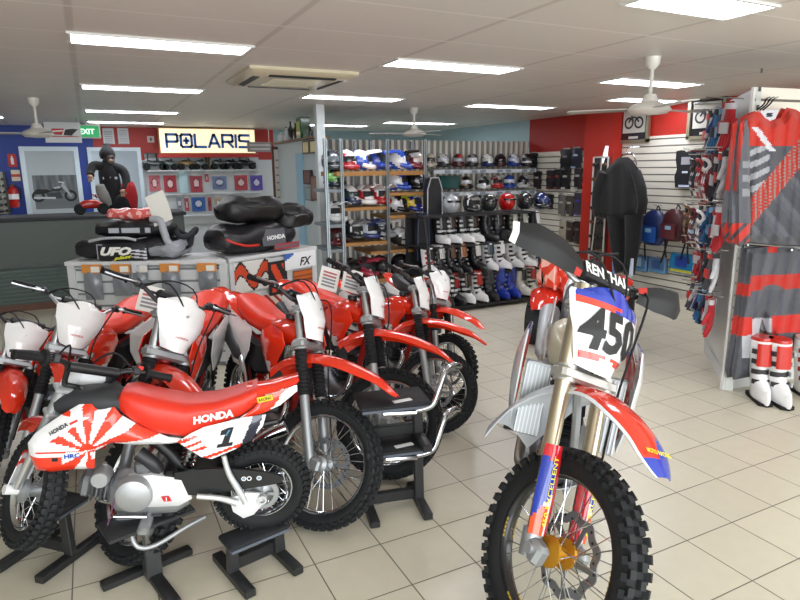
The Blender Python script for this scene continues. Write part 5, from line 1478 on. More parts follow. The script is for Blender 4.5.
# product pictures
pics = [(148, 173, 161, 191, 'c46a70'), (163, 173, 177, 192, 'b0323c'), (189.5, 172.5, 203, 192, 'a83a48'), (204.5, 173, 209, 182, 'b8404a'), (212, 174, 227, 189, '6a7aa0'), (234, 173, 248, 190, 'b04048'), (250, 173, 263, 190, '5a48a0'),
        (148, 194, 158, 208, '9a4650'), (176, 195, 183, 210, '8a8f98'), (184, 196, 189.5, 211, 'a84a52'), (191, 195, 206, 211, '2a5aa0'), (207.5, 195, 212, 211, 'a8404a'), (214, 195, 222, 211, 'b0a088')]
for i, (a0, b0, a1, b1, c) in enumerate(pics):
    c1 = srgb(c); r = wall_rect(a0, b0, a1, b1, YW-.065)
    row = 'upper' if b0 < 190 else 'lower'; k = i+1 if i < 7 else i-6
    nm = {'c46a70': 'pink', 'b0323c': 'crimson', 'a83a48': 'dark red', 'b8404a': 'narrow red', '6a7aa0': 'grey blue', 'b04048': 'brick red', '5a48a0': 'purple', '9a4650': 'dull red', '8a8f98': 'grey', 'a84a52': 'narrow rose', '2a5aa0': 'blue', 'a8404a': 'narrow red', 'b0a088': 'tan'}[c]
    def fn(u, v, c1=c1):
        d = math.hypot(u-.5, (v-.45)*1.2)
        if d < .22: return tuple(.5+.5*x for x in c1)
        if d < .34: return tuple(x*.5 for x in c1)
        return c1 if v < .85 else (.6, .6, .62)
    board('product_picture', '%s product picture, %s in the %s row on the back wall' % (nm, ORD[k-1], row), 'picture', r, YW-.065, fn, None, .02, .02, None)
b = MB('paper', srgb('b8d4dc')); r = wall_rect(178, 170, 188.5, 193, YW-.08); b.box((0, 0, 0), (r[1]-r[0], .02, r[3]-r[2])); single(b, 'price_card', 'pale blue card between the red product pictures on the back wall', 'card', ((r[0]+r[1])/2, YW-.08, (r[2]+r[3])/2))
# grey sign by the lit sign
r = wall_rect(247, 142, 272, 152, 10.6); w, h = r[1]-r[0], r[3]-r[2]
t = thing('hanging_sign', 'small grey hanging sign at the office end of the lit sign', 'sign', ((r[0]+r[1])/2, 10.6, r[2]))
b = MB('paper', srgb('8a8480')); b.box((0, 0, h/2), (w, .015, h)); b.box((0, -.009, h*.7), (w*.85, .004, h*.2), col=srgb('b8b4b0')); b.box((0, -.009, h*.3), (w*.8, .004, h*.16), col=srgb('c4c0bc')); b.build('sign_panel', t)
b = MB('metal', 'lgrey')
for s in (-1, 1): b.tube([V((s*w*.4, 0, h)), V((s*w*.4, 0, ZC-r[2]))], .004, 6)
b.build('hanger_rod', t)

# ---- figure on the counter
p = aty(114, 216, 8.75)
t = thing('mannequin', 'dark hooded mannequin figure in a black top posed on the service counter', 'mannequin', (p.x, 8.75, zc_))
S_ = .84
def T(x, z, y=0): return V((x, y, z))*S_
b = MB('cloth', srgb('3a3a3c'))
b.tube([T(.0, .02), T(.0, .20), T(.0, .42), T(-.01, .60), T(.0, .72), T(.0, .80)], [.10, .12, .125, .12, .085, .05], 16, srgb('16161a'), 'cloth', sub=4)
b.tube([T(-.06, .68, -.02), T(-.20, .70, -.04), T(-.26, .60, -.12), T(-.25, .56, -.20)], [.065, .058, .048, .04], 12, srgb('131316'), 'cloth', sub=4)
b.tube([T(.06, .68, -.02), T(.19, .62, -.04), T(.22, .46, -.10), T(.17, .34, -.16)], [.065, .058, .05, .042], 12, srgb('131316'), 'cloth', sub=4)
b.tube([T(-.05, .15, -.05), T(-.13, .30, -.12), T(-.15, .42, -.15)], [.08, .07, .05], 12, srgb('8d8f8a'), 'cloth', sub=4); b.tube([T(.06, .12, -.05), T(.16, .20, -.14), T(.19, .04, -.16)], [.08, .07, .05], 12, srgb('1c1c22'), 'cloth', sub=4)
b.build('body', t)
b = MB('matte', srgb('5e4a40')); b.ell(T(.02, .80, -.03), (.075*S_, .09*S_, .10*S_), 16, 12, col=srgb('4a3a34')); b.ell(T(.035, .765, -.10), (.045*S_, .04*S_, .035*S_), 12, 8, col=srgb('7a6656'))
for s in (-1, 1): b.ell(T(.035+s*.03, .82, -.105), (.012, .01, .012), 8, 6, col='black')
b.build('head', t)
b = MB('cloth', srgb('101014'))
b.lathe([(.085, -.02), (.095, .03), (.085, .07), (.06, .11), (.045, .13), (.04, .16), (.001, .165)], T(.0, .83, .0), (0, .12, 1), 16); b.build('hood', t)
b = MB('matte', srgb('b0907c'))
for (x, z, y) in ((-.27, .545, -.23), (.15, .32, -.19)):
    b.ell(T(x, z, y), (.035, .045, .025), 12, 8)
    for k in range(4): b.tube([T(x-.02+.013*k, z-.02, y-.01), T(x-.025+.015*k, z-.075, y-.03)], [.009, .006], 6)
    b.tube([T(x+.03, z, y), T(x+.05, z-.04, y-.02)], [.010, .007], 6)
b.build('hands', t) if False else b.build('hand', t)
b = MB('paper', srgb('c8c8cc')); b.grid(lambda u, v: T(-.10+.2*u, .50+.035*v, -.145+.06*abs(u-.5)), 8, 2, thick=.004); b.build('chest_band', t)
b = MB('cloth', srgb('a81c24')); b.M = Matrix.Translation(T(.24, .02, -.08)); lump(b, .20, .16, .36, 41, srgb('a81c24'), 16, 14, mat='cloth'); b.M = Matrix.Identity(4)
o = single(b, 'drink_cooler', 'red rounded bag with pale handle beside the hooded mannequin figure', 'bag', (p.x, 8.72, zc_))
b = MB('gloss', srgb('b02820')); loftbody(b, [(-.16, .10, .03, .03), (-.08, .12, .06, .05), (.04, .13, .06, .06), (.16, .10, .03, .03)], 14)
b.tube([V((.05, -.08, .24)), V((.08, 0, .2)), V((.05, .08, .24))], .008, 6)
for sx in (-.13, .13): b.lathe([(.02, -.015), (.06, -.02), (.07, 0), (.06, .02), (.02, .015)], (sx, -.03, .07), (0, 1, 0), 18, 'rubber', 'rubber', cap=True)
q = aty(92, 216, 8.5); single(b, 'model_vehicle', 'red and black model motorbike on the counter in front of the mannequin figure', 'model', (q.x, 8.5, zc_), .2)

# ================================================================== OFFICE BOX AND PILLAR
XO = aty(320.5, 200, 7.2).x
yo2 = atx(275, 150, XO).y; zo = atx(318, 138, XO).z
b = MB('paint', srgb('b9c4c4')); b.box((XO+.04, (7.2+yo2)/2, zo/2), (.08, yo2-7.2, zo)); 
b.box((XO+.70, yo2-.04, zo/2), (1.3, .08, zo)); struct(b, 'wall_office')
b = MB('paint', srgb('c9d0d0')); pp = aty(322, 200, 7.15); b.box((pp.x+.0, 7.14, ZC/2), (.10, .10, ZC)); struct(b, 'trim_pillar')
p0, p1 = atx(303, 150, XO), atx(296.5, 150, XO)
b = MB('paint', srgb('8fb8cc')); b.box((XO-.005, (p0.y+p1.y)/2, zo*.47), (.03, abs(p1.y-p0.y), zo*.90)); struct(b, 'door_1')
def pict(px0, py0, px1, py1, label, fc, ic):
    a, c = atx(px1, py0, XO), atx(px0, py1, XO)
    y0, y1, z0, z1 = a.y, c.y, c.z, a.z
    w, h = abs(y1-y0), z1-z0
    t = thing('framed_picture', label, 'picture', (XO-.02, (y0+y1)/2, z0))
    b = MB('paint', fc); b.box((0, 0, h/2), (.03, w, h)); b.build('frame', t)
    b = MB('paper', ic); b.box((-.016, 0, h/2), (.006, w*.72, h*.8)); b.build('print', t)
pict(305, 140.5, 311.5, 154, 'first gold-framed picture high on the office wall by the door', srgb('3a3020'), srgb('d8cc98'))
pict(312.5, 139.5, 319, 153.5, 'second gold-framed picture high on the office wall, nearer the pillar', srgb('3a3020'), srgb('e0d4a0'))
pict(306, 170, 313, 184, 'dark brown framed picture in the middle of the office wall', srgb('3a2424'), srgb('6a4a44'))
pict(314, 176, 320, 200, 'tall brown framed picture on the office wall beside the pillar', srgb('6a4a3c'), srgb('8a6a5a'))
pict(308, 187, 314, 200, 'small grey framed picture below the dark brown one', srgb('6a7674'), srgb('8a9a98'))
r = (aty(271, 146, yo2-.12).x, aty(283.5, 146, yo2-.12).x, aty(277, 204, yo2-.12).z, aty(277, 147, yo2-.12).z); w, h = r[1]-r[0], r[3]-r[2]
t = thing('wall_chart', 'tall narrow brown-framed chart at the end of the office wall', 'chart', ((r[0]+r[1])/2, yo2-.14, r[2]))
b = MB('wood', srgb('5a2e24'))
for s in (-1, 1): b.box((s*w*.44, 0, h/2), (w*.14, .04, h))
b.box((0, 0, h*.98), (w, .04, h*.05)); b.build('frame', t)
b = MB('paper', srgb('c8c4b8')); b.box((0, .005, h/2), (w*.76, .02, h*.96))
for k in range(6): b.box((0, -.007, h*(.12+.13*k)), (w*.5, .003, h*.03), col=srgb('8a8090'))
b.build('print', t)
b = MB('wood', srgb('7a5a38')); b.box((XO+.04, (7.2+yo2)/2, zo+.01), (.22, yo2-7.2, .02)); struct(b, 'trim_office_ledge')
# bottles and bits along the top of the office wall
def bottle(px, label, h, r_, col, cat='bottle'):
    q = atx(px, 137, XO+.03); 
    t = thing('bottle' if cat == 'bottle' else 'oil_can', label, cat, (XO+.03, q.y, zo+.02), 0, 'bottles on the office ledge')
    if cat == 'bottle':
        b = MB('gloss', col); b.lathe([(.001, 0), (r_, 0), (r_, h*.6), (r_*.4, h*.75), (r_*.35, h*.95), (.001, h*.95)], n=16); b.build('body', t)
        b = MB('plastic', 'black'); b.lathe([(r_*.42, h*.93), (r_*.42, h), (.001, h)], n=12); b.build('cap', t)
    else:
        b = MB('gloss', col); b.box((0, 0, h*.45), (r_*1.6, r_*2.2, h*.9), bev=.01); b.build('body', t)
        b = MB('paper', srgb('b8c060')); b.box((-r_*.82, 0, h*.5), (.004, r_*1.4, h*.4)); b.build('label_panel', t)
bottle(281, 'pale cloudy bottle at the chart end of the office ledge', .16, .05, srgb('c8d0cc'))
bottle(286.5, 'white slim bottle second along the office ledge', .2, .035, srgb('d8dcd8'))
bottle(291, 'tall dark bottle third along the office ledge', .26, .035, srgb('26302c'))
bottle(296, 'brown bottle beside the green can on the office ledge', .22, .04, srgb('3a2420'))
bottle(303.5, 'dark green square can on the office ledge', .30, .085, srgb('24502e'), 'can')
bottle(310.5, 'small black bottle at the pillar end of the office ledge', .14, .03, srgb('1c1c1e'))
# tags lying on the bikes
def card(px, py, dist_, label, rz):
    d = ray(px, py); q = CAMLOC+d*dist_
    t = thing('price_tag', label, 'tag', q, rz)
    t.rotation_euler = (math.radians(-38), math.radians(20), rz)
    b = MB('paper', srgb('e8e6e2')); b.box((0, 0, 0), (.115, .003, .15)); b.build('card', t)
    b = MB('paper', srgb('a86a6a'))
    for k in range(5): b.box((0, -.0022, .04-.022*k), (.08, .001, .012), col=srgb('b0606a') if k < 2 else srgb('8a8a92'))
    b.build('print', t)
card(329, 279, 3.55, 'white price tag with red print, the one nearer the middle red bike', -.25)
card(352, 281, 3.55, 'white price tag with red print, the one nearer the far red bikes', -.25)
card(150, 299, 3.15, 'white price tag with pink print on the bikes below the gear bag', -.1)

# ================================================================== HELMETS
def helmet(label, loc, rotz, kind, c1, c2, c3, scale=1.0, group='helmets on the racks', detail=True):
    """kind: 'mx' with peak and chin bar, 'road' full face with visor, 'open' dome"""
    t = thing('helmet', label, 'helmet', loc, rotz, group)
    t.scale = (scale,)*3
    c1, c2, c3 = (P[c] if isinstance(c, str) else c for c in (c1, c2, c3))
    sd = rnd.random()*6
    def colfn(i, k):
        a = math.sin(k*2*PI*2+i*5+sd)+math.sin(i*9+sd*2)*.5
        return c1 if a > -.15 else c2
    b = MB('gloss', c1)
    # shell: x is forward
    rings = []
    for i in range(13):
        ph = -.62*PI/2+(1.62*PI/2)*i/12
        ring = []
        for k in range(24):
            th = 2*PI*k/24
            r = math.cos(ph)
            x, y, z = .135*r*math.cos(th)-.012, .108*r*math.sin(th), .125*math.sin(ph)
            if kind != 'open' and x > 0 and z < .02: x += .035*min(1, (.02-z)/.08)*max(0, math.cos(th))
            ring.append(V((x, y, z+.125)))
        rings.append(ring)
    b.loft(rings, c1, 'gloss', True, colfn=colfn if kind != 'open' else None)
    b.build('shell', t)
    b = MB('gloss' if kind != 'mx' else 'matte', srgb('131316'))
    def vis(u, v):
        th = (u-.5)*2.1; ph = -.12+.52*v
        return V((.142*math.cos(ph)*math.cos(th)-.008, .114*math.cos(ph)*math.sin(th), .125+.128*math.sin(ph)))
    if kind != 'open':
        b.grid(vis, 12, 5, thick=.004, colfn=(lambda u, v: c3) if kind == 'road' else (lambda u, v: srgb('121214') if abs(u-.5) < .38 else c2)); b.build('visor', t)
        b = MB('gloss', c1); b.tube([V((.02, -.112, .075)), V((.10, -.085, .055)), V((.155, 0, .05)), V((.10, .085, .055)), V((.02, .112, .075))], [.022, .03, .032, .03, .022], 10, sub=4)
        if kind == 'mx':
            for s in (-1, 1): b.box((.165, s*.022, .055), (.014, .02, .02), col='black', mat='matte')
        b.build('chin_bar', t)
    else:
        b.grid(lambda u, v: vis(u, .2+v*.4)+V((.006, 0, .03)), 12, 3, thick=.003); b.build('brow_strip', t)
    if kind == 'mx':
        b = MB('gloss', c3)
        def pk(u, v): s = (u-.5)*2; return V((.07+.17*v, s*(.095-.02*v), .235+.03*v-.05*s*s*(1-.4*v)-.02*v*v))
        b.grid(pk, 8, 6, thick=.005, colfn=lambda u, v: c3 if abs(u-.5) > .18 or v < .3 else c1); b.build('peak', t)
    return t
# ---- steel rack with wooden boards, left of the striped screen
YR = 6.45
rx = lambda px: aty(px, 220, YR).x
rz = lambda py, px=380: aty(px, py, YR).z
x0r, x1r = rx(327), rx(426)
t = thing('helmet_rack', 'tall grey steel rack with wooden boards full of helmets', 'rack', (0, 0, 0))
ztop = rz(139)
for k, px in enumerate((327.5, 343, 388, 425)):
    b = MB('metal', srgb('9aa4a8')); x = rx(px); b.box((x, YR, ztop/2), (.035, .035, ztop)); 
    b.box((x, YR-.019, ztop/2), (.008, .003, ztop*.98), col=srgb('5a6468')); b.build('post', t)
for px in (357, 372, 412):
    b = MB('metal', srgb('87949a')); x = rx(px)*(YR+.5)/YR; b.box((x, YR+.5, ztop/2), (.032, .032, ztop)); b.build('post', t)
SH = []
for i, (pa, pb, py) in enumerate(((338, 425, 171.5), (343, 390, 206.5), (388, 425, 193), (329, 344, 188), (343, 388, 241), (370, 425, 251), (329, 344, 246), (388, 425, 216), (343, 425, 279), (329, 344, 222), (343, 425, 306), (329, 344, 280))):
    xa, xb, z = rx(pa), rx(pb), rz(py); SH.append((xa, xb, z))
    b = MB('wood', srgb('a5763e') if i not in (3, 6, 9, 11) else srgb('7c858a')); b.box(((xa+xb)/2, YR+.25, z-.02), (xb-xa, .52, .035 if i else .05)); b.build('shelf_board', t)
HZ = {}
def rk_h(px, py_base, kind, c1, c2, c3, label, rot=-100, sc=1.0, dy=.22):
    x = aty(px, 200, YR+dy).x
    # stand on the board whose top is closest below
    z = aty(px, py_base, YR).z
    best = min(SH, key=lambda s: abs(s[2]-z)+(0 if s[0]-.08 < x*(YR/(YR+dy)) < s[1]+.08 else 9))
    helmet(label, (x, YR+dy, best[2]), math.radians(rot), kind, c1, c2, c3, sc)
W_, K_, R_, B_ = 'white', 'black', srgb('a01820'), srgb('2444a8')
for a in ((348, 171, 'road', R_, W_, srgb('202024'), 'dark red and white full-face helmet on the top board of the steel rack', -80),
          (361.5, 171, 'mx', W_, srgb('3a58b0'), W_, 'white and pale blue motocross helmet on the top board, second from the pillar end', -20),
          (378, 171, 'mx', srgb('2a48a8'), srgb('25303a'), srgb('3050b8'), 'blue motocross helmet on the top board with peak turned toward the aisle', -20),
          (399, 171, 'mx', srgb('3058c0'), W_, 'black', 'blue and white motocross helmet with black peak on the top board', -25),
          (414, 171, 'road', srgb('6a1a22'), W_, srgb('c9b8b0'), 'maroon and white full-face helmet at the boot end of the top board', -60),
          (350, 206, 'road', srgb('1c2c50'), W_, srgb('2a3a3a'), 'navy full-face helmet on the second board, first past the corner post', -90),
          (364, 206, 'mx', W_, R_, srgb('d8c8c8'), 'white motocross helmet with red marks on the second board', -70),
          (379, 206, 'mx', srgb('c01e24'), W_, W_, 'bright red motocross helmet with white top on the second board', -70),
          (397, 193, 'mx', srgb('2a54c0'), srgb('e0e4ea'), srgb('2a54c0'), 'bright blue and white motocross helmet on the second board of the wide bay', -40),
          (415, 193, 'road', 'black', srgb('26262a'), srgb('3a3a40'), 'plain black full-face helmet on the second board beside the hanging bag', -60),
          (396, 216, 'mx', srgb('1a1a1e'), srgb('d8dade'), srgb('b8cc3a'), 'black and white motocross helmet with lime trim on the third board', -30),
          (411, 216, 'mx', srgb('20308c'), srgb('e0c030'), srgb('e8e4d8'), 'blue and yellow motocross helmet on the third board', -50),
          (352, 241, 'mx', srgb('26282c'), W_, srgb('8a8c90'), 'black and white motocross helmet low in the first bay of the rack', -70),
          (366, 241, 'mx', srgb('32447a'), srgb('c8ccd4'), srgb('3a4a80'), 'slate blue motocross helmet low in the middle of the rack', -60),
          (381, 241, 'mx', srgb('a8acb2'), srgb('2a2c34'), W_, 'silver grey motocross helmet low beside the middle post', -40),
          (400, 251, 'mx', srgb('dcdcdc'), srgb('2c2c30'), srgb('e8e8e8'), 'large white and silver striped motocross helmet low in the wide bay', -30),
          (418, 251, 'mx', srgb('1a1a1c'), srgb('303034'), srgb('18181a'), 'black motocross helmet low beside the hanging black bag', -60),
          (349, 279, 'mx', srgb('2a2a2e'), srgb('6a6a70'), srgb('202024'), 'charcoal motocross helmet on the low board of the first bay', -80),
          (364, 279, 'mx', srgb('b83a52'), srgb('3a3a40'), srgb('c84a60'), 'pinkish red motocross helmet on the low board', -60),
          (380, 279, 'road', srgb('242428'), srgb('4a4a50'), srgb('303034'), 'dark grey full-face helmet on the low board behind a handlebar', -70),
          (401, 279, 'mx', srgb('242024'), srgb('2a2a30'), srgb('b83a78'), 'black motocross helmet with pink peak on the low board', -40),
          (418, 279, 'mx', srgb('d8d8d8'), srgb('1e1e22'), srgb('e0e0e0'), 'white and black motocross helmet at the boot end of the low board', -50),
          (334, 188, 'road', srgb('1c2432'), srgb('5a9a4a'), srgb('8ad070'), 'dark helmet with lime green visor label on the narrow pillar-side shelf', -90),
          (335, 222, 'mx', W_, srgb('1c1e22'), srgb('d8dcde'), 'white and black motocross helmet on the narrow pillar-side shelf', -80),
          (335, 246, 'road', srgb('5a1c22'), srgb('2a1a1c'), srgb('3a2a2c'), 'maroon full-face helmet on the narrow pillar-side shelf', -90),
          (335, 280, 'road', srgb('4a2028'), srgb('222226'), srgb('2a2226'), 'brownish maroon full-face helmet lowest on the narrow pillar-side shelf', -90),
          (395, 306, 'road', srgb('1e1e22'), srgb('36363c'), srgb('2a2a30'), 'black full-face helmet on the bottom board behind the far bikes', -60),
          (333, 171, 'road', srgb('3a3e42'), srgb('22262a'), srgb('6a7074'), 'grey black full-face helmet standing on the pillar end of the top board', -80)):
    rk_h(*a)
# black bags hanging on the rack's end
def hang_bag(px0, py0, px1, py1, Y, label, edge, name='hanging_bag'):
    a, c = aty(px0, py0, Y), aty(px1, py1, Y); w, h = abs(c.x-a.x), a.z-c.z
    t = thing(name, label, 'bag', ((a.x+c.x)/2, Y, c.z))
    b = MB('vinyl', srgb('1a1c22')); n = 8
    out = [(-w/2, .06), (-w*.45, h*.85), (-w*.25, h), (w*.25, h), (w*.45, h*.85), (w/2, .06), (w*.3, 0), (-w*.3, 0)]
    b.prism(out, -.06, .04, 'y'); b.build('bag_body', t)
    b = MB('vinyl', edge); pts = [V((x, -.062, z)) for x, z in out[:6]]; b.tube(pts, .007, 6); b.build('piping', t)
    b = MB('black_metal', 'dk'); b.tube([V((0, 0, h)), V((0, .02, h+.05)), V((0, .08, h+.06))], .005, 6); b.build('hook', t)
hang_bag(424.5, 178, 440, 250, 6.35, 'tall black bag with pale piping hanging at the end of the helmet rack', srgb('b0b0b4'))
hang_bag(415, 213, 427, 264, 6.30, 'smaller black bag with blue-grey piping hanging below the tall black bag', srgb('3a4a6a'))
# ---- wire shelves on the striped screen
YS = YP-.18
for k, (py, nm) in enumerate(((168, 'upper'), (190, 'lower'))):
    xa, xb = aty(428, py, YS).x, XR-.12; z = aty(470, py, YS).z
    t = thing('wire_shelf', nm+' white wire shelf of helmets on the striped screen', 'shelf', ((xa+xb)/2, YS, z), 0)
    b = MB('metal', srgb('c3c8cc'))
    for y in (-.16, 0, .15): b.tube([V((-(xb-xa)/2, y, -.012)), V(((xb-xa)/2, y, -.012))], .006, 6)
    for i in range(int((xb-xa)/.05)): b.tube([V((-(xb-xa)/2+i*.05, -.16, -.012)), V((-(xb-xa)/2+i*.05, .15, -.012))], .003, 4)
    b.build('wire_deck', t)
    b = MB('paper', srgb('c8d0d4')); b.box((0, -.168, -.05), (xb-xa, .006, .055))
    for i in range(12): b.box((-(xb-xa)/2+(i+.5)*(xb-xa)/12, -.173, -.05), (.10, .004, .04), col=srgb('7d8a94') if i % 3 else srgb('d8dce0'))
    b.build('price_rail', t)
    for s in (-.9, 0, .9): 
        b = MB('metal', srgb('b0b4b8')); b.beam(V((s*(xb-xa)/2, .15, -.02)), V((s*(xb-xa)/2, -.15, -.02)), .02, .04); b.build('bracket', t)
    row = [(430, 'road', srgb('c8c0b0'), srgb('8a7a6a'), srgb('2a2a2a'), 'off-white'), (443, 'road', srgb('2a2a2e'), W_, srgb('c8ccd0'), 'black and white'), (458, 'road', srgb('4a2024'), srgb('c02a24'), srgb('9aa0a4'), 'maroon and red'),
           (472, 'road', srgb('1e1e20'), srgb('8a8a8e'), srgb('d8dce0'), 'black'), (487, 'road', srgb('1c2c5a'), W_, srgb('d8d8d0'), 'navy and white'), (500, 'road', srgb('3a1a20'), srgb('20181a'), srgb('2a2024'), 'dark maroon'),
           (513, 'road', srgb('24408a'), W_, srgb('b8c0d0'), 'blue and white'), (526, 'road', srgb('22181c'), W_, srgb('3a3a3e'), 'black and pale')] if k == 0 else \
          [(430, 'road', srgb('2a2c2e'), W_, srgb('c8c8c8'), 'grey and white'), (466, 'road', srgb('1c1a18'), srgb('a89060'), srgb('c8ccd0'), 'black and gold'), (483, 'mx', W_, srgb('2a4a3a'), W_, 'white and green'), (496, 'mx', srgb('b82a2a'), W_, W_, 'red and white'),
           (509, 'road', srgb('20429c'), srgb('18244a'), srgb('c8d0dc'), 'bright blue'), (523, 'road', srgb('d0d0d0'), srgb('1c1c20'), srgb('2a2a2e'), 'white and black')]
    for i, (px, kd, c1, c2, c3, nmh) in enumerate(row):
        helmet('%s helmet on the %s wire shelf, %s from the steel rack' % (nmh, nm, ORD[i]), (aty(px, py, YS).x, YS, z), math.radians(-120+rnd.uniform(-15, 15)), kd, c1, c2, c3, .87)
b = MB('glow_soft', srgb('2e5a56')); a, c = aty(440, 176, YS), aty(458, 188, YS); b.box((0, 0, (a.z-c.z)/2), (c.x-a.x, .05, a.z-c.z), mat='gloss'); b.box((0, .03, -.01), (c.x-a.x, .1, .02), mat='matte', col='dk')
single(b, 'glass_panel', 'small dark green glossy panel standing among helmets on the lower wire shelf', 'panel', ((a.x+c.x)/2, YS, c.z+.005))

# ================================================================== BOOT DISPLAY
YBT = 5.78
xb0, xb1 = atz(430, 311, 0).x, atz(548, 303, 0).x
zb = [0.06, aty(470, 274, YBT+.12).z, aty(470, 244, YBT+.24).z, aty(470, 214, YBT+.30).z]
t = thing('boot_display', 'black tiered display stand holding motocross boots in three rows', 'display stand', ((xb0+xb1)/2, YBT+.35, 0), 0)
LB = xb1-xb0+.10
for k in range(4):
    b = MB('black_metal', srgb('1e1f22')); y0 = [-.37, -.25, -.14, -.10][k]; b.box((0, (y0+.32)/2, zb[k]-.012), (LB, .32-y0, .024)); b.build('tier_board', t)
for s in (-1, 1):
    b = MB('black_metal', srgb('222326')); b.beam((0, -.36, 0), (0, -.12, zb[3]), .025, .025); b.beam((0, .31, 0), (0, .31, zb[3]), .025, .025); b.beam((0, -.34, .05), (0, .31, .05), .02, .02); b.beam((0, -.12, zb[3]-.02), (0, .31, zb[3]-.02), .02, .02)
    o = b.build('side_frame', t); o.location = (s*LB/2, 0, 0)
b = MB('matte', srgb('2a2b2e')); b.box((0, .33, zb[3]/2), (LB, .02, zb[3])); b.build('back_panel', t)
def boot_mesh(b, H, c1, c2, foot=None):
    """motocross boot: toe along +x, stands on z = 0"""
    secs = [(0.0, .03, .045, .115), (.03, .03, .05, .125), (.09, .02, .052, .12), (.13, -.005, .055, .085), (.18, -.03, .056, .07), (.25, -.035, .062, .072), (.33, -.035, .07, .08), (.40, -.03, .072, .085), (.42, -.03, .068, .08)]
    rings = []
    for z, xc, w, l in secs:
        k = H/.42; ring = []
        for q in range(18):
            a = 2*PI*q/18; x = l*math.cos(a); 
            if z < .12 and x > 0: x *= 1.35-.9*z
            ring.append(V((xc+x, w*math.sin(a)*(1.0 if x < .06 else .92), z*k+.012)))
        rings.append(ring)
    b.loft(rings, c1, 'plastic', True, colfn=lambda i, k: (foot or c1) if i < .36 else (c2 if i > .82 else c1))
_BK = {}
def boot(label, loc, rotz, c1, c2, c3, H=.36, group='motocross boots on the tiered stand', foot=None):
    t = thing('motocross_boot', label, 'boot', loc, rotz, group)
    c1, c2, c3 = (P[c] if isinstance(c, str) else c for c in (c1, c2, c3))
    b = MB('plastic', c1); boot_mesh(b, H, c1, c2, foot); b.build('upper', t)
    b = MB('rubber', 'black'); out = [(-.10, -.045), (-.05, -.055), (.08, -.05), (.16, -.045), (.185, 0), (.16, .045), (.08, .05), (-.05, .055), (-.10, .045)]; b.prism(out, 0, .022, 'z'); b.build('sole', t)
    b = MB('plastic', c3); k = H/.36
    for z, x, w in ((.115, .075, .062), (.17, .05, .062), (.23, .045, .066), (.29, .05, .072)):
        b.grid(lambda u, v: V((x-.035+(.045+.0)*math.cos((u-.5)*2.6)*1.1-.02, w*1.02*math.sin((u-.5)*2.6), (z-.014+.028*v)*k)), 10, 2, thick=.008)
        b.box((x-.02, w*1.0, z*k), (.03, .012, .026*k), bev=.003, col='lgrey')
    b.build('buckle_strap', t)
    b = MB('plastic', c2); b.grid(lambda u, v: V((.035+.034*math.cos((u-.5)*2.2)+.004-.015*v, .055*math.sin((u-.5)*2.2), (.21+.13*v)*k)), 8, 6, thick=.006); b.build('shin_plate', t)
    return t
RB = [('top row', 2, [(441, 'white', 'black', 'white', 'white-footed black'), (450, 'white', 'black', 'white', 'white-footed black'), (462, 'white', srgb('6a4a34'), 'white', 'white-footed black and tan'), (472, 'white', srgb('1c1c20'), 'white', 'white-footed black'),
        (486, srgb('1a1b1f'), 'black', srgb('2a2a2e'), 'plain black'), (497, srgb('1c1d22'), 'black', srgb('34343a'), 'plain black'), (511, srgb('20221f'), srgb('c8ccc0'), srgb('5a6a50'), 'black and pale green'), (521, srgb('1c1c1e'), srgb('b8bab0'), srgb('3a3a3a'), 'black with pale shin'), (533, srgb('16171a'), srgb('d0d0d0'), srgb('2a2a2a'), 'black with white shin')]),
      ('middle row', 1, [(429, 'white', 'black', srgb('c02a24'), 'white with red straps'), (439, srgb('1a1a1c'), srgb('b8b8b8'), srgb('3a3a3a'), 'black with grey shin'), (450, srgb('17181b'), srgb('5a4030'), 'black', 'black with brown collar'), (461, srgb('141518'), srgb('8a5a3a'), 'black', 'black with tan collar'), (475, srgb('121316'), srgb('c8c8c4'), 'black', 'black with pale collar'),
        (488, 'white', srgb('2a3a4a'), 'black', 'white with navy marks'), (499, 'white', srgb('d8d8d8'), 'black', 'white with black straps'), (511, srgb('d8dad8'), srgb('9aa0a0'), 'black', 'pale grey'), (523, 'white', srgb('c8c8c8'), 'black', 'white with black straps'), (535, srgb('d0d2d0'), srgb('b0b4b4'), srgb('1a1a1a'), 'dull white')]),
      ('bottom row', 0, [(431, srgb('b81f1c'), 'white', 'white', 'red and white'), (443, srgb('15161a'), srgb('5a4a2a'), 'black', 'black with olive collar'), (454, srgb('18191c'), srgb('8a1c1c'), 'white', 'black with red shin'), (466, 'white', 'black', 'black', 'white-footed black'), (477, 'white', srgb('a82a24'), 'black', 'white with red shin'),
        (489, srgb('141519'), srgb('2a2a2e'), srgb('3a3a3e'), 'plain black'), (500, srgb('1c35a0'), srgb('24409c'), srgb('16246a'), 'bright blue'), (511, srgb('1e38a4'), srgb('1a2a70'), srgb('2a4ab8'), 'bright blue'), (521, srgb('d4d2c4'), srgb('1a1a1a'), srgb('d8d6c8'), 'cream white'), (531, srgb('d0cec0'), srgb('8a2420'), 'black', 'cream with red shin')])]
for nm, k, lst in RB:
    yy = YBT+.35+[-.20, -.09, .04][k]
    for i, (px, c1, c2, c3, lab) in enumerate(lst):
        x = aty(px, 270, yy).x
        ft = P['white'] if 'white-footed' in lab else None
        boot('%s motocross boot in the %s, %s from the rack end' % (lab, nm, ORD[i]), (x, yy, zb[k]), math.radians(-75+rnd.uniform(-12, 12)), srgb('17181b') if ft else c1, srgb('3a2a20') if ft and i % 2 else (srgb('202124') if ft else c2), srgb('c8c8c8') if ft else c3, .33 if k else .35, foot=ft)
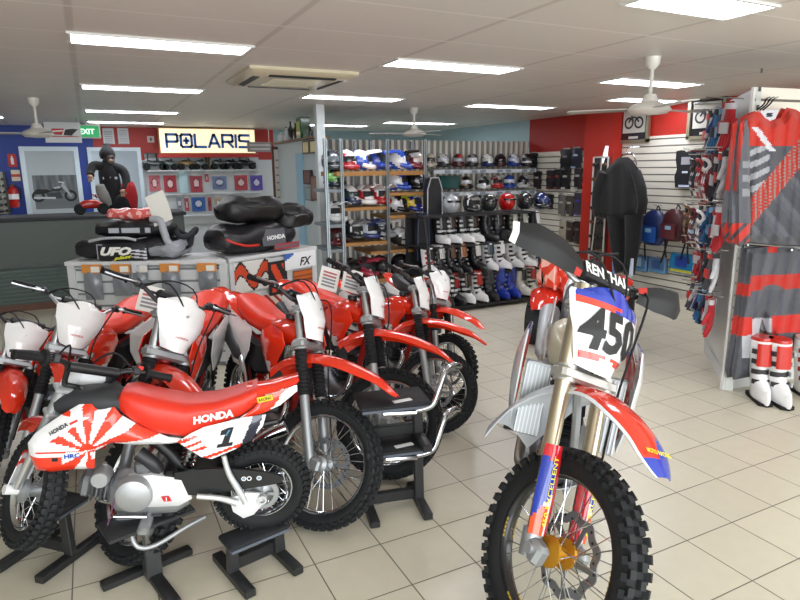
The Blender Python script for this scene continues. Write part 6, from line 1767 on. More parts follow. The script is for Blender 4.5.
# open-face helmets on the top of the stand
for i, (px, kd, c1, c2, c3, lab) in enumerate(((452, 'open', 'silver', 'silver', 'dk', 'silver'), (471.5, 'mx', srgb('1c1e20'), srgb('d8d8d8'), srgb('2a2c2e'), 'black and white'), (489, 'open', srgb('2c3230'), 'dk', 'dk', 'dark grey green'),
        (507, 'open', srgb('b81414'), srgb('b81414'), 'dk', 'shiny red'), (525, 'open', srgb('24282a'), 'dk', 'dk', 'satin black'), (541, 'road', srgb('16181e'), srgb('1e2a5a'), srgb('2a3a6a'), 'black and navy'))):
    x = aty(px, 206, YBT+.42).x
    helmet('%s %s helmet on top of the boot display' % (lab, {'open': 'open-face', 'mx': 'motocross', 'road': 'full-face'}[kd]), (x, YBT+.42, zb[3]), math.radians(-95), kd, c1, c2, c3, .9, 'helmets on the boot display')

# ================================================================== RIGHT WALL
XW = XR-.03
def wx(px, py): return atx(px, py, XW)
def rect_x(px0, py0, px1, py1, X=None):
    a, c = atx(px0, py0, X or XW), atx(px1, py1, X or XW); return min(a.y, c.y), max(a.y, c.y), c.z, a.z
def peg(t, z, L=.10):
    b = MB('chrome', 'steel'); b.tube([V((.02, 0, z)), V((-L, 0, z+.005)), V((-L-.01, 0, z+.02))], .004, 6); b.build('hook', t)
def pack(px0, py0, px1, py1, label, col, c2, group='packets and gloves on the slat wall', kind='glove', name='glove_packet'):
    y0, y1, z0, z1 = rect_x(px0, py0, px1, py1); w, h = max(.09, y1-y0), z1-z0
    t = thing(name, label, kind, (XW, (y0+y1)/2, z0), 0, group)
    col = P[col] if isinstance(col, str) else col
    b = MB('vinyl', col); b.grid(lambda u, v: V((-.03-.025*math.sin(PI*u)*math.sin(PI*v), (u-.5)*w*(1-.18*math.sin(PI*v*2.2)**2), h*(v*.92))), 8, 10, thick=.02, colfn=lambda u, v: c2 if (.55 < v < .68 and .2 < u < .8) or (v < .12 and u > .5) else col); b.build('packet_body', t)
    b = MB('paper', srgb('c8c4bc')); b.box((-.035, 0, h*.94), (.006, w*.55, h*.10)); b.build('header_card', t)
    peg(t, h*.98)
    return t
G1, G2, G3 = srgb('18191c'), srgb('2a2224'), srgb('1c2030')
PK = [(532, 152, 539, 171, 'narrow black packet nearest the striped screen, top row', G1, srgb('5a5a5a')), (563, 148, 573, 170, 'black padded vest packet in the top row', G1, srgb('6a6a6c')), (574, 147, 583, 168, 'dark packet with pale blue label in the top row by the red pier', G3, srgb('a0b4cc')),
      (536, 170, 543, 189, 'black glove packet in the second row nearest the screen', G2, srgb('b8b8b8')), (549, 169, 555.5, 189, 'black glove packet with red card, second in the second row', G2, srgb('8a2a2a')), (556.5, 168, 563, 189, 'black glove packet with red and white card, third in the second row', G1, srgb('b04a44')),
      (564, 168, 572, 189, 'black glove packet with white label, fourth in the second row', G1, srgb('c8c4b8')), (577, 167, 584, 189, 'black glove packet at the pier end of the second row', G2, srgb('b0b0b0')),
      (538, 193, 546, 209, 'dark blue black goggle packet in the third row nearest the screen', G3, srgb('4a5a8a')), (548, 193, 555, 209, 'dark goggle packet with pale strap in the third row', G1, srgb('c0b8a8')), (561, 193, 567, 216, 'clear packet with grey contents in the third row', srgb('6a6a64'), srgb('b8b4a8')), (569, 194, 575, 216, 'dull brown packet in the third row', srgb('4a4640'), srgb('c0bcb0')), (577, 191, 584, 215, 'purple-topped packet at the pier end of the third row', srgb('3a3a44'), srgb('4a3aa0')),
      (562, 219, 568, 240, 'cream packet in the bottom row beside the sunglasses stand', srgb('b0a894'), srgb('2a2a2a')), (569, 220, 575, 242, 'brown packet in the bottom row', srgb('3a2c28'), srgb('8a8078')), (577, 219, 583, 244, 'dark brown packet in the bottom row by the pier', srgb('2e2422'), srgb('6a6460'))]
for a in PK: pack(*a)
# ---- sunglasses stand with mirror
xs_ = XR-.34
y0, y1, z0, z1 = rect_x(590, 255, 607, 157, xs_); z0, z1 = min(z0, z1), max(z0, z1)
t = thing('sunglasses_stand', 'tall narrow white wire stand of sunglasses in front of the red pier', 'stand', (xs_, (y0+y1)/2, 0))
w = y1-y0+.05
b = MB('paint', srgb('c8c6bc'))
for sy in (-1, 1): b.tube([V((0, sy*w/2, .02)), V((0, sy*w/2, z1))], .012, 8)
for zz in (.05, z0, (z0+z1)/2, z1): b.tube([V((0, -w/2, zz)), V((0, w/2, zz))], .010, 8)
b.build('wire_frame', t)
b = MB('gloss', srgb('3a3634')); b.box((.03, 0, (z0+z1)/2), (.02, w, z1-z0)); b.build('back_panel', t)
b = MB('paint', srgb('c8c6bc')); b.tube([V((-.03, -w*.2, z1+.02)), V((-.06, w*.1, z0))], .008, 8); b.build('cross_rod', t)
for i in range(7):
    for j in range(2):
        zz = z0+.08+(z1-z0-.12)*i/6.3; yy = -w*.22+w*.44*j
        b = MB('gloss', srgb('1a1416') if (i+j) % 3 else srgb('6a4a30'))
        for s in (-1, 1): b.ell((-.02, yy+s*.04, zz), (.012, .038, .026), 10, 6)
        b.tube([V((-.02, yy-.04, zz+.01)), V((-.02, yy+.04, zz+.01))], .005, 6); b.build('sunglasses', t)
b = MB('paint', srgb('3a3a3a')); b.lathe([(.001, 0), (.2, 0), (.2, .02), (.03, .04), (.001, .04)], n=20); b.build('base', t)
# reflective arrow-like lit tube on the pier
a, c = atx(602, 167, XR-.30), atx(607, 146, XR-.30)
b = MB('sign_glow', srgb('f0f4ff')); b.tube([V((0, 0, 0)), V((0, (c.y-a.y)*.6, (c.z-a.z)*.45)), V((0, c.y-a.y, c.z-a.z))], [.022, .035, .02], 10, sub=3)
single(b, 'lamp_tube', 'small glowing white curved lamp on the face of the red pier', 'lamp', a)
# ---- black suit on a hanger
XS = XR-.46
def sx(px, py): return atx(px, py, XS)
t = thing('riding_jacket', 'long black riding jacket hanging from a rail in front of the red pier', 'jacket', sx(626, 160))
o0 = sx(626, 160)
jp = [(612, 166), (604, 176), (599, 196), (598, 216), (606, 218), (612, 219), (626, 219), (638, 216), (646, 214), (648, 200), (644, 180), (638, 168), (632, 160), (628, 157), (621, 158)]
def jm(x, y, e): return sx(x, y)-o0+V((-.05*min(1, e/5)-.008*math.sin(x*.5)*min(1, e/4), 0, 0))
b = MB('cloth', srgb('17181b')); outline_panel(b, jp, jm, lambda x, y: srgb('0b0c0e'), 2.4, .05); b.build('jacket_body', t)
b = MB('cloth', srgb('0d0e10')); 
q = [sx(*p)-o0+V((-.09, 0, 0)) for p in ((609, 172), (604, 188), (602, 205), (603, 216))]; b.tube(q, [.07, .075, .065, .05], 12, sub=4)
b.build('sleeve', t)
b = MB('cloth', srgb('0d0e10')); q = [sx(*p)-o0+V((-.07, 0, 0)) for p in ((640, 172), (645, 188), (646, 202), (644, 213))]; b.tube(q, [.06, .065, .055, .05], 12, sub=4); b.build('sleeve', t)
b = MB('chrome', 'steel'); b.tube([sx(614, 164)-o0, sx(622, 156)-o0, sx(632, 153)-o0, sx(637, 165)-o0], .008, 8, sub=3); b.tube([sx(625, 156)-o0, sx(628, 148)-o0, sx(634, 147)-o0+V((.1, 0, 0))], .006, 8, sub=3); b.build('hanger', t)
t = thing('riding_pants', 'black riding pants with white strips at the hems hanging below the jacket', 'pants', sx(628, 219)); o1 = sx(628, 219)
for k, pp in enumerate((((616, 215), (617, 240), (619, 262), (621, 272)), ((634, 215), (633, 240), (631, 258), (629, 274)))):
    b = MB('cloth', srgb('0e0f12')); q = [sx(*p)-o1 for p in pp]; b.tube(q, [.115, .095, .08, .07], 14, sub=4)
    b.build('trouser_leg', t)
b = MB('cloth', srgb('c8d4ea')); b.tube([sx(634, 258)-o1+V((-.05, -.02, 0)), sx(632.5, 275)-o1+V((-.05, -.02, 0))], [.018, .026], 8); b.build('hem_strip', t); b = MB('cloth', srgb('6a86b8')); b.tube([sx(617.5, 262)-o1+V((-.05, .03, 0)), sx(618.5, 274)-o1+V((-.05, .03, 0))], [.014, .018], 8, srgb('6a86b8')); b.build('hem_strip', t)
# ---- framed prints above the slats
def framed(px0, py0, px1, py1, label):
    y0, y1, z0, z1 = rect_x(px0, py0, px1, py1, XW-.02); w, h = y1-y0, z1-z0
    t = thing('framed_print', label, 'picture', (XW-.02, (y0+y1)/2, z0))
    b = MB('metal', srgb('b0a890'))
    for s in (-1, 1): b.box((0, s*(w/2-.02), h/2), (.04, .04, h)); b.box((0, 0, h/2+s*(h/2-.02)), (.04, w, .04))
    b.build('frame', t)
    b = MB('gloss', srgb('24252a')); b.box((.008, 0, h/2), (.016, w-.06, h-.06)); m_ = b.build('mat_board', t)
    b = MB('paper', srgb('cfcdc4')); b.box((-.002, 0, h*.56), (.006, w*.72, h*.60)); 
    for dy in (-.16, .16):
        b.lathe([(w*.10, 0), (w*.15, 0)], (-.006, dy*w, h*.52), (-1, 0, 0), 20, srgb('2a2a2c'), 'paper')
    b.tube([V((-.007, -.16*w, h*.54)), V((-.007, -.04*w, h*.66)), V((-.007, .08*w, h*.64)), V((-.007, .16*w, h*.54))], .010, 6, srgb('2a2a2c'), 'paper', sub=3); b.tube([V((-.007, .02*w, h*.55)), V((-.007, .08*w, h*.70))], .014, 6, srgb('4a4a4c'), 'paper')
    b.box((-.002, 0, h*.14), (.006, w*.3, h*.06)); b.build('print', m_)
framed(620.5, 106, 648.5, 142, 'framed motorcycle print with dark mat high on the wall beside the red pier')
framed(690, 98, 724, 138, 'framed motorcycle print partly behind the hanging gloves, high on the wall')
# ---- back protector
y0, y1, z0, z1 = rect_x(681, 150.5, 699, 188); w, h = y1-y0, z1-z0
t = thing('back_protector', 'black back protector with grey label hanging alone on the slat wall', 'body armour', (XW-.03, (y0+y1)/2, z0))
b = MB('matte', srgb('15171f')); out = [(-w*.42, 0), (-w*.5, h*.3), (-w*.38, h*.5), (-w*.5, h*.75), (-w*.5, h*.98), (-w*.3, h*1.0), (-w*.2, h*.94), (w*.2, h*.94), (w*.3, h*1.0), (w*.5, h*.98), (w*.5, h*.75), (w*.4, h*.5), (w*.5, h*.3), (w*.42, 0)]
b.prism(out, -.05, .02, 'x'); b.build('armour_panel', t)
b = MB('paper', srgb('a8a8b0')); b.box((-.054, 0, h*.72), (.006, w*.42, h*.20)); b.box((-.054, 0, h*.42), (.006, w*.25, h*.05), col=srgb('d8e0f0')); b.box((-.054, 0, h*.05), (.006, w*.5, h*.06), col=srgb('c8d4ec')); b.build('label_panel', t)
peg(t, h*1.02)
# ---- backpacks
def backpack(px, py0, py1, label, c1, c2, wpx=20):
    y0, y1, z0, z1 = rect_x(px-wpx/2, py0, px+wpx/2, py1, XW-.05); w, h = y1-y0, z1-z0
    w = min(w, h*.85)
    t = thing('backpack', label, 'backpack', (XW-.05, (y0+y1)/2, z0), 0, 'backpacks on the slat wall')
    b = MB('vinyl', c1)
    rings = []
    for i in range(11):
        s = i/10; e = lerp([(0, .55), (.15, .9), (.6, 1), (.85, .85), (1, .35)], s)
        rings.append([V((-.085+.085*e*math.cos(a)*(1 if math.cos(a) < 0 else .9), w/2*e*math.sin(a), h*s)) for a in [2*PI*k/18 for k in range(18)]])
    b.loft(rings, c1, 'vinyl', True, colfn=lambda i, k: c1); b.build('pack_body', t)
    b = MB('vinyl', c2); b.grid(lambda u, v: V((-.175-.015*math.sin(PI*u), (u-.5)*w*.62, h*(.10+.45*v))), 8, 8, thick=.02, colfn=lambda u, v: srgb('8ab0cc') if (.25 < u < .6 and .6 < v < .9) else c2); b.build('front_pocket', t)
    b = MB('vinyl', 'black')
    for s in (-1, 1): b.tube([V((-.06, s*w*.3, h*.9)), V((-.03, s*w*.5, h*.5)), V((-.05, s*w*.4, -.10)), V((-.06, s*w*.3, -.22))], .012, 6, sub=4)
    b.build('strap', t)
    b = MB('vinyl', 'black'); b.tube([V((-.03, -.03, h)), V((-.04, 0, h+.05)), V((-.03, .03, h))], .008, 6, sub=3); b.build('top_handle', t); peg(t, h+.05)
backpack(637, 206, 236, 'black backpack partly behind the hanging jacket', srgb('17181a'), srgb('232427'), 20)
backpack(659, 209, 246, 'blue and black backpack second from the hanging jacket', srgb('1c2c5c'), srgb('20509c'), 22)
backpack(679, 208, 242, 'maroon and black backpack third from the hanging jacket', srgb('4a2026'), srgb('5a262c'), 22)
backpack(702, 209, 248, 'brown and dark red backpack nearest the glove display', srgb('5a4626'), srgb('4a1c22'), 20)
# ---- blue retail packs lower on the wall
def bpack(px0, py0, px1, py1, label, c1, c2):
    y0, y1, z0, z1 = rect_x(px0, py0, px1, py1); w, h = y1-y0, z1-z0
    t = thing('retail_pack', label, 'pack', (XW, (y0+y1)/2, z0), 0, 'blue retail packs on the slat wall')
    b = MB('film', c1); b.box((-.05, 0, h*.46), (.07, w, h*.92), bev=.012); b.build('pack_body', t)
    b = MB('paper', c2); b.box((-.088, 0, h*.55), (.004, w*.5, h*.5)); b.box((-.088, 0, h*.12), (.004, w*.9, h*.12), col=srgb('c8c83a') if px0 > 670 else srgb('5a9ac8')); b.build('label_panel', t); peg(t, h*.95, .07)
bpack(633, 252, 650, 272, 'clear blue retail pack nearest the hanging pants', srgb('4a7cae'), srgb('9cc0dc'))
bpack(653, 255, 669, 274, 'clear blue-grey retail pack between the two other blue packs', srgb('5a80a8'), srgb('3a5a90'))
bpack(675, 250, 697, 275, 'bright blue retail pack with yellow strip below the maroon backpack', srgb('2a80b0'), srgb('1c3f9c'))

# ================================================================== GLOVE AND JERSEY DISPLAY
G0 = atz(725, 390, 0); gs = V((.70, .714, 0)).normalized(); ge = V((.99, -.13, 0)).normalized(); up = V((0, 0, 1))
ns = V((-gs.y, gs.x, 0)); ne = V((ge.y, -ge.x, 0)) if V((ge.y, -ge.x, 0)).y < 0 else V((-ge.y, ge.x, 0))
d_ = ray(756, 87); tt = math.hypot(G0.x, G0.y)/math.hypot(d_.x, d_.y); ZG = HCAM+d_.z*tt
LS, LE = 1.0, 1.25
t = thing('display_gondola', 'tall white slotted display stand carrying gloves on its side and riding wear on its end', 'display stand', (G0.x, G0.y, 0))
def quadbox(b, p, a, bb, z0, z1, th, col, mat='paint'):
    """upright board from p along direction a for length bb, th thick towards the inside"""
    n = V((-a.y, a.x, 0))
    pts = [p, p+a*bb, p+a*bb+n*th, p+n*th]
    vs = [V((q.x, q.y, z)) for z in (z0, z1) for q in pts]
    fs = [(3, 2, 1, 0), (4, 5, 6, 7), (0, 1, 5, 4), (1, 2, 6, 5), (2, 3, 7, 6), (3, 0, 4, 7)]
    return b.add(vs, fs, P[col] if isinstance(col, str) else col, mat, False)
b = MB('paint', srgb('d2d4d2')); quadbox(b, V((0, 0, 0)), gs, LS, 0.10, ZG, -.03, srgb('cfd0cc')); quadbox(b, -ns*-.0, gs, LS, 0, .12, -.05, srgb('dcdedc'))
b.build('side_panel', t)
b = MB('slats_white', srgb('d8dad8')); quadbox(b, V((0, 0, 0)), ge, LE, .10, ZG, .03, srgb('dcdedc'), 'slats_white'); quadbox(b, V((0, 0, 0)), ge, LE, 0, .12, .05, srgb('dcdedc')); b.build('end_panel', t)
b = MB('paint', srgb('e0e2e0')); quadbox(b, -ns*-.012-ge*.008, ge, .055, 0, ZG, .02, srgb('dfe1de')); 
for i in range(18): quadbox(b, -ge*.006+ne*.0045-up*0, ge, .02, .22+i*.115, .25+i*.115, .002, srgb('4a4c4e')) if False else b.box(ge*.012+ne*.012+up*(.25+i*.115), (.018, .006, .03), Euler((0, 0, math.atan2(ge.y, ge.x))).to_matrix(), srgb('4a4c50'))
b.build('corner_post', t)
b = MB('paint', srgb('c8cac8')); b.add([V((0, 0, ZG)), ge*LE+up*ZG, gs*LS+up*ZG], [(0, 1, 2)], None, 'paint', False); b.build('top_board', t)
# gloves, goggles and caps on hooks along the side
def glove_parts(t, c1, c2, S=1.0):
    b = MB('cloth', c1)
    loftbodyz(b, [(-.0, .038, .016), (.05, .036, .018), (.09, .048, .020), (.14, .050, .018), (.165, .044, .014)], S)
    for k, (x, L, a) in enumerate(((-.034, .070, -.12), (-.012, .085, -.03), (.012, .082, .05), (.034, .062, .14))):
        b.tube([V((x, 0, -(.155)))*S, V((x+a*.3*L, -.008, -(.155+L*.55)))*S, V((x+a*.5*L, -.020, -(.155+L)))*S], [.0125*S, .0115*S, .009*S], 8)
    b.tube([V((.045, 0, -.08))*S, V((.072, -.012, -.12))*S, V((.078, -.022, -.15))*S], [.014*S, .012*S, .010*S], 8)
    b.build('glove_shell', t)
    b = MB('plastic', c2); b.grid(lambda u, v: V(((u-.5)*.075, -.021-.008*math.sin(PI*u), -(.095+.055*v)))*S, 6, 4, thick=.006*S); b.build('knuckle_guard', t)
    b = MB('cloth', c2); b.grid(lambda u, v: V((.039*math.sin((u-.5)*5), -.019*math.cos((u-.5)*5), -(.0+.03*v)))*S, 10, 2, thick=.004*S); b.build('cuff', t)
    b = MB('chrome', 'steel'); b.tube([V((0, .06, .02)), V((0, -.12, .025))], .003, 5); b.build('hook', t)
def loftbodyz(b, secs, S):
    b.loft([[V((hw*math.cos(a), hh*math.sin(a), -z))*S for a in [2*PI*k/14 for k in range(14)]][::-1] for z, hw, hh in secs], None, 'cloth', True)
PAL = [('b01c26', 'c4c4c6', 'red and white'), ('1c1e28', 'c8ccd0', 'black and grey'), ('243c88', 'b8b8bc', 'blue and white'), ('b4b4b6', 'a01c24', 'white with red'), ('3a2c34', '8a2a30', 'dark maroon'), ('c0c0c2', '2a2a2e', 'white with black'), ('24304a', '6a9ac0', 'navy and pale blue'), ('8a1c22', '1c1c1e', 'dark red and black'), ('50545a', 'd0403a', 'grey with red'), ('2a6a9a', '1c1c1e', 'teal blue and black')]
protoG = {}
WORDS = ['top', 'second', 'third', 'fourth', 'bottom']
yaw_s = math.atan2(gs.y, gs.x)
gn = 0
for r_, zrow in enumerate((2.02, 1.68, 1.30, .98, .66)):
    n = 7
    for i in range(n):
        u = .12+(LS-.16)*i/(n-1)
        kx = (i*3+r_*5) % len(PAL); c1, c2, nm = PAL[kx]
        p = V((G0.x, G0.y, 0))+gs*u+ns*.12+up*(zrow+.02*math.sin(i*2+r_))
        lab = '%s glove, %s from the near corner in the %s row of gloves' % (nm, ORD[i], WORDS[r_])
        t = thing('riding_glove', lab, 'glove', p, yaw_s+PI+rnd.uniform(-.5, .5), 'gloves on the white display stand'); t.rotation_euler.y = rnd.uniform(-.12, .12)
        s_ = 1.35 if r_ < 3 else 1.2
        if kx in protoG:
            for ch in protoG[kx].children:
                c = ch.copy(); COL.objects.link(c); c.parent = t
            t.scale = (s_,)*3
        else:
            glove_parts(t, srgb(c1), srgb(c2)); t.scale = (s_,)*3; protoG[kx] = t
# loose long goggle straps hanging between the gloves
for i, (u, z, c, c2, nm) in enumerate(((.30, 1.62, 'd8d8d8', 'b02a30', 'white'), (.62, 1.62, 'b02a30', 'e0e0e0', 'red'), (.95, 1.62, '1c1c22', 'c8c8c8', 'black'), (.35, 1.24, 'e0e0e0', '2a2a2e', 'pale grey'), (.75, 1.24, '6a1c22', 'd0d0d0', 'maroon'), (1.1, 1.24, '7a5a2a', '3a2a1a', 'brown'))):
    p = V((G0.x, G0.y, 0))+gs*u+ns*.20+up*z
    t = thing('goggles', '%s motocross goggles with dangling strap, %s pair in the %s row on the display' % (nm, ORD[i % 3], 'upper' if z > 1.5 else 'lower') if True else '', 'goggles', p, yaw_s+PI, 'goggles on the white display stand')
    b = MB('plastic', srgb(c)); b.tube([V((-.07, 0, -.02)), V((-.06, -.02, .02)), V((0, -.04, .03)), V((.06, -.02, .02)), V((.07, 0, -.02)), V((.04, -.03, -.05)), V((0, -.03, -.03)), V((-.04, -.03, -.05))], .012, 8, sub=2, closed=True); b.build('goggle_frame', t)
    b = MB('gloss', srgb('2a2a30')); b.grid(lambda a, q: V(((a-.5)*.12, -.035+.03*abs(a-.5)**2*2, -.035+.055*q)), 8, 4, thick=.003); b.build('lens', t)
    b = MB('cloth', srgb(c2))
    for s in (-1, 1): b.grid(lambda a, q: V((s*(.05-.02*q)+(a-.5)*.035, -.01-.02*math.sin(q*4), -.05-.24*q)), 2, 10, thick=.004, colfn=lambda a, q: srgb(c2) if int(q*8) % 2 else srgb(c))
    b.build('strap', t)
# ---- jersey on a hanger at the end of the stand
PE = V((G0.x, G0.y, 0)); 
def ep(px, py, off=.10): return atplane(px, py, PE+ne*off, ne)
jo = ep(766, 112)
t = thing('motocross_jersey', 'red, grey and white motocross jersey hanging at the end of the display stand', 'jersey', jo)
body = [(755, 111), (748, 113), (738, 119), (737, 150), (738, 190), (740, 240), (760, 243), (780, 244), (800, 245), (807, 245), (806, 190), (805, 150), (804, 118), (790, 110), (781, 108), (775, 118), (767, 121), (760, 118)]
def jcol(x, y):
    dd = (y-212)+1.2*(x-745)
    if (x-752)*1.05 < (y-126)*.75 < (x-752)*1.05+7 and 127 < y < 151: return srgb('c9c9cd')
    if dd < -14:
        if y < 146: return srgb('b42a1c')
        return (srgb('9a9ca2') if int((y+x*.45)/6) % 2 and x < 764 else srgb('4a4c53'))
    if dd < 15: return (srgb('a82a20') if (int((x+y)/3.2)+int((x-y)/3.2)) % 3 else srgb('8a7a74')) if y > 138 else srgb('b42a1c')
    if y < 142: return srgb('b42a1c')
    return [srgb('46484f'), srgb('50525a'), srgb('5a5c64'), srgb('43454c')][int((x*.9-y*.75+400)/6) % 4]
def jcol_old(x, y):
    if y < 127+8*math.sin((x-766)*.05): 
        return srgb('b42a1c') if abs(x-766) > 12 or y > 123 else srgb('b42a1c')
    k = (x-745)+(y-150)*.55
    if y < 152 and x < 788: 
        if 748 < x-(y-128)*.35 < 756 and y < 152: return srgb('cfcfd2') if (y-128) > (x-752)*1.1 else srgb('b42a1c')
        return srgb('b42a1c')
    b1 = x-745+ (y-170)*-.85
    if x < 757 and y < 190: 
        return srgb('c4c6ca') if int((y+x*.3)/6) % 2 else srgb('55575e')
    dg = (y-150)*.62+(x-790)
    if -34 < dg+ (x-790)*.6 < 8:
        return srgb('b8342a') if (int((x+y)/6)+int((x-y)/7)) % 3 else srgb('b09888')
    q = int((x*.9-y*.55)/7) % 4
    return [srgb('4c4e56'), srgb('5a5c64'), srgb('64666f'), srgb('4a4c54')][q] if x > 756 else [srgb('7a7c84'), srgb('4c4e56'), srgb('9a9ca4'), srgb('5a5c64')][q]
def jmap(x, y, e): return ep(x, y, .12+.05*min(1, e/8)+.012*math.sin(x*.45+y*.05)*min(1, e/4))-jo
b = MB('cloth', 'red'); outline_panel(b, body, jmap, jcol, 1.7, .04); b.build('jersey_body', t)
slv = [(739, 118), (733, 124), (729, 150), (726, 180), (722, 208), (721, 226), (724, 240), (733, 246), (743, 240), (744, 220), (743, 190), (743, 160), (742, 130)]
def scol(x, y):
    if y > 222: return srgb('b8281f') if int((x+y)/5) % 3 else srgb('3a3c44')
    if x < 727+(y-120)*.02+6*(1-min(1, (y-118)/70)): return srgb('b42a1c') if y < 190 else srgb('55575e')
    if 158 < y < 196 and x > 735: return srgb('85878d') if int(y/7) % 2 else srgb('50525a')
    return srgb('b42a1c') if (x-728) < 10-(y-118)*.12 else srgb('50525a')
def smap(x, y, e): return ep(x, y, .20+.06*min(1, e/6)+.012*math.sin(x*.8))-jo
b = MB('cloth', 'red'); outline_panel(b, slv, smap, scol, 1.7, .05); b.build('sleeve', t)
slv2 = [(803, 118), (812, 124), (818, 150), (824, 190), (828, 225), (826, 240), (814, 242), (808, 225), (805, 190), (804, 150)]
b = MB('cloth', 'red'); outline_panel(b, slv2, smap, lambda x, y: srgb('b42a1c') if y < 160 or y > 222 else srgb('50525a'), 3, .05); b.build('sleeve', t)
b = MB('cloth', srgb('b8bac0')); outline_panel(b, [(757, 112), (766, 110), (778, 110), (774, 119), (767, 121.5), (761, 119)], lambda x, y, e: ep(x, y, .155)-jo, lambda x, y: srgb('20303a') if abs(x-768) < 3 and y > 113 and y < 117 else srgb('c4c6cc'), 2, .01); b.build('collar_lining', t)
b = MB('chrome', srgb('2a2a2e')); 
for k in range(3): b.tube([ep(757+k*3, 110, .14)-jo, ep(764+k*3, 104, .14)-jo, ep(766+k*4, 99, .13)-jo, ep(770+k*4, 97, .06)-jo], .005, 6, sub=3)
b.build('hanger', t)
# ---- pants on the rail
po = ep(772, 248)
t = thing('riding_pants', 'dark grey and red motocross pants with white knee patch hanging under the jersey', 'pants', po)
pants = [(747, 249), (775, 246), (806, 245), (809, 290), (810, 330), (806, 350), (798, 352), (778, 348), (766, 330), (762, 318), (759, 332), (757, 360), (754, 376), (733, 380), (731, 372), (736, 340), (740, 310), (744, 280)]
def pc_(x, y):
    if 276 < y-(x-750)*-.05+0 < 291 and x > 750: return srgb('b02a20') if not (abs(x-772) < 10 and y > 284+abs(x-772)*.3) else srgb('54565d')
    if 276 < y < 296 and x < 750: return srgb('c22a20') if y > 284 else srgb('54565d')
    if 316 < y+ (x-770)*.06 < 334 and x < 752: return srgb('c22a20')
    if 316 < y+ (x-770)*.06 < 334 and x > 772: return srgb('c22a20')
    if x > 741 and 318 < y < 358 and x < 762 and y > 318+(762-x)*.8-6: return srgb('b4b6bc') if x > 742 else srgb('54565d')
    if 762 <= x < 772 and 318 < y < 332: return srgb('b4b6bc')
    if y < 253 and 768 < x < 778: return srgb('c22a20')
    return srgb('4b4d54') if int((x*.5+y*.2)/5) % 3 else srgb('55575f')
def pm(x, y, e): return ep(x, y, .09+.04*min(1, e/7)+.010*math.sin(x*.5+y*.08)*min(1, e/4))-po
b = MB('cloth', 'grey'); outline_panel(b, pants, pm, pc_, 1.7, .05); b.build('pants_body', t)
b = MB('chrome', 'steel'); b.tube([ep(748, 246, .02)-po, ep(748, 245, .16)-po], .006, 6); b.tube([ep(790, 250, .02)-po, ep(792, 250, .18)-po], .006, 6); b.build('hook', t)
b = MB('metal', 'steel'); b.tube([ep(745, 243, .10)-po, ep(812, 249, .10)-po], .008, 8); b.build('rail', t)
# ---- boots on the floor
bb = atz(757, 398, 0); 
boot('red and white motocross boot on the tiles, nearer the display corner', (bb.x, bb.y, 0), math.radians(-128), 'white', srgb('c22a20'), srgb('24242a'), .43, 'boots by the jersey display')
bb = atz(775, 401, 0)
boot('red and white motocross boot on the tiles, farther from the display corner', (bb.x, bb.y, 0), math.radians(-122), 'white', srgb('c42c22'), srgb('24242a'), .43, 'boots by the jersey display')
bb = atz(800, 394, 0)
boot('white motocross boot cut off by the photo edge beside the pair of red boots', (bb.x+.03, bb.y, 0), math.radians(-120), 'white', srgb('c8c8c8'), srgb('9a1c20'), .40, None)

# ================================================================== SMALL QUAD BEHIND THE 450
q = atz(538, 343, 0)+V((.515, -.018-.45, 0))
t = thing('quad_bike', 'red and white children\'s quad bike standing behind the number 450 motocross bike', 'quad bike', (q.x, q.y+.45, 0), math.radians(-140)); t.scale = (.92,)*3
for sx_ in (-1, 1):
    for sy in (-1, 1):
        b = MB('rubber', 'rubber'); b.lathe([(.10, -.09), (.20, -.10), (.235, -.06), (.24, 0), (.235, .06), (.20, .10), (.10, .09)], (sx_*.42, sy*.38, .24), (0, 1, 0), 28, cap=False)
        for k in range(18):
            s_ = b.M; b.M = Matrix.Translation((sx_*.42, sy*.38, .24)) @ Matrix.Rotation(k*2*PI/18, 4, 'Y'); b.box((0, .04 if k % 2 else -.04, .24), (.04, .08, .02)); b.M = s_
        w_ = b.build('wheel', t)
        b = MB('metal', 'silver'); b.lathe([(.001, .02), (.06, .03), (.10, .08), (.11, .085)], (sx_*.42, sy*.38, .24), (0, sy, 0), 20); b.build('rim', w_)
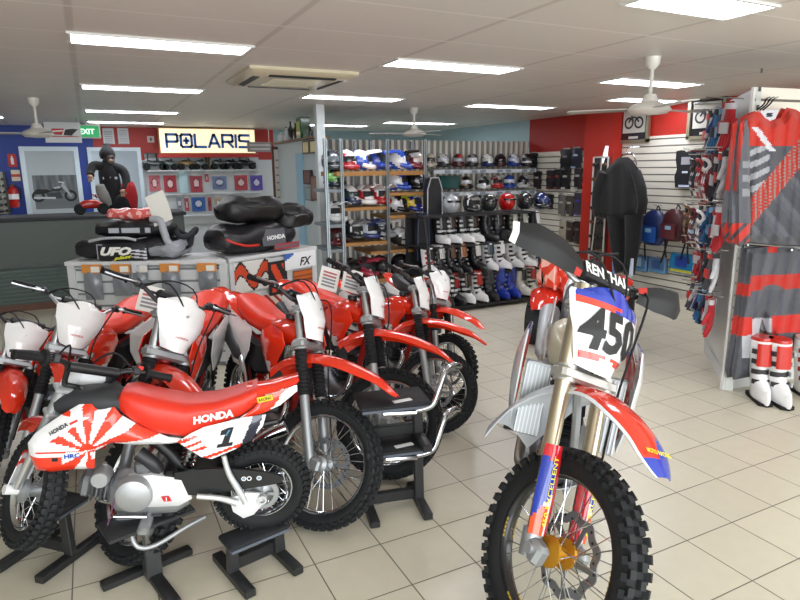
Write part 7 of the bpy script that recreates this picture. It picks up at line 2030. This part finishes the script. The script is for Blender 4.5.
for sy in (-1, 1):
    b = MB('gloss', srgb('d62e1c')); fender(b, [(.10, .40), (.22, .54), (.42, .58), (.62, .52), (.72, .42)], [(0, .28), (.5, .32), (1, .2)], [(0, .05), (.5, .05), (1, .03)], colfn=lambda u, v: srgb('d62e1c')); o = b.build('front_fender', t); o.location = (0, sy*.30, 0)
    b = MB('gloss', 'white'); plate2(b, poly_dense([(.30, .66), (.0, .64), (-.12, .50), (.05, .36), (.34, .44)]), sy*.20, .03, .006, colfn=lambda x, z: srgb('d62e1c') if abs((x*2+z*3) % .5-.25) < .09 else P['white']); b.build('side_panel', t)
    b = MB('gloss', srgb('d62e1c')); fender(b, [(-.12, .44), (-.25, .56), (-.42, .60), (-.62, .54)], [(0, .28), (.5, .32), (1, .2)], [(0, .05), (1, .03)], colfn=lambda u, v: srgb('d62e1c')); o = b.build('rear_fender', t); o.location = (0, sy*.30, 0)
b = MB('gloss', srgb('d8301e')); loftbody(b, [(.66, .52, .05, .04), (.55, .60, .16, .09), (.35, .68, .20, .10), (.15, .68, .14, .08), (-.0, .64, .10, .05)], 18); b.build('nose', t)
b = MB('vinyl', 'black'); loftbody(b, [(.02, .66, .06, .04), (-.1, .66, .12, .05), (-.5, .68, .12, .05), (-.6, .70, .08, .03)], 16); b.build('seat', t)
b = MB('black_metal', 'black'); b.tube([V((.10, -.32, .90)), V((.14, -.15, .88)), V((.2, 0, .80)), V((.14, .15, .88)), V((.10, .32, .90))], .013, 10, sub=3); b.tube([V((.2, 0, .80)), V((.32, 0, .55))], .02, 10); b.build('handlebar', t)
b = MB('black_metal', 'dk'); b.box((0, 0, .32), (.9, .22, .10), bev=.02)
for sx_ in (-1, 1): b.tube([V((sx_*.42, -.36, .24)), V((sx_*.42, .36, .24))], .025, 10)
b.build('frame', t)
b = MB('film', srgb('e05038')); lump(b, .26, .26, .20, 51, None, 26, 18, amp=.05, colfn=lambda u, v: srgb('dc4028') if (int(u*13)+int(v*9)) % 4 else srgb('f0b0a0'), mat='film')
o = single(b, 'wrapped_parcel', 'crinkled red film-wrapped part lying on the front fender of the small quad bike', 'parcel', (q.x-.42, q.y+.45-.05, .53), .2)
